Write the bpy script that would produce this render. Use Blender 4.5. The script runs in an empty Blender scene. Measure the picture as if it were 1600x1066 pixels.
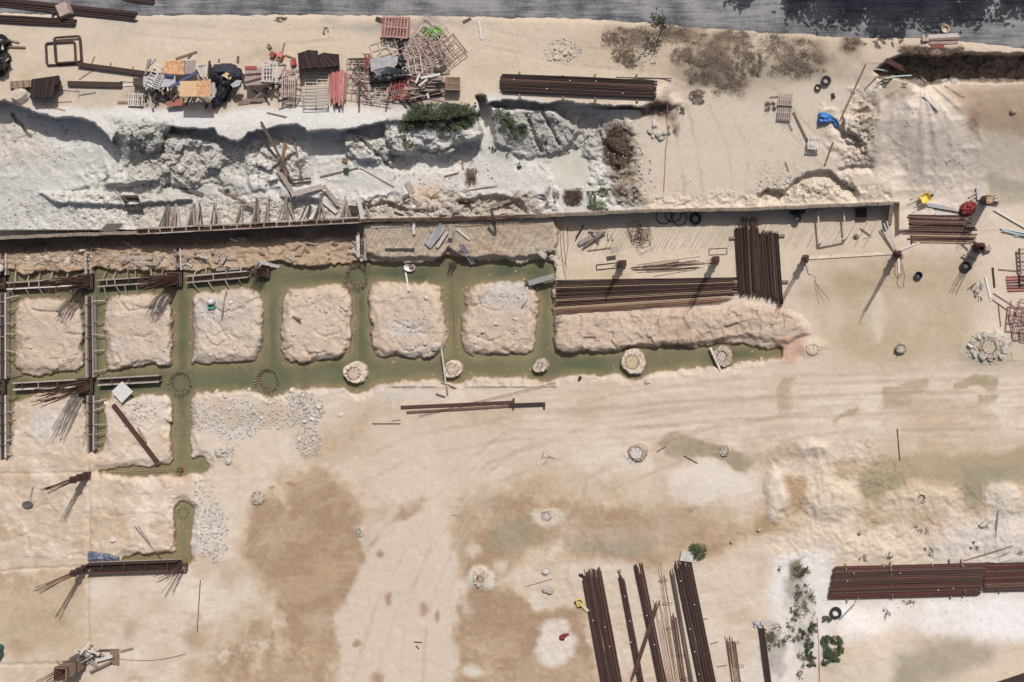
import bpy, math, random
import numpy as np
from mathutils import Vector, Matrix

# ------------------------------------------------------------------ camera, light, exposure
scene = bpy.context.scene
COL = scene.collection
R = math.radians
SC, H, NX, NY = 20.0, 95.0, 1290.0, 320.0        # px per metre on the yard, flying height, nadir point
cam = bpy.data.cameras.new("camera")
cam.sensor_width = 36.0
cam.lens = 36.0 * H / 80.0
cam.shift_x = (800 - NX) / 1600.0
cam.shift_y = -(533 - NY) / 1600.0
cam.clip_end = 3000
cam_o = bpy.data.objects.new("camera", cam)
cam_o.location = (0, 0, H)
COL.objects.link(cam_o)
scene.camera = cam_o

SUN_EL = R(52)
SUN_DIR = Vector((0.479, 0.878, 0)).normalized()   # towards the sun, on the ground
world = bpy.data.worlds.new("World")
scene.world = world
world.use_nodes = True
nt = world.node_tree
sky = nt.nodes.new("ShaderNodeTexSky")
sky.sky_type = 'NISHITA'
sky.sun_disc = False
sky.dust_density = 6.0
sky.ozone_density = 0.6
sky.sun_elevation = SUN_EL
sky.sun_rotation = math.atan2(SUN_DIR.x, SUN_DIR.y)
bg = nt.nodes["Background"]
bg.inputs[1].default_value = 0.064
nt.links.new(sky.outputs[0], bg.inputs[0])
sun = bpy.data.lights.new("sun", 'SUN')
sun.energy = 3.5
sun.angle = R(0.53)
sun.color = (1.0, 0.965, 0.92)
sun_o = bpy.data.objects.new("sun", sun)
sd = Vector((SUN_DIR.x * math.cos(SUN_EL), SUN_DIR.y * math.cos(SUN_EL), math.sin(SUN_EL)))
sun_o.rotation_euler = sd.to_track_quat('Z', 'Y').to_euler()
sun_o.location = sd * 200
COL.objects.link(sun_o)
scene.view_settings.view_transform = 'Standard'
scene.view_settings.look = 'None'
scene.view_settings.exposure = 0.0
scene.view_settings.gamma = 1.0
scene.cycles.max_bounces = 5
scene.cycles.diffuse_bounces = 3

rnd = random.Random(7)

# ------------------------------------------------------------------ colour and noise helpers
def lin(c):
    c = c / 255.0
    return c / 12.92 if c <= 0.04045 else ((c + 0.055) / 1.055) ** 2.4

def C(r, g, b, k=0.86):
    r, g, b = lin(r) * k, lin(g) * k * .993, lin(b) * k * 1.035
    y = .3 * r + .55 * g + .15 * b; t = .15
    return (r + (y - r) * t, g + (y - g) * t, b + (y - b) * t)

def hash2(i, j, s):
    n = (i * 374761393 + j * 668265263 + s * 974634599) & 0xffffffff
    n = ((n ^ (n >> 13)) * 1274126177) & 0xffffffff
    return ((n ^ (n >> 16)) & 0xffff) / 65535.0

def vnoise(u, v, s):
    i = np.floor(u).astype(np.int64); j = np.floor(v).astype(np.int64)
    a = u - i; b = v - j
    a = a * a * a * (a * (a * 6 - 15) + 10); b = b * b * b * (b * (b * 6 - 15) + 10)
    h00 = hash2(i, j, s); h10 = hash2(i + 1, j, s); h01 = hash2(i, j + 1, s); h11 = hash2(i + 1, j + 1, s)
    return (h00 * (1 - a) + h10 * a) * (1 - b) + (h01 * (1 - a) + h11 * a) * b

def fbm(u, v, sc, octv=4, seed=1, gain=0.5, ridged=False):
    u = np.asarray(u, float); v = np.asarray(v, float); out = np.zeros(u.shape); amp = 1.0; tot = 0.0
    ca, sa = 0.8, 0.6
    uu, vv = u / sc, v / sc
    for o in range(octv):
        n = vnoise(uu + 17.3 * o, vv - 9.1 * o, seed + o * 31) * 2 - 1
        if ridged:
            n = 1 - 2 * np.abs(n)
        out += amp * n; tot += amp; amp *= gain
        uu, vv = (uu * ca - vv * sa) * 2.03, (uu * sa + vv * ca) * 2.03
    return out / tot

def facet(u, v, sc, seed, tilt=.9):
    """Broken-rock relief: every cell of a jittered grid is its own tilted plane."""
    x, y = u / sc, v / sc
    i = np.floor(x).astype(np.int64); j = np.floor(y).astype(np.int64)
    best = np.full(x.shape, 1e9); out = np.zeros(x.shape)
    for di in (-1, 0, 1):
        for dj in (-1, 0, 1):
            a, b = i + di, j + dj
            px, py = a + hash2(a, b, seed), b + hash2(a, b, seed + 1)
            d = (x - px) ** 2 + (y - py) ** 2
            h = (hash2(a, b, seed + 2) * 2 - 1) + tilt * ((hash2(a, b, seed + 3) * 2 - 1) * (x - px) + (hash2(a, b, seed + 4) * 2 - 1) * (y - py))
            m = d < best
            best = np.where(m, d, best); out = np.where(m, h, out)
    return out

def sstep(a, b, x):
    t = np.clip((x - a) / (b - a), 0, 1)
    return t * t * (3 - 2 * t)

# ------------------------------------------------------------------ ground: survey grid in plan coordinates
def axis(lo, hi, step, far_lo, far_hi):
    mid = np.arange(lo, hi + step * .5, step)
    def grow(d):
        out = []; s = step; x = 0.0
        while x < d:
            s *= 1.35; x += s; out.append(x)
        return np.array(out)
    return np.concatenate([lo - grow(lo - far_lo)[::-1], mid, hi + grow(far_hi - hi)])

AU = axis(-36, 1636, 1.6, -3500, 5000)
AV = axis(-36, 1102, 1.6, -3500, 4500)
GU, GV = np.meshgrid(AU, AV)
u = GU.ravel(); v = GV.ravel()
NP = u.size
wu1 = 2.6 * fbm(u, v, 9, 3, 11); wv1 = 2.6 * fbm(u, v, 9, 3, 12)
wu2 = 8.0 * fbm(u, v, 34, 3, 13); wv2 = 8.0 * fbm(u, v, 34, 3, 14)
wl = 7.0 * fbm(u, v, 75, 2, 15)
U1, V1 = u + wu1, v + wv1
U2, V2 = u + wu1 + wu2, v + wv1 + wv2
U3, V3 = u + wu1 + wu2 * 2.2, v + wv1 + wv2 * 2.2
WARP = {0: (u, v), 1: (U1, V1), 2: (U2, V2), 3: (U3, V3)}

def psdf(poly, warp=1, margin=40):
    X, Y = WARP[warp]
    p = np.array(poly, float)
    lo = p.min(0) - margin; hi = p.max(0) + margin
    idx = np.nonzero((X > lo[0]) & (X < hi[0]) & (Y > lo[1]) & (Y < hi[1]))[0]
    x = X[idx]; y = Y[idx]
    d2 = np.full(x.size, 1e12); ins = np.zeros(x.size, bool)
    n = len(p)
    for k in range(n):
        ax_, ay_ = p[k]; bx_, by_ = p[(k + 1) % n]
        ex, ey = bx_ - ax_, by_ - ay_
        L = ex * ex + ey * ey + 1e-9
        t = np.clip(((x - ax_) * ex + (y - ay_) * ey) / L, 0, 1)
        d2 = np.minimum(d2, (x - ax_ - t * ex) ** 2 + (y - ay_ - t * ey) ** 2)
        c = (ay_ > y) != (by_ > y)
        if abs(ey) > 1e-9:
            ins ^= c & (x < ex * (y - ay_) / ey + ax_)
    d = np.sqrt(d2); d[ins] *= -1
    return idx, d

def ell(cx, cy, rx, ry=None, rot=0, n=14):
    ry = ry or rx
    out = []
    for k in range(n):
        a = 2 * math.pi * k / n
        x, y = rx * math.cos(a), ry * math.sin(a)
        out.append((cx + x * math.cos(R(rot)) - y * math.sin(R(rot)), cy + x * math.sin(R(rot)) + y * math.cos(R(rot))))
    return out

def stroke(pts, hw, warp=1):
    X, Y = WARP[warp]
    d = np.full(NP, 1e6)
    p = np.array(pts, float)
    if np.isscalar(hw):
        hw = [hw] * len(p)
    for k in range(len(p) - 1):
        a, b = p[k], p[k + 1]
        m = 70
        idx = np.nonzero((X > min(a[0], b[0]) - m) & (X < max(a[0], b[0]) + m) & (Y > min(a[1], b[1]) - m) & (Y < max(a[1], b[1]) + m))[0]
        x, y = X[idx], Y[idx]
        e = b - a
        t = np.clip(((x - a[0]) * e[0] + (y - a[1]) * e[1]) / (e @ e), 0, 1)
        dd = np.hypot(x - a[0] - t * e[0], y - a[1] - t * e[1]) - (hw[k] * (1 - t) + hw[k + 1] * t)
        d[idx] = np.minimum(d[idx], dd)
    return d

def smin(a, b, k):
    h = np.clip(0.5 + 0.5 * (b - a) / k, 0, 1)
    return b * (1 - h) + a * h - k * h * (1 - h)

WALL = [(-60, 376), (0, 372), (215, 363), (390, 354), (560, 345), (700, 343), (830, 338), (1000, 330), (1160, 327), (1396, 318)]
def yw(x):
    return np.interp(x, [p[0] for p in WALL], [p[1] for p in WALL])

ctx = [-3500, 0, 25, 60, 85, 130, 150, 168, 176, 185, 230, 262, 280, 335, 350, 372, 388, 440, 470, 482, 540, 572, 590, 640, 700, 745, 760, 790, 850, 900, 985, 1010]
cty = [160, 158, 165, 180, 186, 188, 196, 214, 226, 205, 195, 196, 203, 202, 216, 226, 208, 196, 198, 208, 205, 196, 194, 192, 190, 178, 166, 160, 163, 163, 168, 172]
TOP = 4.5
ywl = yw(u)
n_mid = fbm(u, v, 60, 4, 21); n_fine = fbm(u, v, 11, 4, 22); n_big = fbm(u, v, 200, 3, 23)

bench = 1.35 + 0.75 * np.clip((ywl - v) / 130, 0, 1) + 0.16 * n_mid
cl = np.interp(U2 * .6 + U1 * .4, ctx, cty)
wd = np.interp(u, [170, 178, 200, 250, 268, 1000], [3, 3, 80, 80, 3, 3])
t_cl = sstep(0, 1, (V2 * .5 + V1 * .5 - cl + 3) / wd)
left = TOP * (1 - t_cl) + bench * t_cl
right = TOP - (TOP - 1.45) * np.clip((v + 10 * n_mid - 78) / (ywl - 84), 0, 1) * sstep(70, 130, v + 10 * n_mid) + 0.10 * n_mid
s_lr = sstep(-22, 26, U2 - np.where(v > 172, 945 + (v - 190) * 0.5, 945 + 100 * sstep(184, 160, V2)))
north = left * (1 - s_lr) + right * s_lr
far_r = (TOP - 0.4) * (1 - sstep(120, 350, v)) ** 1.1 + 0.08 * n_mid
far_r = np.where(v < 100, TOP, far_r * sstep(60, 150, v) + TOP * (1 - sstep(60, 150, v)))
s_fr = sstep(1392, 1424, u) * sstep(240, 300, v) + sstep(1330, 1430, u + wu2 * 2) * (1 - sstep(240, 300, v))
south = 0.035 * n_mid + 0.02 * n_fine
stp = np.where(u < 1405, sstep(-1.2, 1.2, v - ywl), 0)
z = north * (1 - stp) + south * stp
z = z * (1 - s_fr) + (far_r + 0.02 * n_fine) * s_fr
z = np.where(v > 360, south, z)

def mesa(poly, h, edge=6, warp=1, add=False, op=1.0):
    idx, d = psdf(poly, warp)
    m = sstep(edge * .5, -edge * .5, d) * op
    hh = h(u[idx], v[idx]) if callable(h) else h
    z[idx] = z[idx] + hh * m if add else z[idx] * (1 - m) + np.maximum(hh, z[idx]) * m

def pit(poly, h, edge=6, warp=1, op=1.0):
    idx, d = psdf(poly, warp)
    m = sstep(edge * .5, -edge * .5, d) * op
    z[idx] = z[idx] * (1 - m) + np.minimum(h, z[idx]) * m

def rough(poly, amp, sc, seed=40, soft=14, ridged=True, warp=2, octv=4):
    idx, d = psdf(poly, warp)
    m = sstep(soft, -soft, d)
    if ridged == 'f':
        a, b = U1[idx] + wu2[idx] * .3, V1[idx] + wv2[idx] * .3
        z[idx] += amp * m * (.62 * facet(a, b, sc, seed) + .38 * facet(a, b, sc * .42, seed + 9) + .25 * fbm(a, b, sc * .5, 3, seed))
    else:
        z[idx] += amp * m * fbm(u[idx], v[idx], sc, octv, seed, 0.55, ridged)

# limestone outcrops, ledges and hollows between the plateau and the wall
mesa([(600, 188), (745, 176), (750, 212), (724, 224), (690, 232), (655, 226), (628, 238), (606, 222)], lambda a, b: 4.1 - (b - 185) * .016, 6, 2)
mesa([(764, 165), (800, 170), (865, 172), (905, 205), (880, 240), (820, 248), (775, 225)], lambda a, b: 4.0 - (b - 165) * .022, 8, 1)
mesa([(545, 206), (575, 212), (610, 215), (632, 232), (612, 246), (560, 252), (540, 244), (535, 225)], lambda a, b: 3.0 - (b - 205) * .012, 6, 2)
mesa([(205, 190), (300, 214), (345, 225), (360, 255), (300, 290), (270, 292), (240, 280), (215, 255)], lambda a, b: 3.4 - (b - 200) * .016, 12, 2)
mesa([(395, 212), (435, 214), (470, 240), (450, 290), (395, 302), (385, 280), (382, 240)], lambda a, b: 2.7 - (b - 220) * .009, 8, 2)
mesa([(60, 300), (120, 300), (200, 305), (300, 305), (300, 312), (200, 322), (120, 318), (88, 318)], 2.25, 5, 1)
mesa([(440, 290), (495, 285), (515, 300), (500, 312), (440, 310)], 2.2, 6, 2)
mesa([(165, 262), (200, 255), (236, 262), (240, 280), (200, 290), (165, 285)], 2.7, 6, 2)
pit([(745, 150), (757, 152), (763, 175), (768, 205), (760, 238), (752, 225), (756, 195), (748, 168)], 2.0, 5, 1)
pit([(488, 208), (540, 206), (538, 240), (505, 250), (490, 235)], 1.75, 10, 1)
pit([(610, 238), (690, 236), (742, 216), (752, 232), (735, 258), (690, 268), (640, 266), (618, 262)], 1.25, 10, 2)
pit([(560, 320), (600, 315), (640, 330), (600, 338), (570, 334)], 0.9, 8, 2)
pit([(716, 318), (745, 305), (790, 302), (818, 318), (828, 336), (760, 336), (725, 334)], 0.75, 8, 2)
pit(ell(893, 262, 31, 29), 1.4, 22, 2)
for a, b, w in (((822, 178), (846, 236), 2.5), ((846, 172), (874, 226), 2.5), ((20, 180), (48, 215), 2), ((560, 215), (612, 262), 2)):
    d = stroke([a, b], w, 1); m = sstep(2.5, -2.5, d); z -= 0.75 * m
rough([(195, 195), (300, 212), (350, 222), (372, 255), (330, 285), (250, 296), (205, 280)], 0.42, 26, 41, 10, 'f')
rough([(385, 215), (470, 215), (480, 300), (400, 305)], 0.24, 24, 42, 10, 'f')
rough([(530, 205), (640, 205), (640, 255), (540, 258)], 0.42, 22, 43, 8, 'f')
rough([(765, 165), (985, 170), (960, 250), (800, 255)], 0.34, 34, 44, 10, 'f')
rough([(900, 190), (985, 185), (1010, 320), (930, 320)], 0.26, 16, 45, 12, 'f')
rough([(1010, 306), (1180, 300), (1390, 296), (1390, 316), (1010, 326)], 0.12, 12, 46, 8, 'f')
rough([(1330, 140), (1372, 140), (1365, 270), (1320, 260)], 0.32, 20, 47, 12, 'f')
rough([(560, 300), (870, 300), (870, 336), (560, 342)], 0.36, 16, 48, 8, 'f')
rough([(600, 190), (750, 180), (750, 240), (610, 240)], 0.30, 20, 49, 8, 'f')
rough([(80, 190), (200, 240), (200, 300), (60, 330), (0, 300), (0, 200)], 0.10, 22, 50)
rough([(0, 320), (560, 300), (560, 345), (0, 370)], 0.12, 16, 51)
rough([(0, 380), (560, 362), (560, 420), (0, 440)], 0.26, 22, 52, 10, 'f')
rough([(1280, 170), (1345, 180), (1345, 250), (1290, 240)], 0.22, 20, 53)
rough([(195, 195), (300, 212), (372, 255), (480, 215), (640, 205), (640, 260), (480, 300), (330, 290), (205, 280)], 0.07, 9, 67, 8, 'f')
rough([(765, 165), (985, 170), (1005, 320), (900, 320), (800, 255)], 0.06, 9, 68, 8, 'f')
rough([(90, 300), (560, 300), (560, 345), (60, 362)], 0.07, 8, 69, 10, 'f')
rough([(170, 180), (270, 190), (280, 260), (180, 262)], 0.10, 12, 70, 12, 'f')
rough([(190, 200), (300, 208), (372, 230), (480, 212), (480, 300), (330, 300), (200, 300)], 0.60, 62, 85, 14, 'f')
rough([(1200, 700), (1340, 690), (1480, 760), (1640, 760), (1640, 880), (1200, 880)], 0.16, 30, 86, 26, False)
rough([(1200, 700), (1340, 690), (1480, 760), (1640, 760), (1640, 880), (1200, 880)], 0.07, 14, 87, 20, 'f')
# erosion ledge with a dark lip behind the wall
LIP = [(1184, 302), (1200, 294), (1226, 298), (1244, 280), (1262, 268), (1294, 265), (1316, 282), (1340, 298)]
d = stroke(LIP, 1, 1); dl = v + wv1 - np.interp(u + wu1, [p[0] for p in LIP], [p[1] for p in LIP]); z -= 0.75 * sstep(0, 3, dl) * sstep(26, 6, dl) * sstep(1180, 1190, u) * sstep(1345, 1335, u)
LIP2 = [(1300, 182), (1312, 196), (1326, 208), (1342, 212), (1350, 222)]
dl = v + wv1 - np.interp(u + wu1, [p[0] for p in LIP2], [p[1] for p in LIP2]); z -= 0.5 * sstep(0, 3, dl) * sstep(22, 6, dl) * sstep(1296, 1304, u) * sstep(1356, 1348, u)
LIP3 = [(1300, 262), (1325, 258), (1346, 256), (1362, 258)]
dl = v + wv1 - np.interp(u + wu1, [p[0] for p in LIP3], [p[1] for p in LIP3]); z -= 0.35 * sstep(0, 3, dl) * sstep(16, 5, dl) * sstep(1306, 1314, u) * sstep(1366, 1358, u)
rough([(1200, 290), (1330, 276), (1345, 310), (1190, 314)], 0.26, 13, 61, 12, 'f')
rough([(160, 255), (240, 262), (300, 300), (200, 325), (90, 322), (100, 300)], 0.20, 14, 62, 12, 'f')
rough([(330, 300), (420, 305), (560, 322), (560, 345), (330, 356)], 0.14, 10, 63, 10, 'f')
rough([(0, 190), (40, 200), (60, 240), (20, 262), (0, 260)], 0.10, 16, 64, 12, 'f')
mesa([(1318, 175), (1358, 178), (1348, 225), (1325, 215)], 0.5, 5, 2, True)
# dug trench beside the road
pit([(1366, 112), (1385, 96), (1412, 86), (1450, 90), (1480, 90), (1502, 84), (1700, 86), (1700, 127), (1560, 128), (1500, 127), (1480, 125), (1442, 136), (1424, 128), (1400, 119), (1374, 121)], 1.9, 6, 1)
rough([(1366, 112), (1412, 86), (1502, 84), (1700, 86), (1700, 127), (1480, 125), (1400, 119)], 0.40, 17, 88, 5, 'f')
# tipped limestone fan
def fan(a, b):
    rr = np.hypot((a - 1436 + .22 * (b - 150)) / 88, (b - 190) / 135); ang = np.arctan2(b - 120, a - 1440)
    return 0.62 * np.clip(1.05 - rr, 0, 1) * (1 + .35 * vnoise(ang * 9, rr * 1.5, 97)) + .05 * fbm(a, b, 22, 4, 98, .5, True)
idx, d = psdf([(1345, 120), (1440, 116), (1510, 150), (1545, 210), (1545, 345), (1370, 345), (1340, 250)], 2)
z[idx] += fan(u[idx], v[idx]) * sstep(26, -34, d) * 1.7
# fill in front of the wall and the bank of spoil by the rebars
mesa([(566, 347), (862, 337), (872, 362), (868, 392), (850, 397), (800, 403), (770, 400), (735, 406), (720, 402), (700, 388), (690, 404), (640, 402), (600, 405), (570, 396)], lambda a, b: 1.15 - (b - 345) * .008, 5, 1)
rough([(568, 350), (866, 342), (866, 392), (570, 398)], 0.07, 15, 77, 6, 'f')
mesa([(868, 492), (1000, 494), (1130, 480), (1160, 472), (1225, 484), (1246, 495), (1262, 520), (1230, 538), (1160, 526), (1120, 535), (1010, 540), (960, 550), (880, 552), (866, 540)], 0.42, 9, 2)
rough([(868, 492), (1130, 480), (1225, 484), (1262, 520), (1120, 535), (960, 550), (870, 548)], 0.22, 24, 55, 10, 'f')
# yard relief: ruts, humps, pile mounds
ruts = fbm(u * .12, v * 2.2, 20, 3, 60)
idx, d = psdf([(760, 600), (1300, 560), (1600, 560), (1600, 690), (1300, 700), (800, 680)], 3)
z[idx] += 0.035 * sstep(25, -25, d) * ruts[idx]
for (cx, cy, rx, ry, h) in ((1270, 700, 26, 12, .35), (1440, 775, 50, 18, .30), (1575, 775, 34, 25, .45), (1300, 780, 40, 30, .40), (1212, 770, 18, 42, .35), (1360, 860, 70, 30, .30), (752, 902, 22, 22, .15), (1130, 590, 40, 10, .12), (1330, 1010, 60, 50, .3), (1270, 545, 22, 14, .2), (995, 707, 22, 14, .15), (1545, 545, 40, 28, .2), (560, 610, 60, 10, .15), (1090, 760, 60, 25, .1), (1590, 850, 40, 30, .3)):
    idx, d = psdf(ell(cx, cy, rx, ry), 2)
    z[idx] += h * sstep(rx * .35, -rx * .6, d)
rough([(1200, 690), (1330, 690), (1340, 860), (1480, 850), (1460, 880), (1220, 880)], 0.10, 30, 56, 20, False)
rough([(420, 740), (560, 740), (560, 1066), (430, 1066)], 0.03, 12, 57, 20)
rough([(712, 780), (1180, 780), (1180, 860), (930, 1066), (712, 1066)], 0.04, 14, 58, 20)

# flooded foundation channels
ch = [
    ([(-60, 450), (60, 447), (140, 445), (280, 440), (420, 435), (560, 428), (700, 424), (845, 422)], [17, 17, 17, 17, 15, 15, 14, 15]),
    ([(-60, 603), (140, 600), (290, 592), (420, 588), (560, 580), (710, 573), (850, 570), (990, 565), (1127, 553), (1212, 552)], [16, 16, 22, 20, 19, 16, 17, 18, 16, 11]),
    ([(8, 440), (8, 600), (8, 712)], [12, 12, 6]),
    ([(148, 440), (148, 600), (152, 698)], [13, 14, 10]),
    ([(285, 440), (283, 600), (282, 735)], [14, 14, 13]), ([(287, 800), (287, 872)], 9.5),
    ([(425, 430), (425, 590)], 14), ([(563, 425), (566, 580)], 14), ([(708, 420), (711, 575)], 14), ([(852, 425), (851, 570)], 12.5),
    ([(158, 737), (230, 736), (312, 728)], [3.5, 5.5, 9]),
    ([(196, 874), (286, 871)], [5, 7]),
]
dch = np.full(NP, 1e6)
JAG = 1.6 * fbm(u, v, 6, 2, 16)
idx = np.nonzero((v > 385) & (v < 900) & (u < 1300) & (u > -60))[0]
JAG[idx] += .55 * facet(U1[idx], V1[idx], 11, 17, .5)
BLK = np.zeros(NP); BLK[idx] = .6 * facet(U2[idx], V2[idx], 26, 18) + .4 * facet(U1[idx], V1[idx], 10, 19)
for ci_, (pts, hw) in enumerate(ch):
    dch = smin(dch, stroke(pts, hw, 1) + 0.45 * wu2 + 0.28 * wv2 + wl * .7 + JAG, 27 if ci_ < 4 or 5 < ci_ < 10 else 8)
for (cx, cy, r_) in ((990, 567, 26), (560, 590, 24), (848, 575, 17), (711, 577, 19), (1127, 556, 19), (425, 598, 22), (286, 602, 22), (287, 800, 15), (312, 728, 12), (560, 431, 15), (285, 440, 14)):
    dch = smin(dch, stroke([(cx, cy), (cx + .1, cy)], r_, 1), 8)
near = dch < 60
isl = near & (v > 405) & (u < 870) & (dch > 0)
z = np.where((v > 440) & (v < 605) & (u < 870) & (dch > 0), z + 0.16 * np.clip(dch / 14, 0, 1) + 0.14 * n_mid * np.clip(dch / 12, 0, 1) + (0.10 * fbm(u, v, 30, 5, 71, .6, True) + .10 * BLK) * np.clip(1.1 - dch / 60, .3, 1), z)
z = np.where((v > 605) & (v < 870) & (u < 275) & (dch > 0), z + (0.06 * fbm(u, v, 30, 4, 73, .5, True) + .07 * BLK) * np.clip(dch / 10, 0, 1), z)
sh = np.clip(.5 + .9 * fbm(u, v, 28, 2, 75), 0, 1) * 11 * (v > 430) * (u < 1260)
t_ch = sstep(2.6, -4.4, dch)
z = np.where(dch > 0, z - .27 * sstep(4 + sh, 1.0, dch) * (sh > .4), z)
z = z * (1 - t_ch) - 1.35 * t_ch
# cracks and dug grooves across the blocks
rc = random.Random(21)
for bx in (75, 216, 355, 495, 637, 782):
    for _ in range(5):
        x0, y0 = bx + rc.uniform(-44, 40), rc.uniform(462, 560); a = rc.uniform(0, 3.1); l_ = rc.uniform(14, 40)
        d = stroke([(x0, y0), (x0 + l_ * math.cos(a), y0 + l_ * math.sin(a) * .7), (x0 + l_ * 1.5 * math.cos(a + .5), y0 + l_ * 1.3 * math.sin(a + .5) * .7)], [.9, .7, .2], 1)
        z -= rc.uniform(.08, .2) * sstep(2.2, -.4, d) * (dch > 4)
# rubble texture near the cut edges
z += np.where((dch > -2) & (dch < 12) & (v > 380), 0.07 * fbm(u, v, 7, 3, 74), 0)

# road bed
RO = [(-4000, 22), (0, 22), (215, 25), (560, 26), (720, 27), (960, 34), (1100, 46), (1300, 60), (1440, 62), (1600, 76), (5000, 250)]
ry_ = np.interp(u, [p[0] for p in RO], [p[1] for p in RO])
tr = sstep(6, -6, v - ry_)
z = z * (1 - tr) + (TOP - 0.12) * tr
# setting-out grooves on the lower left yard
for pts in ([(138, 702), (139, 760), (137, 900), (138, 1010)], [(-40, 742), (60, 740), (140, 738)], [(-40, 896), (60, 888), (136, 886)], [(-40, 1040), (100, 1036)], [(140, 790), (141, 870)]):
    d = stroke(pts, 1.2, 1); z -= 0.07 * sstep(2.5, -.5, d)
ZG = z.reshape(GU.shape)
# ------------------------------------------------------------------ ground colour: what the soil is at each place
col = np.tile(np.array(C(211, 193, 170)), (NP, 1))
big = fbm(u, v, 260, 3, 80); mid = fbm(u, v, 70, 4, 81); fin = fbm(u, v, 16, 4, 82)

def blend(c, m):
    col[:] = col * (1 - m[:, None]) + np.array(c)[None, :] * m[:, None]

def paint(poly, c, soft=10, warp=2, op=1.0, nz=0.0):
    idx, d = psdf(poly, warp, 40 + soft)
    m = sstep(soft, -soft, d) * op
    if nz:
        m = np.clip(m * (1 + nz * (mid[idx] + 0.7 * fin[idx])), 0, 1)
    m = m[:, None]
    col[idx] = col[idx] * (1 - m) + np.array(c)[None, :] * m

blend(C(221, 205, 184), np.clip(0.4 + 0.9 * big, 0, 1) * .6)
blend(C(198, 174, 146), np.clip(0.05 + 0.9 * fbm(u, v, 120, 5, 84, .6), 0, 1) * .4)
SAND_T, SAND_R = C(210, 192, 166), C(226, 210, 186)
LIME, LIMEG, LIMEW = C(220, 217, 208), C(190, 191, 180), C(228, 226, 219)
ISL = C(210, 189, 164)
DAMP = np.zeros(NP)
def damp(poly, op=1.0, soft=34, warp=3):
    idx, d = psdf(poly, warp, 90)
    DAMP[idx] = np.maximum(DAMP[idx], op * sstep(soft, -soft * .6, d))
BROWN, BROWN2, GREENISH, WHITE = C(150, 117, 84), C(166, 138, 106), C(158, 144, 114), C(219, 208, 192)
# tan strip and right hand bench
m = sstep(180, 130, v + wv2); blend(SAND_T, m)
idx, d = psdf([(960, 120), (1700, 120), (1700, 330), (1000, 330)], 2); blend_m = np.zeros(NP); blend_m[idx] = sstep(30, -20, d); blend(SAND_R, blend_m)
# limestone band
paint([(-300, 168), (60, 168), (200, 166), (350, 180), (420, 172), (470, 165), (560, 168), (640, 160), (700, 190), (760, 150), (880, 160), (985, 168), (960, 230), (1000, 300), (1010, 334), (560, 344), (215, 362), (-300, 380)], LIME, 8, 2)
paint([(-60, 230), (120, 225), (170, 240), (190, 300), (120, 330), (-60, 360)], C(207, 209, 198), 30, 3, .7)
paint([(175, 180), (270, 190), (280, 250), (200, 260)], C(184, 187, 176), 14, 2, .9)
paint([(200, 260), (330, 230), (380, 290), (380, 340), (220, 350)], C(198, 195, 184), 16, 2, .8)
paint([(-60, 180), (60, 195), (75, 250), (-60, 262)], C(211, 203, 190), 14, 2, .9)
paint([(180, 168), (420, 176), (560, 165), (600, 185), (570, 198), (480, 205), (440, 192), (350, 200), (200, 185)], LIMEW, 8, 2, .9)
paint([(210, 322), (560, 322), (560, 345), (215, 360)], C(210, 202, 184), 8, 2, .8)
paint([(540, 270), (680, 255), (760, 245), (840, 250), (850, 320), (720, 300), (560, 312)], C(224, 221, 212), 12, 2, .9)
paint([(640, 290), (690, 290), (690, 316), (645, 314)], C(208, 176, 140), 10, 2, .8)
paint([(800, 175), (960, 180), (960, 240), (850, 250), (770, 240)], C(186, 183, 174), 10, 2, .8)
paint([(940, 190), (975, 185), (990, 230), (1005, 320), (960, 300), (950, 250)], C(168, 150, 126), 10, 2, .9, .6)
paint([(948, 205), (985, 195), (988, 240), (970, 270), (945, 250)], C(78, 58, 44), 4, 2, .85, .9)
paint([(955, 290), (1000, 300), (1015, 322), (965, 318)], C(96, 80, 64), 5, 2, .6, 1.2)
paint([(560, 312), (830, 300), (850, 336), (560, 345)], C(188, 172, 150), 8, 2, .8, .5)
paint([(725, 262), (745, 262), (748, 285), (726, 290)], C(112, 88, 60), 4, 2, .9)
paint([(880, 295), (908, 295), (910, 312), (895, 322), (882, 312)], C(92, 76, 62), 3, 1, .95)
# limestone fan and brown flat on the right
paint([(1385, 140), (1440, 132), (1500, 165), (1525, 230), (1535, 330), (1420, 345), (1385, 290), (1375, 200)], C(234, 219, 199), 44, 3, .85, .3)
paint([(1460, 138), (1560, 132), (1700, 130), (1700, 215), (1540, 205), (1500, 170)], C(188, 158, 124), 16, 2, .8)
paint([(1505, 170), (1535, 180), (1530, 210), (1512, 205)], C(162, 130, 98), 8, 2, .7)
paint([(1540, 120), (1600, 130), (1545, 140)], C(214, 198, 174), 6, 2, .7)
paint([(1545, 270), (1610, 285), (1605, 320), (1550, 322)], C(186, 176, 152), 6, 2, .8)
paint([(1366, 112), (1385, 96), (1412, 86), (1480, 90), (1502, 84), (1700, 84), (1700, 128), (1560, 128), (1480, 126), (1442, 136), (1400, 121)], C(132, 119, 107), 3, 1, .9, .8)  # dug trench: soil painted darker to fill the pit with shade
paint([(1405, 78), (1500, 74), (1505, 84), (1490, 92), (1440, 92), (1410, 86)], C(108, 74, 58), 5, 2, .9, .6)
paint([(1350, 150), (1372, 148), (1368, 260), (1335, 262), (1320, 230)], C(190, 172, 148), 10, 2, .8, .6)
paint([(1376, 122), (1420, 124), (1432, 150), (1400, 160), (1378, 150)], C(176, 158, 136), 6, 2, .7, .8)
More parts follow.
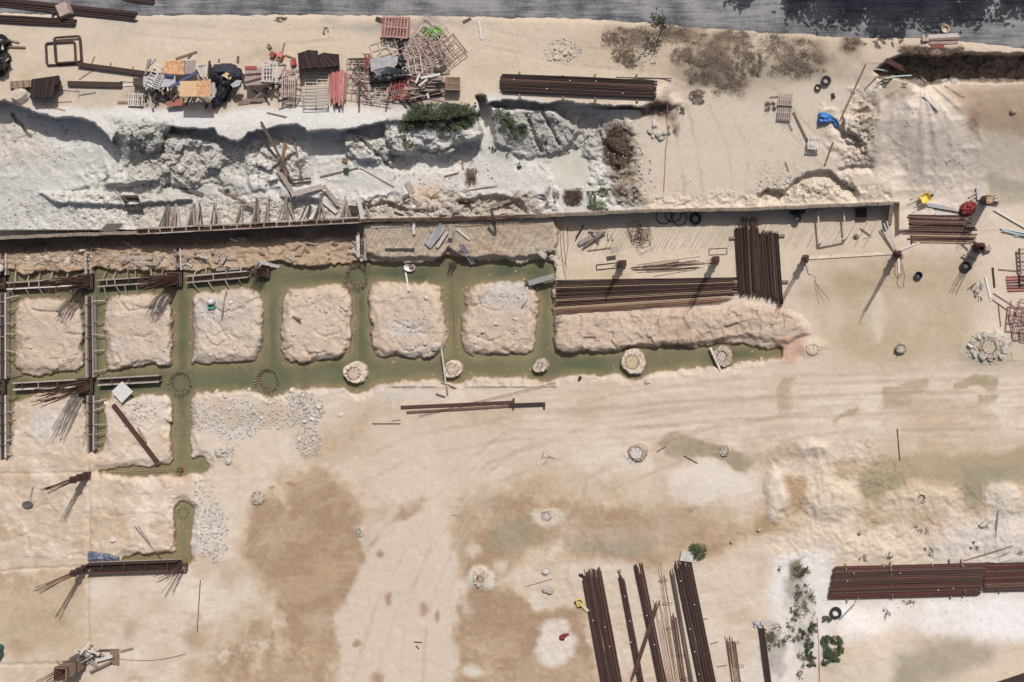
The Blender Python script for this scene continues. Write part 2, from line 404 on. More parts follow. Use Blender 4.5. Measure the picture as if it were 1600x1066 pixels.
# soiled patches on the plateau strip
for (a, b, rx, ry, c) in ((560, 40, 60, 8, C(176, 170, 160)), (640, 36, 80, 8, C(160, 152, 142)), (330, 36, 90, 6, C(196, 188, 174)), (150, 60, 40, 14, C(198, 184, 160)), (180, 44, 50, 8, C(186, 178, 164)), (740, 50, 40, 14, C(184, 170, 150)), (700, 36, 60, 8, C(150, 142, 132)), (300, 66, 70, 10, C(216, 202, 180)), (620, 60, 30, 10, C(196, 178, 150)), (40, 60, 40, 20, C(200, 186, 160)), (130, 150, 60, 10, C(190, 178, 156)), (400, 84, 30, 10, C(188, 170, 142)), (760, 90, 60, 30, C(200, 180, 150)), (840, 60, 60, 20, C(202, 186, 162)), (60, 110, 30, 14, C(190, 172, 142)), (330, 150, 60, 12, C(150, 136, 118)), (250, 150, 50, 12, C(140, 128, 112)), (640, 140, 60, 24, C(150, 134, 116)), (560, 135, 40, 24, C(184, 166, 140))):
    paint(ell(a, b, rx, ry), c, 14, 3, .7, .9)
# grey litter soil by the road edge
paint([(890, 60), (960, 40), (1100, 50), (1330, 66), (1310, 110), (1200, 150), (1060, 150), (1030, 130), (960, 110), (880, 95)], C(192, 174, 146), 20, 2, .8)
for (a, b, rx, ry) in ((980, 62, 30, 18), (1040, 50, 60, 14), (985, 90, 14, 12), (1105, 90, 40, 26), (1110, 125, 22, 20), (1150, 60, 40, 14), (1150, 135, 22, 18), (1180, 95, 18, 18), (1215, 80, 40, 26), (1255, 95, 44, 22), (1240, 70, 40, 16), (1330, 68, 16, 8)):
    paint(ell(a, b, rx, ry), C(132, 115, 95), 14, 3, .5, 2.6)
paint([(1010, 155), (1045, 150), (1050, 185), (1015, 190)], C(120, 96, 78), 8, 3, .8, .8)
paint([(1040, 190), (1056, 192), (1052, 212), (1040, 210)], C(120, 100, 82), 5, 3, .7)
# corridor in front of the wall
paint([(-60, 376), (560, 348), (566, 410), (420, 430), (-60, 446)], C(190, 162, 130), 6, 1, .9)
for pts in ([(138, 702), (139, 760), (137, 900), (138, 1010)], [(-40, 742), (60, 740), (140, 738)], [(-40, 896), (60, 888), (136, 886)], [(-40, 1040), (100, 1036)]):
    blend(C(176, 160, 138), sstep(4, -1, stroke(pts, 1.5, 1)) * .7)
paint([(566, 346), (870, 336), (870, 400), (566, 405)], C(196, 174, 146), 5, 1, .9, .4)
paint([(866, 334), (1398, 322), (1400, 396), (1160, 440), (866, 440)], C(212, 195, 168), 4, 1, .9)
paint([(950, 372), (985, 372), (975, 400), (950, 400)], C(184, 174, 140), 12, 3, .4)
paint([(1120, 360), (1150, 355), (1150, 385), (1128, 390)], C(184, 176, 138), 10, 3, .4)
paint([(880, 415), (985, 425), (975, 438), (870, 434)], C(194, 174, 134), 10, 2, .6)
# islands between the channels, bank of spoil
m = ((dch > -4) & (v > 430) & (v < 610) & (u < 872)).astype(float) + ((dch > -4) & (v > 600) & (v < 905) & (u < 300)).astype(float); m = np.clip(m, 0, 1)
blend(ISL, m * .85)
blend(C(199, 172, 144), m * np.clip(.15 + mid + .4 * fin, 0, 1) * .6)
blend(C(206, 196, 182), m * np.clip(-.25 - 1.5 * big + .9 * mid, 0, 1) * .6)
paint([(866, 490), (1130, 476), (1225, 480), (1265, 520), (1225, 542), (960, 556), (866, 545)], C(202, 178, 152), 6, 2, .9)
paint([(1020, 505), (1160, 500), (1180, 530), (1100, 540), (1010, 530)], C(184, 160, 136), 8, 2, .5, .9)
paint([(1215, 530), (1262, 525), (1258, 560), (1225, 575), (1205, 590)], C(200, 160, 134), 8, 2, .8)
# bank south of the long channel: pale crust
paint([(300, 612), (520, 600), (700, 600), (860, 585), (960, 585), (1220, 568), (1220, 590), (900, 606), (700, 625), (540, 640), (300, 660)], C(212, 196, 174), 10, 2, .8)
for (a, b, rx, ry) in ((365, 655, 50, 32), (475, 640, 34, 26), (475, 690, 22, 26), (335, 830, 26, 50), (665, 570, 40, 18), (640, 610, 50, 12), (215, 620, 30, 26), (640, 512, 26, 20), (325, 480, 18, 22), (790, 455, 40, 30), (185, 545, 20, 10), (80, 660, 30, 26), (215, 655, 26, 30)):
    paint(ell(a, b, rx, ry), C(202, 196, 188), 14, 3, .6, .9)
# left yard
paint([(-60, 720), (135, 700), (135, 1100), (-60, 1100)], C(199, 177, 148), 10, 1, .6)
paint([(-60, 870), (130, 900), (120, 980), (-60, 1000)], C(176, 155, 118), 30, 3, .75, .6)
for (a, b, rx, ry) in ((25, 930, 18, 30), (70, 940, 16, 20), (100, 965, 20, 12), (30, 1010, 20, 12), (205, 985, 8, 14), (335, 935, 10, 7), (300, 995, 14, 10), (310, 1045, 14, 14), (215, 1062, 10, 8), (148, 815, 6, 20), (180, 770, 20, 14)):
    paint(ell(a, b, rx, ry), C(158, 128, 92), 12, 2, .65)
paint([(285, 1000), (320, 975), (370, 960), (390, 985), (340, 1010), (300, 1020)], C(172, 142, 108), 10, 2, .7)
paint([(40, 985), (150, 985), (150, 1000), (40, 1010)], C(170, 148, 108), 10, 2, .5)
# wet brown ground
paint([(385, 800), (430, 770), (500, 740), (545, 760), (560, 800), (640, 768), (672, 772), (650, 806), (602, 836), (572, 885), (548, 935), (526, 962), (530, 1000), (534, 1100), (415, 1100), (430, 1020), (420, 960), (400, 920), (392, 885), (380, 840)], BROWN, 30, 3, .02, .55)
paint([(430, 930), (470, 920), (485, 960), (450, 1000), (425, 985)], C(196, 172, 142), 12, 3, .3, .5)
paint([(340, 1000), (400, 960), (440, 1000), (430, 1100), (330, 1100)], C(196, 172, 142), 26, 3, .4, .5)
paint([(330, 880), (385, 890), (400, 960), (410, 1030), (380, 1100), (320, 1100), (340, 960)], C(205, 190, 168), 26, 3, .8)
paint([(485, 720), (500, 680), (530, 640), (600, 640), (700, 655), (780, 640), (760, 668), (735, 690), (720, 712), (690, 672), (620, 665), (560, 690), (520, 722)], C(174, 142, 108), 16, 2, .1, .4)
paint([(455, 790), (500, 745), (545, 760), (520, 810), (470, 830)], C(154, 132, 96), 12, 3, .3, .5)
paint([(712, 780), (735, 760), (800, 770), (850, 785), (890, 770), (940, 790), (1000, 800), (1080, 790), (1180, 830), (1160, 850), (1100, 872), (1030, 880), (1000, 866), (900, 870), (870, 850), (840, 850), (800, 880), (762, 905), (800, 930), (832, 960), (905, 955), (930, 1100), (708, 1100), (716, 950), (740, 905), (712, 880), (720, 820)], C(158, 127, 94), 30, 3, .10, .5)
paint([(708, 930), (760, 940), (800, 1000), (780, 1100), (700, 1100)], C(182, 142, 108), 14, 3, .2, .5)
paint([(900, 730), (960, 725), (1010, 760), (1060, 795), (1200, 800), (1100, 815), (950, 800), (880, 790), (800, 765), (830, 740)], C(186, 160, 128), 18, 3, .4, .4)
paint([(710, 640), (760, 640), (745, 680), (725, 720), (715, 760), (735, 690)], C(182, 158, 126), 8, 2, .6)
damp([(572, 850), (600, 818), (640, 782), (662, 772), (668, 780), (650, 800), (612, 826), (580, 866)], .95, 14, 2)
damp([(540, 765), (575, 790), (612, 800), (600, 830), (572, 868), (550, 900), (535, 860)], .72, 18, 2)
damp([(390, 800), (430, 770), (500, 742), (540, 770), (556, 830), (572, 850), (566, 890), (546, 940), (526, 964), (530, 1000), (534, 1100), (400, 1100), (430, 1020), (452, 975), (440, 920), (396, 895), (380, 840)], 1.0, 34)
damp([(320, 1010), (390, 960), (450, 990), (440, 1100), (310, 1100)], .45, 40)
damp([(485, 722), (500, 680), (530, 642), (600, 640), (700, 655), (780, 642), (760, 668), (735, 690), (722, 760), (700, 790), (690, 700), (620, 668), (560, 690), (520, 722)], .62, 26)
damp([(712, 780), (735, 762), (800, 770), (850, 785), (890, 772), (940, 790), (1000, 800), (1080, 790), (1180, 830), (1160, 850), (1100, 872), (1030, 880), (1000, 866), (900, 870), (870, 850), (840, 850), (800, 880), (762, 905), (800, 930), (832, 960), (905, 955), (930, 1100), (708, 1100), (716, 950), (740, 905), (712, 880), (720, 820)], .92, 24, 2)
damp([(900, 728), (960, 724), (1010, 755), (1060, 790), (1200, 800), (1100, 815), (950, 800), (880, 790), (800, 765), (830, 740)], .5, 30)
damp([(1180, 700), (1240, 700), (1270, 760), (1240, 830), (1180, 830), (1200, 770)], .45, 26)
damp([(1340, 720), (1600, 700), (1700, 720), (1700, 790), (1500, 800), (1340, 790)], .35, 40)
damp([(-60, 880), (130, 890), (130, 1000), (-60, 1010)], .45, 40)
damp([(150, 760), (190, 750), (200, 860), (150, 860)], .3, 24)
damp([(1270, 400), (1540, 400), (1540, 520), (1480, 575), (1300, 560), (1250, 480)], .30, 50)
DG = DAMP * .80 + .12 * sstep(560, 640, v)
damp([(350, 770), (560, 720), (610, 850), (560, 960), (545, 1100), (300, 1100), (330, 900)], .36, 50)
damp([(700, 745), (1000, 770), (1200, 790), (1200, 860), (1050, 900), (940, 910), (940, 1100), (695, 1100)], .36, 50)
damp([(1180, 690), (1480, 700), (1560, 800), (1400, 830), (1180, 840)], .30, 50)
dn = DG + np.clip(DG * 1.5, 0, .62) * (.95 * fbm(u + .4 * v, v - .2 * u, 110, 5, 101, .55) + .5 * fbm(u, v * .7, 34, 4, 102, .5) + .25 * fbm(u, v, 6, 2, 104))
blend(C(204, 182, 152), sstep(.12, .52, dn) * .85)
blend(C(185, 158, 126), sstep(.36, .82, dn) * .85)
blend(C(163, 134, 103), sstep(.62, 1.0, dn) * .8)
tl = np.exp(-((dn - .40) / .018) ** 2) * np.clip(DAMP * 1.4, 0, 1) * np.clip(.3 + fbm(u, v, 90, 2, 107), 0, 1); blend(C(176, 150, 118), tl * .5)
ym = sstep(570, 640, v + wv2)
cr_ = fbm(u, v, 120, 5, 111, .55); cr2 = fbm(u + 40, v * 1.3, 60, 5, 112, .6)
blend(C(226, 214, 196), ym * sstep(.10, .36, cr_ - .4 * DAMP) * .5)
blend(C(222, 210, 194), ym * sstep(.22, .40, cr2 - .5 * DAMP) * .55)
blend(C(190, 164, 132), ym * sstep(.10, .42, -cr2) * .55); blend(C(196, 172, 142), ym * sstep(.05, .35, -cr_) * .45)
sc_ = fbm(u * .35 + v * .1, v + .15 * u, 9, 4, 113, .6); blend(C(184, 162, 134), ym * sstep(.25, .45, sc_) * .25); blend(C(228, 216, 198), ym * np.clip(1 - 1.6 * DAMP, 0, 1) * sstep(.24, .42, -sc_) * .3)
# dry lobe of the haul road
paint([(560, 880), (608, 826), (660, 795), (690, 790), (704, 805), (704, 850), (718, 880), (704, 915), (714, 950), (708, 1000), (718, 1040), (704, 1100), (538, 1100), (528, 1000), (524, 962), (546, 920)], C(209, 192, 171), 6, 2, .95)
paint([(560, 640), (800, 660), (1100, 600), (1280, 600), (1250, 660), (1050, 680), (880, 700), (740, 770), (580, 780), (590, 700)], C(210, 193, 170), 24, 3, .75)
for (a, b, rx, ry, s) in ((558, 1006, 6, 6, 3), (607, 935, 5, 10, 4), (663, 952, 7, 10, 5), (683, 963, 4, 8, 4), (594, 866, 6, 6, 4), (456, 756, 8, 4, 2), (425, 762, 4, 3, 2), (590, 1060, 10, 10, 6)):
    paint(ell(a, b, rx, ry), C(160, 122, 88), s, 1, .8)
# shallow pools and damp ground, right half
for pl, c, s in (
    ([(1022, 692), (1055, 680), (1130, 698), (1180, 714), (1168, 738), (1120, 722), (1080, 716), (1040, 712)], GREENISH, 4),
    ([(1160, 714), (1245, 690), (1262, 700), (1200, 730)], C(184, 168, 138), 8),
    ([(885, 846), (940, 836), (1010, 838), (1034, 850), (980, 866), (915, 862)], C(156, 147, 119), 6),
    ([(770, 815), (830, 808), (842, 840), (800, 872), (765, 855)], C(158, 145, 116), 11),
    ([(1340, 735), (1372, 716), (1440, 712), (1600, 700), (1700, 710), (1700, 770), (1600, 758), (1545, 770), (1540, 800), (1505, 795), (1495, 760), (1430, 748), (1385, 765), (1340, 790)], C(172, 154, 122), 8),
    ([(1500, 730), (1590, 725), (1600, 750), (1540, 762), (1530, 795), (1510, 785)], C(156, 148, 118), 9),
    ([(1345, 740), (1410, 735), (1420, 770), (1385, 785), (1345, 775)], C(160, 148, 114), 9),
    ([(1378, 600), (1450, 596), (1452, 606), (1425, 622), (1426, 640), (1380, 640), (1376, 612)], C(176, 156, 124), 3),
    ([(1492, 596), (1530, 588), (1560, 592), (1562, 612), (1545, 612), (1530, 604), (1494, 604)], C(162, 148, 112), 3),
    ([(1526, 618), (1566, 618), (1556, 628), (1528, 630)], C(172, 156, 122), 3),
    ([(1222, 590), (1240, 592), (1236, 640), (1212, 645), (1214, 612)], C(180, 160, 126), 4),
    ([(1298, 660), (1340, 634), (1340, 645), (1305, 664)], C(180, 160, 126), 3),
    ([(1270, 400), (1400, 396), (1500, 400), (1530, 440), (1530, 520), (1500, 560), (1420, 575), (1330, 570), (1290, 540), (1280, 480), (1240, 460)], C(185, 167, 135), 26),
    ([(1300, 430), (1340, 420), (1370, 440), (1330, 480)], C(172, 155, 120), 18),
    ([(1490, 540), (1560, 520), (1640, 540), (1640, 580), (1500, 580)], C(182, 170, 140), 16),
    ([(1222, 745), (1262, 745), (1268, 780), (1245, 800), (1222, 775)], C(176, 146, 112), 6),
    ([(1180, 810), (1222, 806), (1222, 835), (1180, 835)], C(168, 140, 104), 7),
    ([(1300, 720), (1330, 715), (1345, 740), (1310, 745)], C(184, 160, 126), 10),
    ([(1400, 1018), (1480, 1000), (1552, 1008), (1545, 1040), (1450, 1080), (1390, 1080)], C(158, 149, 124), 16),
    ([(1350, 795), (1470, 800), (1450, 815), (1340, 815)], C(176, 154, 118), 12),
    ([(900, 640), (940, 645), (930, 660), (890, 655)], C(196, 174, 146), 10)):
    paint(pl, c, s, 2, .85, .25)
# pale dry patches
for pl, c, s in (
    ([(1040, 742), (1100, 720), (1168, 742), (1176, 765), (1100, 790), (1048, 778)], WHITE, 8),
    (ell(1000, 760, 28, 26), C(208, 192, 166), 12), (ell(866, 1015, 28, 26), WHITE, 7), (ell(868, 985, 24, 20), WHITE, 7), (ell(890, 1000, 14, 10), WHITE, 7),
    (ell(837, 940, 10, 10), WHITE, 4), (ell(1010, 940, 60, 40), C(208, 194, 172), 20), (ell(940, 890, 60, 16), C(214, 200, 178), 12), (ell(868, 915, 40, 30), C(206, 190, 166), 14),
    (ell(752, 902, 22, 22), C(212, 205, 188), 4), (ell(782, 885, 10, 8), C(212, 200, 178), 5), (ell(742, 860, 14, 8), C(206, 190, 166), 5),
    (ell(855, 805, 26, 14), C(208, 196, 174), 6), (ell(740, 1052, 16, 10), C(212, 200, 180), 6),
    (ell(1330, 400, 30, 14), C(198, 180, 150), 10), (ell(1370, 495, 12, 40), C(206, 196, 174), 8), (ell(1300, 500, 16, 30), C(200, 184, 156), 10),
    (ell(1270, 700, 26, 12), C(214, 196, 176), 6), (ell(1275, 760, 16, 40), C(212, 196, 172), 10), (ell(1212, 770, 18, 40), C(216, 202, 180), 8), (ell(1310, 780, 40, 30), C(212, 196, 170), 10),
    (ell(1440, 775, 60, 16), C(208, 190, 160), 8), (ell(1570, 775, 30, 22), C(214, 202, 182), 6), (ell(1360, 860, 80, 34), C(214, 197, 170), 14), (ell(1250, 850, 60, 20), C(214, 198, 174), 14),
    ([(1290, 935), (1345, 940), (1600, 925), (1700, 930), (1700, 1000), (1560, 1000), (1480, 990), (1400, 985), (1330, 1000), (1300, 965)], C(236, 234, 229), 18),
    ([(1205, 870), (1300, 860), (1310, 930), (1295, 1010), (1240, 1100), (1195, 1100)], C(224, 221, 214), 14),
    ([(1330, 1000), (1400, 990), (1395, 1100), (1300, 1100)], C(218, 202, 178), 14), ([(1560, 800), (1640, 790), (1640, 890), (1440, 880), (1470, 830)], C(208, 198, 184), 14),
    ([(1440, 1066), (1560, 1040), (1640, 1000), (1640, 1100), (1400, 1100)], C(214, 196, 168), 14),
    (ell(1090, 1030, 50, 30), C(206, 192, 168), 20), (ell(1195, 1040, 20, 30), C(210, 204, 194), 10)):
    paint(pl, c, s, 2, .92, .3)
paint([(1225, 880), (1262, 880), (1270, 960), (1262, 1066), (1235, 1060), (1240, 960)], C(132, 122, 102), 8, 3, .6, 1.3)
paint([(1190, 960), (1215, 960), (1225, 1040), (1205, 1066), (1192, 1020)], C(128, 118, 104), 6, 3, .6, 1.0)
blend(C(112, 94, 64), np.exp(-((dch + .2) / 1.5) ** 2) * .65)
# dark soil tone painted at the wall foot to deepen its shadow, left length
wall_shade = sstep(-2, 2, v - ywl) * sstep(31, 19, v - ywl + wv2 * .6 + wv1) * sstep(575, 545, u + wu1); blend(C(116, 98, 80), wall_shade * .85)
# wheel tracks
def track(pts, gap=17, w=2.4, op=.42, dz=.025):
    p = np.array(pts, float); dd = np.gradient(p, axis=0); nn = np.stack([-dd[:, 1], dd[:, 0]], 1); nn /= np.linalg.norm(nn, axis=1)[:, None]
    for s_ in (-1, 1):
        d = stroke(p + nn * gap * s_, w, 1); mk = sstep(2.5, -1, d) * np.clip(.55 + 1.1 * fbm(u, v, 60, 3, 105), 0, 1)
        blend(C(186, 164, 138), mk * op); z[:] -= dz * mk
        dr = sstep(4.5, 2.5, np.abs(d - 1.5)) * sstep(2, 4, np.abs(d)) * np.clip(.3 + fbm(u, v, 40, 3, 106), 0, 1); blend(C(224, 208, 186), dr * op * .6)
for tp in ([(560, 1090), (600, 960), (660, 850), (720, 750), (800, 690), (950, 655), (1150, 640), (1400, 632), (1640, 628)], [(640, 1090), (650, 960), (690, 850), (770, 740), (900, 690), (1100, 655), (1300, 620), (1640, 600)], [(820, 690), (960, 635), (1150, 610), (1400, 600), (1640, 580)], [(980, 1090), (900, 900), (930, 760), (1100, 690), (1300, 660), (1640, 655)], [(340, 1090), (380, 900), (480, 780), (640, 700), (860, 660), (1060, 650)]):
    track(tp)
track([(1060, 170), (1075, 240), (1085, 318)], 14, 2, .35); track([(1120, 160), (1150, 230), (1160, 318)], 14, 2, .35); track([(1215, 190), (1180, 250), (1175, 318)], 14, 2, .3)
track([(200, 45), (420, 60), (560, 52)], 10, 2, .3); track([(760, 60), (900, 90), (1030, 100), (1200, 150), (1290, 250)], 14, 2, .3)
ZG = z.reshape(GU.shape)
# channel beds and wet rims of mud
blend(C(120, 104, 62), sstep(-2, -7, dch))
blend(C(168, 140, 98), sstep(4, -1, dch) * sstep(-7, -2, dch) * .7)
blend(C(206, 202, 186), np.clip(sstep(32, 27, np.hypot(u - 893, v - 262) + wu1), 0, 1))
# ruts as tone: packed lines along the haul direction
rm = np.zeros(NP); idx, d = psdf([(780, 610), (1300, 580), (1640, 570), (1640, 690), (1300, 700), (820, 690)], 3); rm[idx] = sstep(30, -20, d)
blend(C(188, 168, 142), rm * np.clip(fbm(u * .10 + .02 * v, v * 2.6 + .12 * u, 22, 3, 83) * 1.4, 0, 1) * .55)
blend(C(188, 166, 138), np.clip(.9 * fin - .15, 0, 1) * .14)
blend(C(226, 212, 192), np.clip(-1.1 * mid - .1, 0, 1) * .30)
col = np.clip(col, 0.005, .9)

# ------------------------------------------------------------------ materials
MATS = {}
def newmat(name):
    m = bpy.data.materials.new(name); m.use_nodes = True
    nt_ = m.node_tree
    return m, nt_, nt_.nodes["Principled BSDF"]

def mat(name, rgb, rough_=0.8, var=0.25, sc=6.0, bump=0.2, metal=0.0, stretch=(1, 1, 1), rgb2=None, spec=None):
    """A surface whose own colour wanders between two tones, with a light bump."""
    if name in MATS:
        return MATS[name]
    m, nt_, b = newmat(name)
    N = nt_.nodes; L = nt_.links
    tc = N.new("ShaderNodeTexCoord"); mp = N.new("ShaderNodeMapping"); mp.inputs['Scale'].default_value = stretch
    no = N.new("ShaderNodeTexNoise"); no.inputs['Scale'].default_value = sc; no.inputs['Detail'].default_value = 6; no.inputs['Roughness'].default_value = 0.65
    geo = N.new("ShaderNodeNewGeometry")
    L.new(geo.outputs['Position'], mp.inputs[0]); L.new(mp.outputs[0], no.inputs['Vector'])
    rp = N.new("ShaderNodeValToRGB")
    a = tuple(max(0.003, c * (1 - var)) for c in rgb); c2 = tuple(min(.95, c * (1 + var)) for c in (rgb2 or rgb))
    rp.color_ramp.elements[0].position = .32; rp.color_ramp.elements[1].position = .68
    rp.color_ramp.elements[0].color = (*a, 1); rp.color_ramp.elements[1].color = (*c2, 1)
    L.new(no.outputs[0], rp.inputs[0])
    oi = N.new("ShaderNodeObjectInfo"); hs = N.new("ShaderNodeHueSaturation")
    mr = N.new("ShaderNodeMapRange"); mr.inputs['To Min'].default_value = 1 - var * .7; mr.inputs['To Max'].default_value = 1 + var * .7
    L.new(oi.outputs['Random'], mr.inputs[0]); L.new(mr.outputs[0], hs.inputs['Value']); L.new(rp.outputs[0], hs.inputs['Color'])
    L.new(hs.outputs[0], b.inputs['Base Color'])
    b.inputs['Roughness'].default_value = rough_; b.inputs['Metallic'].default_value = metal
    if spec is not None: b.inputs['Specular IOR Level'].default_value = spec
    if bump:
        bp = N.new("ShaderNodeBump"); bp.inputs['Strength'].default_value = bump; bp.inputs['Distance'].default_value = 0.05
        L.new(no.outputs[0], bp.inputs['Height']); L.new(bp.outputs[0], b.inputs['Normal'])
    MATS[name] = m
    return m

M_WOOD = mat("weathered_timber", C(168, 154, 142), .85, .30, 9, .3, stretch=(1, 1, 1))
M_WOODP = mat("pale_timber", C(206, 198, 186), .85, .20, 9, .3)
M_WOODB = mat("brown_timber", C(140, 118, 98), .85, .30, 9, .3)
M_WOODD = mat("dark_timber", C(84, 74, 66), .9, .35, 9, .3)
M_PLY = mat("plywood", C(216, 178, 128), .7, .12, 3, .1)
M_PLYO = mat("orange_plywood", C(190, 134, 84), .75, .3, 5, .2, rgb2=C(206, 162, 112))
M_RUST = mat("rusted_steel", C(92, 66, 55), .8, .45, 12, .2, rgb2=C(112, 80, 66))
M_RUSTD = mat("dark_rusted_steel", C(68, 49, 43), .8, .4, 10, .2)
M_DARKGAP = mat("dark_steel_gap_shade", C(50, 35, 32), .85, .35, 8, .2)  # dark panel steel; on lower bars it paints the shade between bars
M_RUSTR = mat("reddish_rusted_steel", C(92, 56, 45), .8, .4, 10, .2)
M_RUSTO = mat("orange_rusted_bar", C(148, 100, 66), .75, .35, 8, .2)
M_BARTAN = mat("tan_bar", C(176, 150, 116), .8, .3, 8, .2)
M_SHEET = mat("rusted_mat_steel", C(88, 42, 36), .8, .28, 2.2, .2, stretch=(.3, 3, 1))
M_PINK = mat("faded_red_paint", C(176, 112, 104), .75, .3, 6, .2)
M_PINKP = mat("pale_pinkish_pipe", C(178, 152, 142), .75, .35, 6, .2)
M_RED = mat("red_paint", C(168, 72, 66), .7, .3, 6, .1)
M_MAROON = mat("maroon_paint", C(92, 58, 52), .75, .3, 6, .2)
M_GREYM = mat("grey_steel", C(150, 146, 142), .6, .25, 6, .1)
M_WHITEM = mat("off_white_paint", C(214, 212, 206), .6, .12, 6, .1)
M_CONC = mat("concrete", C(176, 168, 152), .9, .22, 4, .4)
M_CONCW = mat("pale_concrete", C(202, 184, 160), .95, .28, 5, .6)
M_CONCD = mat("stained_concrete", C(150, 137, 118), .95, .45, 4, .5)
M_STONE = mat("pale_stone", C(194, 187, 175), .95, .28, 5, .5)
M_STONEB = mat("tan_stone", C(206, 191, 172), .95, .2, 5, .5)
M_BLACK = mat("black_plastic_sheet", C(40, 42, 48), .45, .4, 4, .4)
M_NAVY = mat("dark_blue_netting", C(38, 44, 62), .6, .5, 8, .6)
M_GREYT = mat("grey_sheet", C(176, 174, 176), .6, .18, 3, .3)
M_BLUE = mat("blue_tarpaulin", C(42, 134, 216), .45, .22, 4, .3)
M_BLUEP = mat("blue_pipe", C(66, 78, 120), .5, .2, 5, .1)
M_CYAN = mat("pale_cyan_pipe", C(176, 204, 202), .5, .12, 5, .1)
M_YEL = mat("yellow_paint", C(222, 196, 52), .55, .2, 7, .1)
M_TYRE = mat("tyre_rubber", C(46, 46, 48), .8, .25, 10, .4)
M_REDC = mat("dark_red_cloth", C(142, 42, 48), .8, .3, 7, .4)
M_TEAL = mat("teal_plastic", C(36, 90, 88), .5, .2, 6, .1)
M_GREEN = mat("green_plastic", C(70, 160, 120), .5, .15, 6, .1)
M_GTARP = mat("green_netting", C(96, 150, 40), .7, .3, 10, .4)
M_LEAF = mat("leaf_green", C(86, 98, 54, 1.0), .6, .5, 5, 0)
M_LEAFD = mat("leaf_dark_green", C(58, 72, 40, 1.0), .6, .5, 5, 0)
M_DRY = mat("dead_weed", C(118, 104, 88, 1.0), .95, .4, 5, 0)
M_DRYR = mat("dead_russet_weed", C(106, 84, 70, 1.0), .95, .4, 5, 0)
M_BARK = mat("bark", C(110, 90, 72), .9, .3, 8, .4)
M_PIPEB = mat("brown_steel_pipe", C(130, 92, 78), .7, .3, 6, .2)
M_SALMON = mat("salmon_pipe", C(200, 116, 108), .7, .28, 7, .1)
M_SLATE = mat("slate_grey_board", C(96, 92, 90), .8, .25, 7, .3)

# ground material: soil colour from the survey, grain and pebbles from noise
gm, nt_, b = newmat("site_soil")
N = nt_.nodes; L = nt_.links
at = N.new("ShaderNodeAttribute"); at.attribute_name = "soil"
geo = N.new("ShaderNodeNewGeometry")
n1 = N.new("ShaderNodeTexNoise"); n1.inputs['Scale'].default_value = 2.2; n1.inputs['Detail'].default_value = 8; n1.inputs['Roughness'].default_value = .7
n2 = N.new("ShaderNodeTexNoise"); n2.inputs['Scale'].default_value = 9.0; n2.inputs['Detail'].default_value = 6; n2.inputs['Roughness'].default_value = .75
vo = N.new("ShaderNodeTexVoronoi"); vo.inputs['Scale'].default_value = 5.5
for t in (n1, n2, vo): L.new(geo.outputs['Position'], t.inputs['Vector'])
mr1 = N.new("ShaderNodeMapRange"); mr1.inputs['From Min'].default_value = .3; mr1.inputs['From Max'].default_value = .7; mr1.inputs['To Min'].default_value = .92; mr1.inputs['To Max'].default_value = 1.07
mr2 = N.new("ShaderNodeMapRange"); mr2.inputs['From Min'].default_value = .3; mr2.inputs['From Max'].default_value = .7; mr2.inputs['To Min'].default_value = .90; mr2.inputs['To Max'].default_value = 1.08
L.new(n1.outputs[0], mr1.inputs[0]); L.new(n2.outputs[0], mr2.inputs[0])
mu = N.new("ShaderNodeMath"); mu.operation = 'MULTIPLY'; L.new(mr1.outputs[0], mu.inputs[0]); L.new(mr2.outputs[0], mu.inputs[1])
hs = N.new("ShaderNodeHueSaturation"); L.new(mu.outputs[0], hs.inputs['Value']); L.new(at.outputs['Color'], hs.inputs['Color'])
# scattered clods and grit: a few cells in ten carry a lighter or darker fleck
sx = N.new("ShaderNodeSeparateColor"); L.new(vo.outputs['Color'], sx.inputs[0])
fk = N.new("ShaderNodeMapRange"); fk.inputs['From Min'].default_value = .10; fk.inputs['From Max'].default_value = .24; fk.inputs['To Min'].default_value = 1; fk.inputs['To Max'].default_value = 0; L.new(vo.outputs['Distance'], fk.inputs[0])
gt = N.new("ShaderNodeMath"); gt.operation = 'GREATER_THAN'; gt.inputs[1].default_value = .80; L.new(sx.outputs[0], gt.inputs[0])
fm = N.new("ShaderNodeMath"); fm.operation = 'MULTIPLY'; L.new(fk.outputs[0], fm.inputs[0]); L.new(gt.outputs[0], fm.inputs[1])
fv = N.new("ShaderNodeMapRange"); fv.inputs['To Min'].default_value = .62; fv.inputs['To Max'].default_value = 1.30; L.new(sx.outputs[1], fv.inputs[0])
fx = N.new("ShaderNodeMix"); fx.data_type = 'FLOAT'; fx.inputs[2].default_value = 1.0; L.new(fm.outputs[0], fx.inputs[0]); L.new(fv.outputs[0], fx.inputs[3])
h2_ = N.new("ShaderNodeHueSaturation"); L.new(fx.outputs[0], h2_.inputs['Value']); L.new(hs.outputs[0], h2_.inputs['Color'])
L.new(h2_.outputs[0], b.inputs['Base Color'])
b.inputs['Roughness'].default_value = .95; b.inputs['Specular IOR Level'].default_value = .15
ad = N.new("ShaderNodeMath"); ad.operation = 'ADD'; L.new(n1.outputs[0], ad.inputs[0])
ml = N.new("ShaderNodeMath"); ml.operation = 'MULTIPLY'; ml.inputs[1].default_value = .5; L.new(n2.outputs[0], ml.inputs[0]); L.new(ml.outputs[0], ad.inputs[1])
ad2 = N.new('ShaderNodeMath'); ad2.operation = 'MULTIPLY_ADD'; ad2.inputs[1].default_value = .8; L.new(fm.outputs[0], ad2.inputs[0]); L.new(ad.outputs[0], ad2.inputs[2])
ag = N.new("ShaderNodeAttribute"); ag.attribute_name = "grit"
bp = N.new("ShaderNodeBump"); bp.inputs['Distance'].default_value = .14
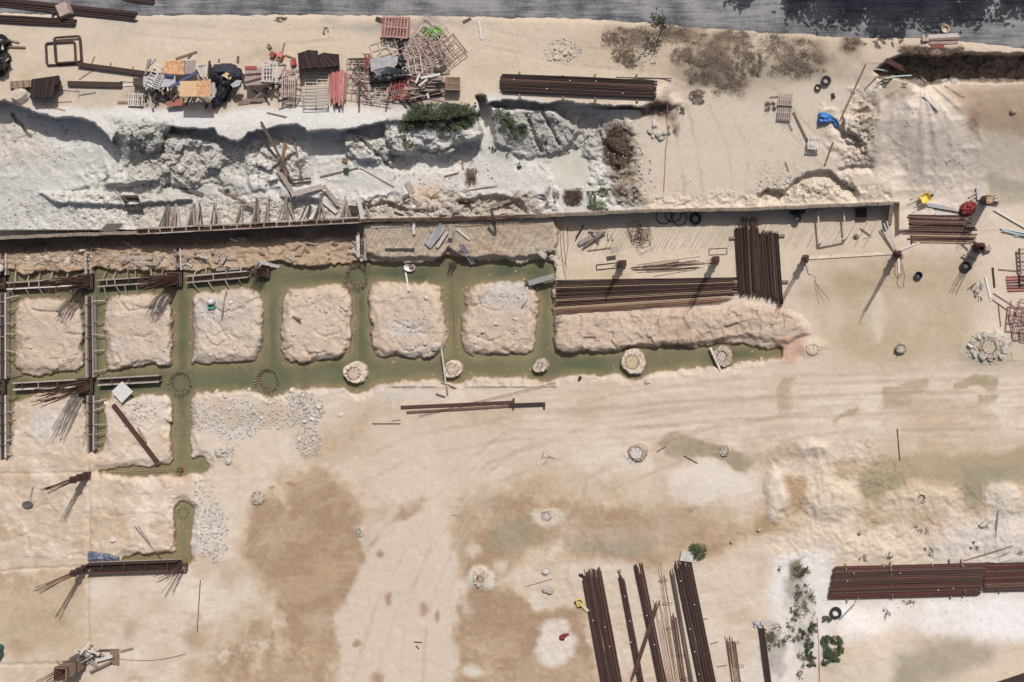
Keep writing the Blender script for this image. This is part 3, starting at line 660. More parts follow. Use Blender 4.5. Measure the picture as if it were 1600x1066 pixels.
mg = N.new("ShaderNodeMath"); mg.operation = 'MULTIPLY'; mg.inputs[1].default_value = .8; L.new(ag.outputs['Fac'], mg.inputs[0]); L.new(mg.outputs[0], bp.inputs['Strength'])
L.new(ad2.outputs[0], bp.inputs['Height']); L.new(bp.outputs[0], b.inputs['Normal'])

def W(px, py, z=0.0):
    """World point at height z that stands where (px, py) is in the survey plan."""
    k = (H - z) / H
    return Vector(((px - NX) / SC * k, (NY - py) / SC * k, z))

def PX(p):
    k = H / (H - p[2])
    return p[0] * k * SC + NX, NY - p[1] * k * SC

def gz(px, py):
    i = int(np.clip(np.searchsorted(AU, px) - 1, 0, AU.size - 2)); j = int(np.clip(np.searchsorted(AV, py) - 1, 0, AV.size - 2))
    a = min(1, max(0, (px - AU[i]) / (AU[i + 1] - AU[i]))); b_ = min(1, max(0, (py - AV[j]) / (AV[j + 1] - AV[j])))
    return float((ZG[j, i] * (1 - a) + ZG[j, i + 1] * a) * (1 - b_) + (ZG[j + 1, i] * (1 - a) + ZG[j + 1, i + 1] * a) * b_)

def grid_mesh(name, X, Y, Z, shape, material):
    nv, nu = shape
    me = bpy.data.meshes.new(name)
    co = np.stack([X, Y, Z], 1).astype(np.float32).ravel()
    i = np.arange(nv * nu).reshape(nv, nu)
    q = np.stack([i[1:, :-1], i[1:, 1:], i[:-1, 1:], i[:-1, :-1]], -1).reshape(-1, 4)
    me.vertices.add(nv * nu); me.vertices.foreach_set("co", co)
    me.loops.add(q.size); me.loops.foreach_set("vertex_index", q.ravel().astype(np.int32))
    me.polygons.add(len(q)); me.polygons.foreach_set("loop_start", np.arange(0, q.size, 4, dtype=np.int32))
    me.polygons.foreach_set("use_smooth", np.ones(len(q), bool))
    me.update(); me.validate()
    me.materials.append(material)
    o = bpy.data.objects.new(name, me); COL.objects.link(o)
    return o

k = (H - z) / H
ground = grid_mesh("ground", (u - NX) / SC * k, (NY - v) / SC * k, z, GU.shape, gm)
ca = ground.data.attributes.new("soil", 'FLOAT_COLOR', 'POINT')
rg = np.zeros(NP)
for pl in ([(-60, 175), (200, 200), (420, 185), (640, 190), (1000, 165), (1010, 332), (-60, 372)], [(1180, 255), (1345, 255), (1345, 318), (1180, 318)], [(1320, 140), (1372, 140), (1360, 270)], [(-60, 376), (870, 340), (870, 410), (-60, 446)], [(866, 490), (1225, 480), (1262, 520), (866, 550)]):
    idx, d = psdf(pl, 2); rg[idx] = np.maximum(rg[idx], sstep(16, -16, d))
rg = np.maximum(rg, ((dch > -6) & (dch < 70) & (v > 430) & (v < 610) & (u < 872)) * .9)
ga = ground.data.attributes.new("grit", 'FLOAT', 'POINT'); ga.data.foreach_set("value", (0.22 + .78 * rg).astype(np.float32))
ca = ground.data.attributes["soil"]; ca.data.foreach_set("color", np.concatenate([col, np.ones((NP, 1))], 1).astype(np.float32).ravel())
ground["kind"] = "structure"; ground["label"] = "pale sandy and chalky ground of the excavated building site"
# ------------------------------------------------------------------ mesh helpers
LOC = {}
class MB:
    """Collects boxes, bars and tubes in world coordinates; build() links them as one mesh."""
    def __init__(s): s.v = []; s.f = []
    def add(s, vs, fs):
        n = len(s.v); s.v += [tuple(p) for p in vs]; s.f += [tuple(i + n for i in f) for f in fs]
    def hexa(s, c):  # 8 corners: bottom ring, top ring
        s.add(c, [(3, 2, 1, 0), (4, 5, 6, 7), (0, 1, 5, 4), (1, 2, 6, 5), (2, 3, 7, 6), (3, 0, 4, 7)])
    def beam(s, p0, p1, w, h, up=(0, 0, 1), off=0.0):
        """Bar from p0 to p1, w wide sideways, h deep along up (p0, p1 on the middle of its underside)."""
        p0, p1 = Vector(p0), Vector(p1); d = (p1 - p0).normalized(); upv = Vector(up)
        if abs(d.dot(upv)) > .97: upv = Vector((0.3, .95, 0))
        sd_ = d.cross(upv).normalized(); uu = sd_.cross(d).normalized()
        a = sd_ * (w / 2); p0 = p0 + sd_ * off; p1 = p1 + sd_ * off
        s.hexa([p0 - a, p0 + a, p1 + a, p1 - a, p0 - a + uu * h, p0 + a + uu * h, p1 + a + uu * h, p1 - a + uu * h])
    def box(s, c, sx, sy, sz, rot=0.0):
        cr, sr = math.cos(rot), math.sin(rot); o = []
        for z_ in (0, sz):
            for x, y in ((-1, -1), (1, -1), (1, 1), (-1, 1)):
                x_, y_ = x * sx / 2, y * sy / 2
                o.append((c[0] + x_ * cr - y_ * sr, c[1] + x_ * sr + y_ * cr, c[2] + z_))
        s.hexa(o)
    def tube(s, pts, r, n=6, cap=True):
        pts = [Vector(p) for p in pts]; n0 = len(s.v); m = len(pts)
        for k_, p in enumerate(pts):
            d = (pts[min(k_ + 1, m - 1)] - pts[max(k_ - 1, 0)]).normalized()
            ref = Vector((0, 0, 1)) if abs(d.z) < .9 else Vector((1, 0, 0))
            a = d.cross(ref).normalized(); b_ = a.cross(d).normalized()
            rr = r[k_] if isinstance(r, (list, tuple)) else r
            for j in range(n):
                t = 2 * math.pi * j / n
                s.v.append(tuple(p + a * (rr * math.cos(t)) + b_ * (rr * math.sin(t))))
        for k_ in range(m - 1):
            for j in range(n):
                a0 = n0 + k_ * n + j; a1 = n0 + k_ * n + (j + 1) % n
                s.f.append((a0, a1, a1 + n, a0 + n))
        if cap:
            s.f.append(tuple(n0 + j for j in range(n))[::-1]); s.f.append(tuple(n0 + (m - 1) * n + j for j in range(n)))
    def lathe(s, c, prof, n=16, sq=1.0, rot=0.0):
        n0 = len(s.v)
        for r_, z_ in prof:
            for j in range(n):
                t = 2 * math.pi * j / n + rot
                s.v.append((c[0] + r_ * math.cos(t), c[1] + r_ * sq * math.sin(t), c[2] + z_))
        for k_ in range(len(prof) - 1):
            for j in range(n):
                a0 = n0 + k_ * n + j; a1 = n0 + k_ * n + (j + 1) % n
                s.f.append((a0, a1, a1 + n, a0 + n))
        s.f.append(tuple(n0 + j for j in range(n))[::-1]); s.f.append(tuple(n0 + (len(prof) - 1) * n + j for j in range(n)))
    def torus(s, c, R_, r_, n=20, m=8, tilt=None):
        n0 = len(s.v); tilt = tilt or Matrix.Identity(3)
        for i in range(n):
            t = 2 * math.pi * i / n
            for j in range(m):
                q = 2 * math.pi * j / m
                p = Vector(((R_ + r_ * math.cos(q)) * math.cos(t), (R_ + r_ * math.cos(q)) * math.sin(t), r_ * math.sin(q)))
                s.v.append(tuple(Vector(c) + tilt @ p))
        for i in range(n):
            for j in range(m):
                s.f.append((n0 + i * m + j, n0 + ((i + 1) % n) * m + j, n0 + ((i + 1) % n) * m + (j + 1) % m, n0 + i * m + (j + 1) % m))
    def build(s, name, material, parent=None, smooth=False):
        a = np.array(s.v, float)
        if parent is not None: loc = Vector(LOC[parent.name])
        else:
            lo, hi = a.min(0), a.max(0); loc = Vector(((lo[0] + hi[0]) / 2, (lo[1] + hi[1]) / 2, lo[2]))
        me = bpy.data.meshes.new(name)
        me.from_pydata((a - np.array(loc)).tolist(), [], s.f)
        if smooth: me.polygons.foreach_set("use_smooth", [True] * len(me.polygons))
        me.materials.append(material); me.update()
        o = bpy.data.objects.new(name, me); COL.objects.link(o)
        if parent is not None: o.parent = parent
        else: o.location = loc
        LOC[o.name] = tuple(loc)
        return o

def tag(o, label, cat, group=None, kind=None):
    o["label"] = label
    if cat: o["category"] = cat
    if group: o["group"] = group
    if kind: o["kind"] = kind
    return o

def thing(name, label, cat, p, group=None):
    o = bpy.data.objects.new(name, None); o.empty_display_size = .2
    o.location = p; COL.objects.link(o); LOC[o.name] = tuple(p)
    return tag(o, label, cat, group)

def ground_line(p0, p1, dz0, dz1, lift=True, n=9):
    z0 = gz(*p0) + dz0; z1 = gz(*p1) + dz1; up = 0
    if lift:
        for k_ in range(1, n):
            t = k_ / n
            g = gz(p0[0] * (1 - t) + p1[0] * t, p0[1] * (1 - t) + p1[1] * t)
            up = max(up, g - (z0 * (1 - t) + z1 * t))
        up = min(up, .35)
    return W(*p0, z0 + up), W(*p1, z1 + up)

def plank(p0, p1, w, label, m=None, th=.05, dz=0.01, dz1=None, name="plank", cat="plank", group=None):
    """A board lying on the ground from plan point p0 to p1, w plan pixels wide."""
    a, b_ = ground_line(p0, p1, dz, dz if dz1 is None else dz1)
    mb = MB(); mb.beam(a, b_, w / SC, th)
    return tag(mb.build(name, m or M_WOOD), label, cat, group)

def rod(p0, p1, r, label, m=None, dz=0.01, dz1=None, name="rebar", cat="rebar", group=None, sag=0.0, n=5):
    a, b_ = ground_line(p0, p1, dz + r, (dz if dz1 is None else dz1) + r)
    d = b_ - a; s_ = Vector((-d.y, d.x, 0)).normalized(); ph = rnd.uniform(-1, 1) * sag
    pts = [a + d * (k_ / (n - 1)) + s_ * (math.sin(math.pi * k_ / (n - 1)) * ph) for k_ in range(n)]
    mb = MB(); mb.tube(pts, r, 6)
    return tag(mb.build(name, m or M_RUST), label, cat, group)

# ------------------------------------------------------------------ water, road
def water_sheet(name, u0, u1, v0, v1, step, zz, label, shallow, deep, depth):
    X, Y = np.meshgrid(np.arange(u0, u1, step), np.arange(v0, v1, step)); a, b_ = X.ravel(), Y.ravel()
    m, nt_, bs = newmat(name + "_surface")
    N = nt_.nodes; L = nt_.links
    at = N.new("ShaderNodeAttribute"); at.attribute_name = "silt"
    no = N.new("ShaderNodeTexNoise"); no.inputs['Scale'].default_value = .8; no.inputs['Detail'].default_value = 4
    g = N.new("ShaderNodeNewGeometry"); L.new(g.outputs['Position'], no.inputs['Vector'])
    mr = N.new("ShaderNodeMapRange"); mr.inputs['To Min'].default_value = .72; mr.inputs['To Max'].default_value = 1.28; L.new(no.outputs[0], mr.inputs[0])
    hs = N.new("ShaderNodeHueSaturation"); L.new(mr.outputs[0], hs.inputs['Value']); L.new(at.outputs['Color'], hs.inputs['Color'])
    L.new(hs.outputs[0], bs.inputs['Base Color']); bs.inputs['Roughness'].default_value = .08; bs.inputs['IOR'].default_value = 1.33
    no2 = N.new("ShaderNodeTexNoise"); no2.inputs['Scale'].default_value = 3; L.new(g.outputs['Position'], no2.inputs['Vector'])
    bp = N.new("ShaderNodeBump"); bp.inputs['Strength'].default_value = .08; bp.inputs['Distance'].default_value = .02
    L.new(no2.outputs[0], bp.inputs['Height']); L.new(bp.outputs[0], bs.inputs['Normal'])
    kk = (H - zz) / H
    o = grid_mesh(name, (a - NX) / SC * kk, (NY - b_) / SC * kk, np.full(a.size, zz), X.shape, m)
    t = np.clip(depth(a, b_), 0, 1)[:, None]
    c = np.array(shallow)[None] * (1 - t) + np.array(deep)[None] * t
    at_ = o.data.attributes.new("silt", 'FLOAT_COLOR', 'POINT')
    at_.data.foreach_set("color", np.concatenate([c, np.ones((a.size, 1))], 1).astype(np.float32).ravel())
    return tag(o, label, None, None, "structure")

def dch_at(a, b_):
    i = np.clip(np.searchsorted(AU, a) - 1, 0, AU.size - 1); j = np.clip(np.searchsorted(AV, b_) - 1, 0, AV.size - 1)
    return dch.reshape(GU.shape)[j, i]
WZ = -0.55
def silt_depth(a, b_):
    d = sstep(2, -13, dch_at(a, b_))
    lim = sstep(620, 700, b_) * sstep(200, 262, a) + sstep(690, 720, b_)
    return np.clip(d * (1 - .55 * np.clip(lim, 0, 1)) * (.75 + .5 * fbm(a, b_, 90, 3, 91)), 0, 1)
water_sheet("water", -60, 1290, 385, 900, 3, WZ, "murky green water standing in the grid of foundation trenches", C(140, 129, 92), C(95, 101, 73), silt_depth)
water_sheet("pond_water", 852, 936, 224, 300, 3, 1.62, "milky pond in the chalk behind the retaining wall", C(206, 202, 188), C(200, 197, 176), lambda a, b_: np.clip(1 - np.hypot(a - 893, b_ - 262) / 34, 0, 1))

m, nt_, bs = newmat("worn_asphalt")
N = nt_.nodes; L = nt_.links
g = N.new("ShaderNodeNewGeometry"); mp = N.new("ShaderNodeMapping"); mp.inputs['Scale'].default_value = (.22, 3.2, 1); mp.inputs['Rotation'].default_value = (0, 0, R(-1))
n1 = N.new("ShaderNodeTexNoise"); n1.inputs['Scale'].default_value = 1.6; n1.inputs['Detail'].default_value = 8; n1.inputs['Roughness'].default_value = .7
n2 = N.new("ShaderNodeTexNoise"); n2.inputs['Scale'].default_value = .5; n2.inputs['Detail'].default_value = 5
n3 = N.new("ShaderNodeTexNoise"); n3.inputs['Scale'].default_value = 7; n3.inputs['Detail'].default_value = 5
L.new(g.outputs['Position'], mp.inputs[0]); L.new(mp.outputs[0], n1.inputs['Vector']); L.new(g.outputs['Position'], n2.inputs['Vector']); L.new(g.outputs['Position'], n3.inputs['Vector'])
a1 = N.new("ShaderNodeMath"); a1.operation = 'ADD'; a2 = N.new("ShaderNodeMath"); a2.operation = 'MULTIPLY_ADD'; a2.inputs[1].default_value = .35
L.new(n3.outputs[0], a2.inputs[0]); L.new(n2.outputs[0], a1.inputs[0]); L.new(n1.outputs[0], a1.inputs[1]); L.new(a1.outputs[0], a2.inputs[2])
rp = N.new("ShaderNodeValToRGB"); rp.color_ramp.elements[0].position = 1.0 / 1.6; rp.color_ramp.elements[1].position = 1.34 / 1.6
dv = N.new("ShaderNodeMath"); dv.operation = 'DIVIDE'; dv.inputs[1].default_value = 1.6; L.new(a2.outputs[0], dv.inputs[0]); L.new(dv.outputs[0], rp.inputs[0])
rp.color_ramp.elements[0].color = (*C(90, 92, 97), 1); rp.color_ramp.elements[1].color = (*C(160, 158, 156), 1)
L.new(rp.outputs[0], bs.inputs['Base Color']); bs.inputs['Roughness'].default_value = .9
M_ROAD = m
xs = np.concatenate([np.arange(-3000, -60, 98), np.arange(-60, 1680, 2.5), np.arange(1680, 4600, 97)])
ed = np.interp(xs, [p[0] for p in RO], [p[1] for p in RO]) + 4.0 * fbm(xs, xs * 0, 60, 4, 95) + 2.6 * fbm(xs, xs * 0, 9, 3, 96)
rows = [ed, ed - 6, ed - 60, ed - 200, ed - 420]
RX = np.tile(xs, (5, 1)); RY = np.stack(rows); RZ = np.tile(np.array([TOP - .12, TOP + .02, TOP + .03, TOP + .03, TOP + .0])[:, None], (1, xs.size))
kk = (H - RZ) / H
road = grid_mesh("road", ((RX - NX) / SC * kk).ravel()[::1], ((NY - RY) / SC * kk).ravel(), RZ.ravel(), RX.shape, M_ROAD)
# rows run downwards in the plan from the edge: flip so that the faces look up
for p_ in road.data.polygons: pass
road.data.flip_normals()
tag(road, "worn grey asphalt road along the top of the site", None, None, "structure")
def kerb():
    pass

# ------------------------------------------------------------------ retaining wall with starter bars
WT = 1.72
wt = thing("retaining_wall", "long concrete retaining wall with a row of upright starter bars, dropping to the flooded trenches", "wall", W(700, 344, 0))
def wall_mesh():
    mb = MB(); pts = [(-60, 376)] + [(x, float(yw(x)) + rnd.uniform(-.8, .8)) for x in range(-20, 1390, 13)] + [(1396, 318)]
    for k_ in range(len(pts) - 1):
        p, q = pts[k_], pts[k_ + 1]
        t = WT + .05 * math.sin(k_ * 1.7) - (.25 if 566 < p[0] < 800 else 0)
        a0 = W(p[0], p[1] - 2.6, t); a1 = W(q[0], q[1] - 2.6, t); b0 = W(p[0], p[1] + 2.6, t); b1 = W(q[0], q[1] + 2.6, t)
        base = [Vector((c.x, c.y, -.7)) for c in (b0, b1, a1, a0)]
        mb.hexa(base + [b0, b1, a1, a0])
    return mb.build("wall_body", M_CONCD, wt)
wall_mesh()
mb = MB()
p, q = W(1396, 318, WT), W(1392, 350, WT)
mb.hexa([W(1391, 319, -.3), W(1397, 319, -.3), W(1393, 350, -.3), W(1387, 350, -.3), W(1391, 319, WT - .01), W(1397, 319, WT - .01), W(1393, 350, .9), W(1387, 350, .9)])
mb.build("return_wall", M_CONCD, wt)
bars = []
for k_ in range(172):
    x = 572 + k_ * 4.78 + rnd.uniform(-.8, .8)
    if x > 1390: break
    y = float(yw(x)) + rnd.uniform(-1.4, 1.6)
    h_ = rnd.uniform(2.6, 3.4) * (1.0 if rnd.random() > .12 else .6)
    a = W(x, y, WT - .1); b_ = a + Vector((rnd.uniform(-.12, .12), rnd.uniform(-.12, .12), h_))
    bars.append((a, (a + b_) / 2 + Vector((rnd.uniform(-.03, .03), rnd.uniform(-.03, .03), 0)), b_))
for t in bars[-100:]:
    mb = MB(); mb.tube(t, .014, 5); mb.build("starter_bar", M_RUST, wt)
mb = MB()
for t in bars[:-100]: mb.tube(t, .013, 5)
o = mb.build("starter_bars", M_RUST, wt); o["kind"] = "stuff"
# ------------------------------------------------------------------ small builders
def one(name, mb, m, label, cat, group=None, smooth=False):
    return tag(mb.build(name, m, None, smooth), label, cat, group)

def bundle(name, label, cat, p0, p1, w, n, layers, r, m, ends=.25, base=.06, group=None, extra=None, taper=1.0, part="bar", m2=None, shear=0.0):
    """A tied bundle: n bars side by side in some layers, running p0 -> p1 (plan points on its centre line), w plan px wide."""
    a, b_ = ground_line(p0, p1, base, base)
    t = thing(name, label, cat, (a + b_) / 2, group)
    d = (b_ - a).normalized(); s_ = Vector((d.y, -d.x, 0)).normalized(); wm = w / SC
    for l_ in range(layers):
        nn = n if l_ == 0 else max(2, int(n * .66))
        for k_ in range(nn):
            q = (k_ - (nn - 1) / 2) * wm / nn * (1 if l_ == 0 else .94) + rnd.uniform(-.3, .3) * wm / nn
            e0, e1 = rnd.uniform(-ends * 1.4, ends * .5), rnd.uniform(-ends * .5, ends * 1.4)
            zz = r + l_ * 1.75 * r + rnd.uniform(0, r * .5)
            sh = shear * (k_ / max(1, nn - 1) - .5)
            p = a + s_ * q + d * (e0 + sh) + Vector((0, 0, zz)); o_ = b_ + s_ * q * taper + d * (e1 + sh) + Vector((0, 0, zz))
            mid_ = (p + o_) / 2 + s_ * rnd.uniform(-.05, .05)
            mb = MB(); mb.tube([p, mid_, o_], r, 6)
            mb.build(part, (m if l_ == 0 and layers > 1 else rnd.choice([m2, m2, m, m, M_RUST, M_RUSTR if n > 8 else m])) if m2 else m, t)  # bottom layer keeps its own, mostly darker material as painted shade in the gaps
    return t

def tie_wires(t, p0, p1, w, fr, zt_, m=None):
    a, b_ = W(*p0, gz(*p0)), W(*p1, gz(*p1)); d = (b_ - a).normalized(); s_ = Vector((d.y, -d.x, 0)).normalized()
    for f in fr:
        c = a + (b_ - a) * f + Vector((0, 0, zt_)) + s_ * rnd.uniform(-.45, .45) * w / SC
        mb = MB(); mb.lathe(c, [(.0, 0), (.045, .0), (.05, .03), (.02, .05)], 6); mb.build("tag", M_WHITEM, t)

def frame_rect(cx, cy, w, h, rot, z_, m, label, r=.03, name="scaffold_frame", cat="scaffold frame", group=None, bars=3, tilt=0.0, cross=1, braces=False):
    """A welded tube frame, w x h plan px, lying at height z_ above the ground, one side raised by tilt metres."""
    c = W(cx, cy, gz(cx, cy) + z_); cr, sr = math.cos(R(-rot)), math.sin(R(-rot)); W2, H2 = w / SC / 2, h / SC / 2
    def P(x, y): return c + Vector((x * cr - y * sr, x * sr + y * cr, r + tilt * (x / W2 * .5 + .5)))
    mb = MB()
    mb.tube([P(-W2, -H2), P(-W2, H2)], r); mb.tube([P(W2, -H2), P(W2, H2)], r)
    for k_ in range(bars):
        y = -H2 * .96 + 1.92 * H2 * k_ / max(1, bars - 1); mb.tube([P(-W2, y), P(W2, y)], r * .9)
    for k_ in range(cross):
        x = -W2 + 2 * W2 * (k_ + 1) / (cross + 1); mb.tube([P(x, -H2 * .96), P(x, H2 * .96)], r * .75)
    if braces:
        mb.tube([P(-W2, -H2), P(0, 0)], r * .7); mb.tube([P(W2, -H2), P(0, 0)], r * .7)
    return one(name, mb, m, label, cat, group)

def pallet(cx, cy, w, h, rot, z_, label, m=None, boards=6, name="pallet", group=None, tilt=0.0):
    c = W(cx, cy, gz(cx, cy) + z_); t = thing(name, label, "pallet", c, group); cr, sr = math.cos(R(-rot)), math.sin(R(-rot)); ww, hh = w / SC, h / SC
    def P(x, y, zz): return c + Vector((x * cr - y * sr, x * sr + y * cr, zz + tilt * (y / hh + .5)))
    for k_ in range(3):
        y = (-.46 + .46 * k_) * hh; mb = MB(); mb.beam(P(-ww / 2, y, 0), P(ww / 2, y, 0), .09, .10); mb.build("stringer", m or M_WOOD, t)
    for k_ in range(boards):
        x = (-.5 + (k_ + .5) / boards) * ww; mb = MB(); mb.beam(P(x, -hh / 2, .10), P(x, hh / 2, .10), ww / boards * .62, .025); mb.build("deck_board", m or M_WOOD, t)
    return t

def tyre(cx, cy, Ro, label, z_=0.0, tilt=None, group=None):
    c = W(cx, cy, gz(cx, cy) + z_); mb = MB(); rr = Ro * .27
    n0 = 24
    prof = [(Ro * .55, 0), (Ro * .62, -.35), (Ro * .92, -.36), (Ro, -.2), (Ro, .2), (Ro * .92, .36), (Ro * .62, .35), (Ro * .55, 0)]
    T = tilt or Matrix.Identity(3)
    for i in range(n0):
        a = 2 * math.pi * i / n0
        for j, (r_, h_) in enumerate(prof[:-1]):
            k2 = 1.0 + (.015 if (i % 2 and j in (3, 4)) else 0)
            p = T @ Vector((r_ * k2 * math.cos(a), r_ * k2 * math.sin(a), h_ * Ro * .8)); mb.v.append(tuple(c + p + Vector((0, 0, Ro * .29))))
    m_ = len(prof) - 1
    for i in range(n0):
        for j in range(m_):
            mb.f.append((i * m_ + j, ((i + 1) % n0) * m_ + j, ((i + 1) % n0) * m_ + (j + 1) % m_, i * m_ + (j + 1) % m_))
    return one("tyre", mb, M_TYRE, label, "tyre", group, True)

def cloth(poly, z_, amp, label, m, name="tarp", cat="tarpaulin", step=1.6, seed=3, sc=7, peak=None, thick=.02, edge_drop=.5):
    """A crumpled sheet: plan outline draped on a lumpy heap, z_ high in the middle and falling to the ground at its edge."""
    p = np.array(poly, float); lo, hi = p.min(0), p.max(0)
    xs_, ys_ = np.arange(lo[0], hi[0] + step, step), np.arange(lo[1], hi[1] + step, step)
    X, Y = np.meshgrid(xs_, ys_); x, y = X.ravel(), Y.ravel()
    ins = np.zeros(x.size, bool); d2 = np.full(x.size, 1e9)
    xw = x + 1.2 * fbm(x, y, 5, 2, seed + 5); yw_ = y + 1.2 * fbm(x, y, 5, 2, seed + 6)
    for k_ in range(len(p)):
        a, b_ = p[k_], p[(k_ + 1) % len(p)]; e = b_ - a
        t = np.clip(((xw - a[0]) * e[0] + (yw_ - a[1]) * e[1]) / (e @ e + 1e-9), 0, 1)
        d2 = np.minimum(d2, (xw - a[0] - t * e[0]) ** 2 + (yw_ - a[1] - t * e[1]) ** 2)
        if abs(e[1]) > 1e-9: ins ^= ((a[1] > yw_) != (b_[1] > yw_)) & (xw < e[0] * (yw_ - a[1]) / e[1] + a[0])
    d = np.sqrt(d2); hgt = z_ * sstep(0, max(2.5, edge_drop * min(hi - lo) * .5), d) + amp * fbm(x, y, sc, 4, seed, .5, True)
    idm = {}; mb = MB()
    nx_ = len(xs_)
    for j in range(len(ys_) - 1):
        for i in range(nx_ - 1):
            q = [j * nx_ + i, (j + 1) * nx_ + i, (j + 1) * nx_ + i + 1, j * nx_ + i + 1]
            if sum(ins[c_] for c_ in q) < 3: continue
            f = []
            for c_ in q:
                if c_ not in idm:
                    idm[c_] = len(mb.v); zz = gz(x[c_], y[c_]) + .04 + max(0, hgt[c_]); mb.v.append(tuple(W(x[c_], y[c_], zz)))
                f.append(idm[c_])
            mb.f.append(tuple(f))
    o = one(name, mb, m, label, cat, None, True)
    so = o.modifiers.new("thickness", 'SOLIDIFY'); so.thickness = thick; so.offset = 1
    return o

def slab_px(pts, z0, th, mb):
    """Flat plate with the plan outline pts at height z0 above the ground under its middle."""
    cx = sum(p[0] for p in pts) / len(pts); cy = sum(p[1] for p in pts) / len(pts); g = gz(cx, cy)
    n0 = len(mb.v); n = len(pts)
    zz = [z0] * n if np.isscalar(z0) else z0
    for dz in (0, th):
        for k_, p in enumerate(pts): mb.v.append(tuple(W(p[0], p[1], g + zz[k_] + dz)))
    mb.f.append(tuple(n0 + k_ for k_ in range(n))); mb.f.append(tuple(n0 + n + k_ for k_ in range(n))[::-1])
    for k_ in range(n):
        mb.f.append((n0 + k_, n0 + n + k_, n0 + n + (k_ + 1) % n, n0 + (k_ + 1) % n))
    return mb

def sheet(pts, z0, label, m, th=.025, name="plywood_sheet", cat="plywood", group=None):
    return one(name, slab_px(pts, z0, th, MB()), m, label, cat, group)

# ------------------------------------------------------------------ foundation formwork in the trenches
def beam_formwork(p0, p1, label, gap=.42, top=.12, n_cl=5, side=(1, 1), cage=True, m=None, hgt=.55, rot_cl=.12, stirrups=0):
    a, b_ = W(*p0, top), W(*p1, top); t = thing("beam_formwork", label, "formwork", (a + b_) / 2 - Vector((0, 0, top + .9)), "timber beam forms in the flooded trenches")
    d = (b_ - a).normalized(); s_ = Vector((d.y, -d.x, 0)); Lm = (b_ - a).length
    for sg in (-1, 1):
        wob = rnd.uniform(-.04, .04)
        mb = MB(); o_ = s_ * sg * gap / 2
        mb.beam(a + o_ - Vector((0, 0, hgt)), b_ + o_ + s_ * wob - Vector((0, 0, hgt)), .04, hgt)
        sb = mb.build("side_board", m or M_WOOD, t)
        mb = MB(); o2 = s_ * sg * (gap / 2 + .05)
        mb.beam(a + o2 - Vector((0, 0, .06)), b_ + o2 + s_ * wob - Vector((0, 0, .06)), .085, .075)
        mb.build("rail", rnd.choice([M_WOODP, M_WOOD, M_WOOD]), sb)
        if side[0 if sg < 0 else 1]:
            for k_ in range(n_cl):
                f = (k_ + .5 + rnd.uniform(-.22, .22)) / n_cl; q = a + d * Lm * f + o2; ln = rnd.uniform(.55, 1.0)
                mb = MB(); mb.beam(q - Vector((0, 0, .02)), q + s_ * sg * ln + d * rnd.uniform(-rot_cl, rot_cl) * 2 - Vector((0, 0, rnd.uniform(.35, .6))), .075, .05)
                mb.build("raking_strut", M_WOOD if rnd.random() < .7 else M_WOODB, sb)
    for k_ in range(max(2, n_cl - 1)):
        f = (k_ + .7 + rnd.uniform(-.2, .2)) / n_cl; q = a + d * Lm * f + Vector((0, 0, .02))
        mb = MB(); mb.beam(q - s_ * gap * .62, q + s_ * gap * .62, .06, .045); mb.build("tie_batten", M_WOODD if rnd.random() < .6 else M_WOOD, t)
    if cage:
        mb = MB()
        for x in (-.12, -.04, .05, .12):
            for zz in (-.12, -.42): mb.tube([a + s_ * x * gap / .42 + Vector((0, 0, zz)), b_ + s_ * x * gap / .42 + Vector((0, 0, zz + rnd.uniform(-.03, .03)))], .016, 5)
        for k_ in range(int(Lm / .25)):
            q = a + d * (.12 + k_ * .25); w_ = gap * .36
            mb.tube([q - s_ * w_ + Vector((0, 0, -.1)), q + s_ * w_ + Vector((0, 0, -.1)), q + s_ * w_ + Vector((0, 0, -.45)), q - s_ * w_ + Vector((0, 0, -.45)), q - s_ * w_ + Vector((0, 0, -.1))], .011, 4)
        mb.build("rebar_cage", M_RUSTD, t)
    return t

FW = "timber beam form holding a rebar cage, "
beam_formwork((10, 447), (112, 441), FW + "topmost one nearest the photo edge", n_cl=5)
beam_formwork((152, 443), (262, 435), FW + "between the first two big column cages", n_cl=6)
beam_formwork((290, 437), (386, 428), FW + "ending beside two pale props", n_cl=4)
beam_formwork((20, 604), (118, 599), FW + "under tall leaning bars", n_cl=4, side=(0, 0))
beam_formwork((152, 597), (248, 592), FW + "running to the white square board", n_cl=3, side=(0, 0))
beam_formwork((3, 458), (3, 592), FW + "upright at the photo edge, upper length", n_cl=7, side=(1, 0), top=.18)
beam_formwork((3, 618), (4, 716), FW + "upright at the photo edge, lower length", n_cl=6, side=(1, 0), top=.18)
beam_formwork((139, 462), (140, 590), FW + "between the first two earth blocks", n_cl=5, side=(1, 0), top=.2)
beam_formwork((141, 618), (141, 704), FW + "ending at dry ground", n_cl=5, side=(1, 0), top=.2)
beam_formwork((138, 396), (138, 428), FW + "stub above the first cage", n_cl=2, side=(0, 0), cage=True, gap=.34)
beam_formwork((277, 388), (278, 422), FW + "stub above the second cage", n_cl=2, side=(0, 0), cage=True, gap=.34)
beam_formwork((563, 366), (565, 402), FW + "stub with loose boards", n_cl=2, side=(0, 1), gap=.5, top=.5)
beam_formwork((4, 396), (4, 430), FW + "stub beside the white tub", n_cl=2, side=(0, 0), gap=.4)

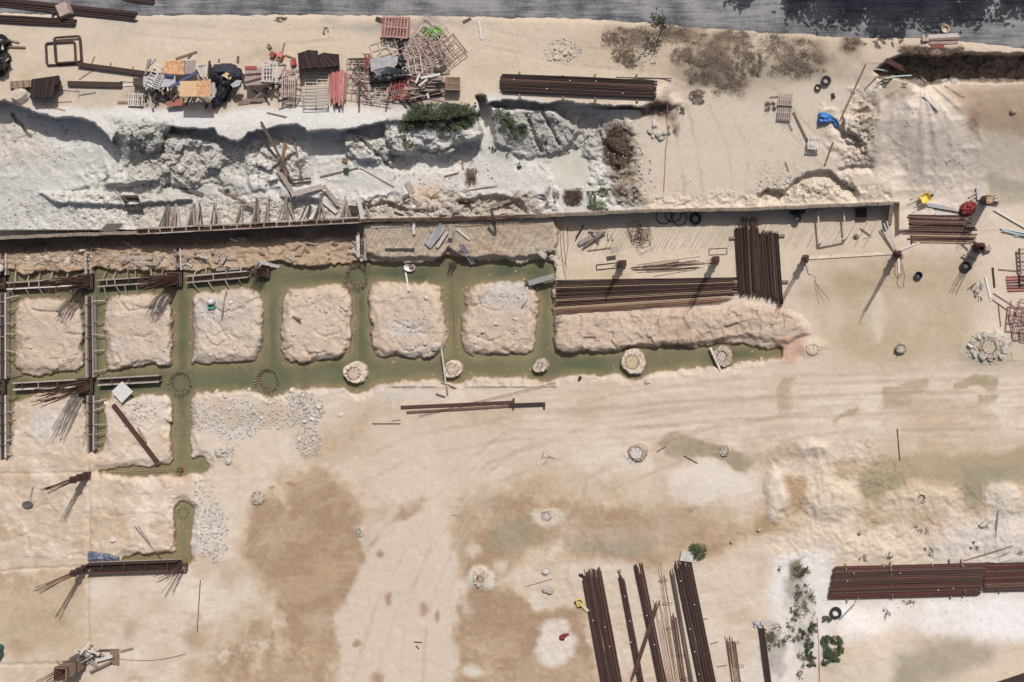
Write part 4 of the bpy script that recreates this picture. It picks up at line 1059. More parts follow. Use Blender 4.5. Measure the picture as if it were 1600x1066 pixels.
# ladder-like form on top of the wall and its raking props
def wall_form(x0, x1):
    a0 = W(x0, yw(x0) - 1.5, WT + .02); t = thing("wall_formwork", "long ladder-like timber form with rusty bars along the top of the retaining wall", "formwork", W((x0 + x1) / 2, yw((x0 + x1) / 2), WT))
    xs_ = list(range(x0, x1, 30)) + [x1]
    for off, h_, m_ in ((-5.2, .34, M_WOOD), (3.0, .30, M_WOOD)):
        for k_ in range(len(xs_) - 1):
            p, q = xs_[k_], xs_[k_ + 1]
            mb = MB(); mb.beam(W(p, float(yw(p)) + off + rnd.uniform(-.3, .3), WT + .02), W(q, float(yw(q)) + off, WT + .02), .085 if off > 0 else .10, h_); mb.build("side_rail", m_ if k_ % 3 else M_WOODB, t)
    for k_ in range(16):
        x = x0 + 14 + k_ * (x1 - x0 - 20) / 16 + rnd.uniform(-3, 3); mb = MB()
        mb.beam(W(x, yw(x) - 5.5, WT + .30), W(x, yw(x) + 3.2, WT + .30), .07, .05); mb.build("tie_batten", M_WOOD, t)
    mb = MB()
    for off in (-3.6, -2.2, -.6, .6, 1.8):
        mb.tube([W(x, float(yw(x)) + off, WT + .10 + .03 * (k_ % 2)) for k_, x in enumerate(xs_)], .02, 5)
    mb.build("rebar_cage", M_RUSTR, t)
    return t
wall_form(216, 562)
def brace(x, apex_dx, spread, n, label_extra=None):
    y = float(yw(x)); ay = y - rnd.uniform(36, 47); ax = x + apex_dx
    g = gz(ax, ay); t = thing("timber_brace", "splayed grey timber props leaning from the chalk ground against the wall form", "brace", W(ax, ay, g), "raking timber props along the wall form")
    for k_ in range(n):
        e = x + (k_ - (n - 1) / 2) * spread / max(1, n - 1) + rnd.uniform(-2, 2)
        mb = MB(); mb.beam(W(ax + rnd.uniform(-1.5, 1.5), ay + rnd.uniform(-2, 2), g + .28 + rnd.uniform(0, .15)), W(e, float(yw(e)) - 6.5, WT + .22 + rnd.uniform(-.1, .06)), rnd.uniform(.09, .14), .07)
        mb.build("strut", rnd.choice([M_WOOD, M_WOOD, M_WOODB, M_SLATE]), t)
for x, dx, sp, n in ((260, 4, 22, 4), (274, 1, 14, 3), (302, 1, 16, 4), (311, 2, 6, 2), (337, 0, 14, 4), (373, 4, 8, 2), (399, 4, 8, 3), (416, 5, 10, 2), (440, 8, 12, 3), (455, -6, 8, 2), (476, 9, 12, 2), (500, 2, 20, 3), (540, 0, 16, 4)):
    brace(x, dx, sp, n)
# horizontal bars continuing along the wall top
def wall_bars(x0, x1):
    t = thing("wall_rebar_cage", "bare rusty bars tied along the wall top beyond the end of the timber form", "rebar cage", W((x0 + x1) / 2, yw((x0 + x1) / 2), WT))
    for off, zz in ((-3, .1), (-1.4, .06), (.6, .12), (2.2, .05), (-2.2, .3), (1.2, .32)):
        mb = MB(); mb.tube([W(x, float(yw(x)) + off + .7 * math.sin(x * .05 + off * 3), WT - .2 + zz + .04 * math.sin(x * .13 + off)) for x in range(x0, x1, 18)], .026, 5); mb.build("bar", M_RUSTR if off < 0 else M_RUST, t)
    for k_ in range(40):
        x = x0 + 3 + (x1 - x0 - 6) * k_ / 40 + rnd.uniform(-1, 1); y = float(yw(x)); mb = MB()
        mb.tube([W(x, y - 3.4, WT - .1), W(x, y - 3.4, WT + .18), W(x, y + 2.6, WT + .18), W(x, y + 2.6, WT - .1)], .012, 4); mb.build("stirrup", M_RUST, t)
wall_bars(564, 846)

# ------------------------------------------------------------------ columns and column cages
def column(px, py, boxh, barh, w, label, nb=14, boxm=None, spread=.05, z0=None, stirr=6, roundc=False, topm=None, bend=0.06, cage_h=1.2, r=.023, name="column_form"):
    g = gz(px, py) if z0 is None else z0; c = W(px, py, g)
    t = thing(name, label, "column form" if boxh else "rebar cage", c)
    if boxh:
        if roundc:
            mb = MB(); mb.lathe(c - Vector((0, 0, .1)), [(w / 2 * 1.02, 0), (w / 2, .2), (w / 2, boxh), (w / 2 * .97, boxh + .1)], 22); mb.build("shaft", boxm, t)
            mb = MB(); mb.lathe(c + Vector((0, 0, boxh)), [(w / 2 * .86, 0), (w / 2 * .84, .105), (w / 2 * .5, .125), (.05, .13)], 20); mb.build("concrete_top", topm, t)
        else:
            for k_, (dx, dy, sx, sy) in enumerate(((0, w / 2, w, .05), (0, -w / 2, w, .05), (w / 2, 0, .05, w - .06), (-w / 2, 0, .05, w - .06))):
                mb = MB(); mb.box(c + Vector((dx, dy, -.1)), sx, sy, boxh + .1); mb.build("form_panel", boxm or M_MAROON, t)
            for hz in (.3, boxh * .5, boxh - .25):
                mb = MB()
                for dx, dy, sx, sy in ((0, w / 2 + .055, w + .12, .05), (0, -w / 2 - .055, w + .12, .05), (w / 2 + .055, 0, .05, w + .05), (-w / 2 - .055, 0, .05, w + .05)):
                    mb.box(c + Vector((dx, dy, hz)), sx, sy, .08)
                mb.build("clamp", M_RUSTR, t)
    ww = w * .36 if boxh else w * .42
    for k_ in range(nb):
        a = 2 * math.pi * (k_ + .5) / nb; s_ = max(abs(math.cos(a)), abs(math.sin(a)))
        x, y = ww * math.cos(a) / (1 if roundc else s_), ww * math.sin(a) / (1 if roundc else s_)
        h_ = barh * rnd.uniform(.86, 1.03); bx, by = rnd.uniform(-bend, bend) * h_, rnd.uniform(-bend, bend) * h_
        pts = [c + Vector((x, y, -.6)), c + Vector((x, y, max(boxh, .5))), c + Vector((x * (1 + spread) + bx * .35, y * (1 + spread) + by * .35, (max(boxh, .5) + h_) / 2)), c + Vector((x * (1 + 2 * spread) + bx, y * (1 + 2 * spread) + by, h_))]
        mb = MB(); mb.tube(pts, r, 5); mb.build("bar", M_RUST if k_ % 3 else M_RUSTR, t)
    for k_ in range(stirr):
        zz = (boxh + .12 + k_ * .28) if boxh else (-.3 + k_ * cage_h / max(1, stirr)); mb = MB(); q = ww * 1.08
        pts = [c + Vector((sx * q, sy * q, zz)) for sx, sy in ((-1, -1), (1, -1), (1, 1), (-1, 1), (-1, -1))]
        mb.tube(pts, .013, 4, False); mb.build("stirrup", M_RUSTR, t)
    return t

column(3, 440, .62, 3.4, 1.0, "dark column cage in the channel at the photo edge under the white tub", 16, M_WOODD, stirr=4, z0=-.6, r=.03)
column(138, 440, .62, 4.8, 1.05, "dense rusty column cage where the first timber forms meet", 34, M_WOODD, stirr=5, z0=-.6, bend=.06, r=.03)
column(277, 436, .62, 5.0, 1.0, "reddish column cage with many tall bars shading the second earth block", 40, M_WOODD, stirr=5, z0=-.6, bend=.08, r=.03)
column(415, 424, .7, 2.6, .8, "short dark column cage in the water between broken planks", 12, M_WOODD, stirr=4, z0=-.6, bend=.03, r=.03)
column(2, 604, .62, 3.2, 1.0, "column cage with curled bars in the lower channel at the photo edge", 16, M_WOODD, stirr=4, z0=-.6, r=.03)
column(138, 602, .62, 6.2, 1.05, "tall leaning column cage where the lower channel forms meet", 24, M_WOODD, stirr=5, z0=-.6, bend=.06, r=.03)
column(139, 741, 2.2, 5.8, .36, "dark column form with bars on dry ground beside the thin cage beam", 8, boxm=M_RUSTD, stirr=4, bend=.03, r=.03)
column(136, 886, 1.9, 5.9, .34, "dark column form at the end of the maroon beam form", 8, boxm=M_RUSTD, stirr=4, bend=.03, r=.03)
column(288, 886, .3, 3.6, .5, "splayed rebar stub in rubble at the corner of the trench", 9, boxm=M_CONC, stirr=3, bend=.10)
column(126, 1034, 2.6, 5.2, .9, "scaffold-ringed column form among heaped boards", 10, boxm=M_WOODB, stirr=4, bend=.03)
column(975, 411, 2.0, 4.4, .34, "red steel column form beside the loose stirrups on the striped slope", 8, boxm=M_RUSTR, stirr=3, bend=.03)
column(1120, 405, 2.2, 6.4, .34, "red steel column form next to the upright rebar mat", 8, boxm=M_RUSTR, stirr=3, bend=.02)
column(1259, 403, 2.2, 6.4, .34, "red steel column form at the white pipe's elbow end", 8, boxm=M_RUSTR, stirr=3, bend=.02)
column(1401, 396, 2.3, 7.8, .36, "red steel column form beneath the end of the retaining wall", 8, boxm=M_RUSTR, stirr=4, bend=.015)
column(1527, 386, 2.2, 5.2, .56, "dark maroon column form past the end of the brown pipes", 8, boxm=M_MAROON, stirr=4, bend=.03)
column(1538, 313, 3.0, 5.2, .74, "round column form filled with tan concrete beside the dark red netting", 8, boxm=M_RUSTD, topm=M_PLY, roundc=True, stirr=2, bend=.02)
column(709, 414, 0, 1.2, .4, "small rebar stub cage in the channel below the wide weathered board", 8, stirr=5, z0=-.4)
# long thin cages in the water
def cage_beam(p0, p1, zz, label, gap=.22, n_st=30, r=.014):
    a, b_ = W(*p0, zz), W(*p1, zz); t = thing("cage_beam", label, "rebar cage", (a + b_) / 2); d = (b_ - a).normalized(); s_ = Vector((d.y, -d.x, 0))
    for x in (-.5, .5):
        for h_ in (0, -.2):
            mb = MB(); mb.tube([a + s_ * x * gap + Vector((0, 0, h_)), (a + b_) / 2 + s_ * x * gap + Vector((0, 0, h_ - .03)), b_ + s_ * x * gap + Vector((0, 0, h_))], r, 5); mb.build("bar", M_BARTAN, t)
    for k_ in range(n_st):
        q = a + (b_ - a) * ((k_ + .5) / n_st); mb = MB()
        mb.tube([q + s_ * gap * .55, q - s_ * gap * .55, q - s_ * gap * .55 - Vector((0, 0, .22))], .011, 4); mb.build("stirrup", M_RUSTO, t)
cage_beam((707, 425), (710, 545), -.42, "long thin rebar cage half sunk in the channel between the last two square blocks", n_st=34)
cage_beam((150, 741), (288, 733), -.34, "slender rebar cage lying across the branch trench beside the dark column form", n_st=20, gap=.16)
cage_beam((430, 429), (540, 427), -.50, "barely visible cage just under the water near the sunken pile ring", n_st=6, gap=.12, r=.01)
cage_beam((278, 452), (280, 585), -.46, "long thin cage in the channel beside the rubble-topped block", n_st=14, gap=.18)
cage_beam((418, 440), (420, 575), -.50, "faint cage along the channel under the short dark column cage", n_st=8, gap=.16, r=.011)
cage_beam((560, 440), (558, 560), -.50, "faint cage along the channel above the concrete pile head with the crown", n_st=6, gap=.12, r=.01)

# maroon beam form at the lower trench end
t = thing("maroon_beam_form", "solid maroon beam form lying along the lower trench between two column forms", "formwork", W(215, 884, .05))
for k_, (dy, h_) in enumerate(((-7, .75), (7, .7))):
    mb = MB(); mb.beam(W(142, 886 + dy, -.1), W(284, 881 + dy, -.1), .07, h_); mb.build("side_panel", M_MAROON if k_ else M_RUSTD, t)
mb = MB()
for x in (-5, -3, -1, 1, 3, 5): mb.tube([W(144, 886 + x, .35), W(284, 881 + x, .35)], .022, 5)
mb.build("rebar_cage", M_RUSTD, t)
mb = MB(); mb.beam(W(142, 886, .02), W(284, 881, .02), .62, .2); mb.build("soffit_panel", M_RUSTD, t)
for k_ in range(4):
    mb = MB(); mb.beam(W(160 + 34 * k_, 877.5, .62), W(160 + 34 * k_, 891, .62), .06, .05); mb.build("tie_batten", M_MAROON, t)
mb = MB(); mb.beam(W(144, 878.5, .66), W(284, 873.5, .66), .06, .05); mb.build("top_rail", M_WOOD, t)

# ------------------------------------------------------------------ pile heads
def pile(px, py, ro, ri, h_, label, crown=12, m=None, core=None, bars_out=False, z0=None, ragged=.12, core_dz=-.12, barlen=.35):
    g = gz(px, py) if z0 is None else z0; c = W(px, py, g); t = thing("pile_head", label, "pile head", c)
    ph = rnd.uniform(0, 6); tx, ty = rnd.uniform(-.16, .16), rnd.uniform(-.16, .16); ox, oy = rnd.uniform(-.14, .14) * ri, rnd.uniform(-.14, .14) * ri
    if ro:
        mb = MB(); n = 26; n0 = 0
        prof = [(1.08, -.9), (1.06, h_ - .2), (.99, h_ - .06), (.91, h_), (ri / ro * 1.05, h_ - .02), (ri / ro, h_ + core_dz)]
        for r_, z_ in prof:
            for j in range(n):
                a = 2 * math.pi * j / n; q = ro * r_ * (1 + ragged * math.sin(a + ph) * .7 + ragged * .5 * math.sin(a * 2 + ph * 2) + ragged * .35 * math.sin(a * 3 - ph) + ragged * rnd.uniform(-.55, .55)) if r_ > .9 else ro * r_ * (1 + rnd.uniform(-.02, .02))
                kx = 1 if r_ < .9 else 0; mb.v.append((c.x + q * math.cos(a) + ox * kx, c.y + q * math.sin(a) + oy * kx, c.z + z_ + (tx * math.cos(a) + ty * math.sin(a)) * (r_ < 1.06) + rnd.uniform(-.05, .05)))
        for k_ in range(len(prof) - 1):
            for j in range(n):
                a0 = k_ * n + j; a1 = k_ * n + (j + 1) % n; mb.f.append((a0, a1, a1 + n, a0 + n))
        mb.build("collar", m or M_CONCW, t)
    mb = MB(); mb.lathe(c + Vector((ox, oy, h_ + core_dz - .25)), [(ri * 1.0, 0), (ri * .98, .25), (ri * .5, .27), (.02, .26)], 20); co = mb.build("core", core or M_STONEB, t)
    for k_ in range(crown):
        a = 2 * math.pi * k_ / crown + ph; q0, q1 = ri * .92, ri * (1.30 if bars_out else 1.0) ; b0 = c + Vector((q0 * math.cos(a), q0 * math.sin(a), h_ - .3))
        b1 = c + Vector((q1 * math.cos(a), q1 * math.sin(a), h_ + barlen * rnd.uniform(.6, 1.1)))
        b2 = b1 + Vector((math.cos(a), math.sin(a), 0)) * (barlen * .5 if bars_out else rnd.uniform(-.1, .08)) + Vector((0, 0, .05))
        mb = MB(); mb.tube([b0, b1, b2], .034 if bars_out else .02, 5); mb.build("bar", M_WOODB if bars_out else M_RUST, co)
    return t
pile(558, 581, .82, .50, .75, "pale cracked concrete pile head with an orange core, beside stepped concrete in the channel", 10, core=mat("pinkish_sand", C(206, 178, 156), .95, .15, 6, .3), z0=-.7)
pile(711, 575, .66, .50, .72, "smooth pale pile head split by a bar, under the post at the channel edge", 7, core=M_CONCW, z0=-.7, core_dz=-.03)
pile(848, 569, .52, .22, .75, "small broken pile head standing near the corner of the rebar-mat bank", 5, z0=-.7, ragged=.22)
pile(990, 563, .92, .55, .75, "largest pile head, with a tan ringed core, in the bulge of the long channel", 22, core=mat("tan_core", C(196, 180, 140), .95, .15, 6, .3), z0=-.7, core_dz=-.05, barlen=.16)
pile(1129, 555, .74, .38, .75, "pile head with a plank leaning on it at the end of the long channel", 10, z0=-.7)
pile(996, 707, .68, .5, .25, "grey-topped pile head beside the green puddle", 8, core=M_STONE, core_dz=-.03)
pile(1408, 543, .42, .32, .5, "small upright round concrete pile stub in the damp ground", 5, core=M_CONC, core_dz=-.04)
pile(1545, 541, .85, .55, .25, "pile head ringed by large broken white concrete lumps", 10, core=M_CONCW, core_dz=-.04, ragged=.2)
pile(1270, 546, .5, .34, .12, "flat worn pile top set in pink soil at the channel end", 0, core=M_CONCW, core_dz=-.02)
pile(752, 903, .62, .26, .14, "spiralled pile head with a clenched crown of bars in brown mud", 12, core=M_CONC, core_dz=-.06, ragged=.25, barlen=.3)
pile(562, 831, .36, .26, .06, "worn pile ring flush with the wet brown ground", 8, core=M_CONC, core_dz=-.02, barlen=.1)
pile(405, 777, .6, .46, .08, "half buried pile ring with a dark broken rim above the brown mud", 7, core=M_CONCW, m=M_CONCD, core_dz=-.03, barlen=.15)
pile(1132, 703, .48, .36, .10, "pile head with a V of bent bars at the tip of the green puddle", 9, core=M_CONC, core_dz=-.03, barlen=.4)
pile(855, 806, .52, .34, .08, "ragged flat pile top in pale soil between two brown patches", 10, core=M_STONE, ragged=.3, core_dz=-.02, barlen=.2)
pile(1440, 778, .4, .26, .10, "small pile stub with a bar cluster on a low sand hump", 7, core=M_CONCW, barlen=.2)
pile(421, 591, 0, .62, .25, "open ring of bent bars round a brown sunken pile top", 26, bars_out=True, z0=-.62, core=mat("mud_core", C(126, 108, 66), .9, .2, 6, .2), barlen=.34, core_dz=-.24)
pile(285, 596, 0, .62, .25, "ring of bent bars with crossed bars in its centre where two channels meet", 24, bars_out=True, z0=-.62, core=MATS["mud_core"], barlen=.36, core_dz=-.24)
pile(560, 430, 0, .62, .22, "broad flower-like ring of bars awash below the end of the wall form", 30, bars_out=True, z0=-.62, core=MATS["mud_core"], barlen=.45, core_dz=-.24)
pile(288, 800, 0, .42, .18, "thin bar ring in the round pool at the trench bend", 10, bars_out=False, z0=-.62, core=MATS["mud_core"], barlen=.12, core_dz=-.2)
pile(284, 733, 0, .2, .3, "small knot of bars at the end of the slender cage", 10, bars_out=False, z0=-.55, core=M_RUSTO, barlen=.2)
pile(1360, 690, .42, .34, .03, "shallow ring print of a buried pile near the upright stick", 0, core=M_CONCW, core_dz=-.01)
# ------------------------------------------------------------------ bundles of reinforcing steel
# mat of bars beside the trench and the stack of bars crossing it
RB = "rusty bars laid side by side on the bank of the flooded trench"
for k_ in range(46):
    f = k_ / 45; y0 = 438.5 + f * 52 + rnd.uniform(-.3, .3); y1 = 433.5 + f * 35.0 + rnd.uniform(-.4, .4) + (f > .75) * (f - .75) * 18
    x0 = 866 + rnd.uniform(-3, 3) + f * 2; x1 = 1150 + rnd.uniform(-7, 6) - max(0, f - .7) * 70
    m_ = rnd.choice([M_RUSTD, M_RUSTD, M_RUST, M_RUSTR]) if f < .72 else rnd.choice([M_RUSTO, M_RUST, M_BARTAN, M_RUST])
    if rnd.random() < .10: m_ = M_BARTAN
    low = k_ % 2 == 1 and f < .8
    if low: m_ = M_DARKGAP  # lower bars coloured near black to stand in for shadowed gaps
    zz = (.0 if low else .12) + (.05 if k_ % 5 == 2 else 0)
    g = max(gz(x0, y0), gz((x0 + x1) / 2, (y0 + y1) / 2), gz(x1, y1)); g = min(g, .34)
    pts = [W(x0 + (x1 - x0) * q / 6, y0 + (y1 - y0) * q / 6 + rnd.uniform(-.3, .3), .06 + zz + g * .6) for q in range(7)]
    mb = MB(); mb.tube(pts, .044 if low else .026, 6); one("rebar", mb, m_, RB, "rebar", "bars of the mat along the trench")
RB2 = "dark rusty bar in the stack running from the wall down to the spoil bank"
for k_ in range(96):
    f = k_ / 43 if k_ < 44 else ((k_ - 44) / 33 + rnd.uniform(-.01, .01) if k_ < 78 else .12 + .42 * (k_ - 78) / 18)
    top_l = k_ >= 78
    x0 = 1149 + f * 66 + rnd.uniform(-.5, .5); x1 = 1154 + f * 69 + rnd.uniform(-.6, .6)
    y0 = (356 + rnd.uniform(-3, 3) + (6 if f > .55 else 0)) if not top_l else 341 + rnd.uniform(-4, 5)
    y1 = (455 + f * 12 + rnd.uniform(-3, 7) + (8 if f > .9 else 0)) if not top_l else 459 + rnd.uniform(-6, 8)
    m_ = rnd.choice([M_RUSTD, M_RUSTD, M_RUST, M_RUSTD]) if rnd.random() > .12 else M_RUSTO
    zz = .26 + (.20 if top_l else .10 if k_ >= 44 else 0)
    if k_ < 44: m_ = M_DARKGAP  # bottom layer of the stack darkened as shade between the upper bars
    else: m_ = rnd.choice([M_RUSTD, M_RUSTD, M_DARKGAP, M_RUST, M_RUSTR, M_RUST])
    pts = [W(x0 + (x1 - x0) * q / 4, y0 + (y1 - y0) * q / 4, zz + rnd.uniform(0, .02)) for q in range(5)]
    mb = MB(); mb.tube(pts, .041 if k_ < 44 else .027, 6); one("rebar", mb, m_, RB2, "rebar", "bars of the stack crossing the trench mat")
for k_, (x, y) in enumerate(((1165, 400), (1213, 420))):
    pass
plank((1140, 372), (1226, 368), 4, "timber bearer under the stack of bars, nearer the wall", M_WOODB, .2, 0.02, name="bearer", cat="timber")
plank((1146, 440), (1232, 440), 4, "timber bearer under the stack of bars, nearer the spoil bank", M_WOODB, .2, 0.02, name="bearer", cat="timber")

B = bundle("rebar_bundle", "long dark bundle of rusty bars lying on timbers at the cliff edge", "rebar", (786, 130), (1022, 140), 27, 34, 2, .032, M_DARKGAP, base=.24, ends=.18, m2=M_RUSTD)
tie_wires(B, (786, 130), (1022, 140), 20, (.08, .3, .45, .62, .8), .42)
for k_, (x, y0, y1) in enumerate(((812, 112, 154), (880, 118, 156), (930, 116, 157), (995, 116, 160))):
    plank((x, y0), (x + 1, y1), 2.2, ("timber bearer under the cliff edge bundle, " + ("nearest the scaffold heap", "second from the scaffold heap", "third from the scaffold heap", "nearest the dead weeds")[k_]), M_WOODB, .2, .01, name="bearer", cat="timber")
plank((962, 121), (1050, 123), 1.6, "thin dark stick poking out beside the cliff edge bundle", M_WOODD, .05, .02)
B = bundle("rebar_bundle", "widest maroon bundle of bars lying beside the tyre", "rebar", (1301, 910), (1535, 904), 50, 46, 2, .042, M_SHEET, base=.26, ends=.12, shear=-.5, m2=M_RUSTD)
tie_wires(B, (1301, 910), (1535, 904), 44, (.1, .45, .7, .8), .46)
B = bundle("rebar_bundle", "maroon bundle continuing end to end past the widest one", "rebar", (1539, 902), (1760, 895), 44, 42, 2, .042, M_RUSTD, base=.26, ends=.10, m2=M_SHEET)
for k_, (x, yt, yb) in enumerate(((1322, 880, 940), (1392, 877, 935), (1484, 873, 934), (1503, 873, 932), (1560, 872, 926))):
    plank((x, yt), (x + 2, yb), 2.4, "squared timber bearer under the maroon bundles, " + ("nearest the tyre", "second from the tyre", "middle one", "fourth from the tyre", "past the joint")[k_], M_WOOD, .22, .01, name="bearer", cat="timber")
for k_, (x, y) in enumerate(((1321, 886), (1333, 892), (1391, 886), (1455, 880), (1502, 880), (1340, 932), (1393, 926), (1505, 920))):
    mb = MB(); a = W(x, y, gz(x, y)); mb.beam(a, a + Vector((.04, -.05, .75)), .07, .05); one("stake", mb, M_WOOD, "short pale stake driven against the edge of the maroon bundles", "stake", "stakes along the maroon bundles")
# lower centre bundles
def fan_bundle(label, p0, p1, w, n, layers, r, m, m2=None, ends=.5, group=None):
    return bundle("rebar_bundle", label, "rebar", p0, p1, w, n, layers, r, m, ends=ends, base=.08, m2=m2)
B = fan_bundle("broad reddish-brown bundle of long bars beside the yellow trolley", (926, 900), (967, 1120), 30, 28, 2, .026, M_DARKGAP, M_RUSTR, .5)
tie_wires(B, (926, 900), (967, 1120), 26, (.3, .36, .5), .22)
bundle("rebar_bundle", "dark narrow row of bars along the shaded side of the broad reddish bundle", "rebar", (913, 905), (952, 1120), 7, 6, 1, .034, M_RUSTD, ends=.3, base=.05)
B = fan_bundle("thin bundle of bars with a single tie, second beyond the trolley", (971, 905), (1011, 1120), 10, 9, 2, .026, M_RUSTD, M_RUSTR)
tie_wires(B, (971, 905), (1011, 1120), 6, (.12, .3, .45), .2)
B = fan_bundle("medium bundle of bars crossed by a short loose bundle", (999, 892), (1046, 1120), 15, 13, 2, .028, M_RUSTD, M_RUST)
tie_wires(B, (999, 892), (1046, 1120), 10, (.3, .5), .2)
B = bundle("rebar_bundle", "short loose bundle lying slantwise across two longer ones", "rebar", (1025, 950), (992, 1050), 6, 6, 2, .03, M_RUSTR, ends=.6, base=.30, m2=M_RUST)
B = fan_bundle("very dark broad bundle of bars with a fanned crown of tips near the green shrub", (1068, 886), (1116, 1120), 28, 28, 2, .026, M_DARKGAP, M_RUSTD, .45)
tie_wires(B, (1068, 886), (1116, 1120), 22, (.08, .25, .4, .55, .7), .24)
bundle("rebar_bundle", "grey-toned row of bars alongside the very dark bundle", "rebar", (1050, 896), (1090, 1120), 7, 6, 1, .032, M_RUST, ends=.6, base=.05, m2=M_SLATE)
B = fan_bundle("slim red bundle with stirrup loops, lying beside the very dark bundle", (1052, 965), (1076, 1120), 10, 8, 1, .026, M_RUSTR, M_RUST)
B = bundle("rebar_bundle", "sparse see-through bundle of thin bars with hooked loops", "rebar", (1034, 896), (1058, 1050), 9, 5, 1, .014, M_RUSTO, ends=.8, base=.05)
B = bundle("rebar_bundle", "faint spread of thin bars leading to the photo edge", "rebar", (1032, 960), (1060, 1120), 16, 8, 1, .014, M_RUSTO, ends=1.2, base=.04)
B = bundle("column_cage_bundle", "half-made rebar cage with loops, lying alone past the very dark bundle", "rebar cage", (1142, 1006), (1158, 1120), 16, 11, 1, .02, M_RUST, ends=.5, base=.06, m2=M_RUSTO)
B = bundle("rebar_bundle", "stubby dark bundle with a knot of white rags at its tip", "rebar", (1190, 984), (1208, 1120), 10, 10, 2, .034, M_RUSTD, ends=.2, base=.06)
B = bundle("rebar_bundle", "dark bundle just showing at the corner of the photo below the pool", "rebar", (1560, 1078), (1680, 1040), 26, 22, 2, .036, M_RUSTD, ends=.2, base=.1)
for k_, (x, y, rr) in enumerate(((1036, 907, 7), (1043, 943, 8), (1048, 981, 7), (1064, 1024, 7), (1072, 1060, 8), (1149, 1003, 6), (1156, 1040, 7))):
    mb = MB(); c = W(x, y, gz(x, y)); q = rr / SC
    mb.tube([c + Vector((-q, -.12, .03)), c + Vector((-q * .9, .1, .3)), c + Vector((q * .6, .2, .34)), c + Vector((q, .05, .1)), c + Vector((q * .8, -.15, .03)), c + Vector((-q, -.12, .03))], .016, 5)
    one("stirrup_loop", mb, M_RUST, "bent stirrup loop standing round thin bars in the lower bundles", "stirrup", "stirrup loops on the lower bundles")
for k_, (p, q) in enumerate((((1110, 1006), (1122, 1003)), ((1120, 1042), (1136, 1039)), ((1098, 968), (1106, 966)))):
    plank(p, q, 1.4, "small stick poking out from under the very dark bundle, " + ("middle one", "longest one", "palest one")[k_], M_WOODB, .05, .02)
mb = MB()
for k_ in range(9):
    c = W(1186 + rnd.uniform(-6, 6), 976 + rnd.uniform(-5, 5), gz(1186, 976) + rnd.uniform(.02, .25)); mb.box(c, rnd.uniform(.12, .35), rnd.uniform(.1, .3), rnd.uniform(.05, .2), rnd.uniform(0, 3))
one("rag_heap", mb, M_GREYT, "knot of pale grey rags at the tip of the stubby dark bundle", "rags")
# steel lengths on the yard
plank((627, 636), (803, 628), 4, "rusted steel channel, upper of the two lying on the open yard", M_RUSTR, .16, .02, name="steel_channel", cat="steel section")
plank((636, 644), (852, 631), 3, "rusted steel angle, lower of the two lying on the open yard", M_RUST, .14, .02, name="steel_channel", cat="steel section")
plank((796, 633), (852, 631), 5, "short dark steel offcut with a hooked end on the open yard", M_RUSTD, .12, .12, name="steel_channel", cat="steel section")
plank((850, 629), (851, 638), 2.5, "small dark bracket at the end of the steel offcut", M_RUSTD, .12, .12, name="steel_bracket", cat="bracket")
plank((803, 622), (803, 638), 2, "short upright clamp crossing the two steel sections", M_RUSTD, .2, .12, name="steel_clamp", cat="clamp")
rod((655, 650), (868, 598), .022, "single long thin bar slanting over the steel sections", M_RUST, .18)
plank((582, 662), (626, 662), 1.8, "thin brown lath on the yard below the steel channel", M_WOODB, .05)
plank((612, 658), (626, 656), 1.2, "short splinter beside the thin brown lath", M_WOODB, .03)
rod((313, 906), (308, 988), .03, "long dark bar lying upright in the photo on pale ground by the rubble corner", M_RUSTD, .02)
rod((1402, 670), (1406, 719), .035, "single dark bar on the damp flat ground", M_RUSTD, .02)
rod((210, 822), (252, 874), .03, "leaning bar across the lowest earth block, thicker one", M_RUST, .1, .5)
rod((214, 820), (250, 872), .02, "leaning bar across the lowest earth block, thinner one", M_RUST, .12, .5)
plank((178, 632), (247, 722), 5.5, "rusted I-beam lying from the white board down across the earth block", M_RUSTR, .2, .04, name="steel_beam", cat="steel beam")
plank((215, 668), (228, 690), 3.0, "pale worn flange piece on top of the rusted I-beam", M_BARTAN, .03, .30, name="steel_plate", cat="steel plate")
for k_, (p, q, w_, lab) in enumerate((
    ((-40, -1), (212, 26), 14, "heavy dark steel bundle at the road edge, longest of three"),
    ((-40, 27), (118, 36), 10, "shorter dark steel bundle below the longest one, beside the pink block"),
    ((196, -2), (240, 4), 8, "dark steel end just showing on the road"))):
    bundle("steel_bundle", lab, "steel", p, q, w_, 8, 2, .05, M_RUSTD, ends=.15, base=.05)
mb = MB(); mb.box(W(104, 16, TOP + .25), .8, .9, .5, .4); one("concrete_block", mb, M_PINKP, "pinkish block wedged between the two dark steel bundles", "block")
tyre(88, 25, .28, "small dark tyre standing against the pink block", .05)
plank((124, 101), (250, 118), 7, "long dark rusted steel beam running into the plywood heap", M_RUSTD, .25, .05, name="steel_beam", cat="steel beam")
plank((108, 131), (192, 133), 8, "dark rusted steel beam lying below the long one", M_RUSTD, .2, .03, name="steel_beam", cat="steel beam")
for k_, (x, y0, y1) in enumerate(((148, 88, 104), (174, 98, 108), (208, 103, 120))):
    plank((x, y0), (x - 6 + k_ * 3, y1), 1.3, "thin stick under the long rusted beam, " + ("at its end", "middle one", "near the heap")[k_], M_WOODB, .04, .02)
plank((148, 108), (124, 124), 1.4, "slanting pinkish lath between the two rusted beams", M_PINKP, .04, .02)

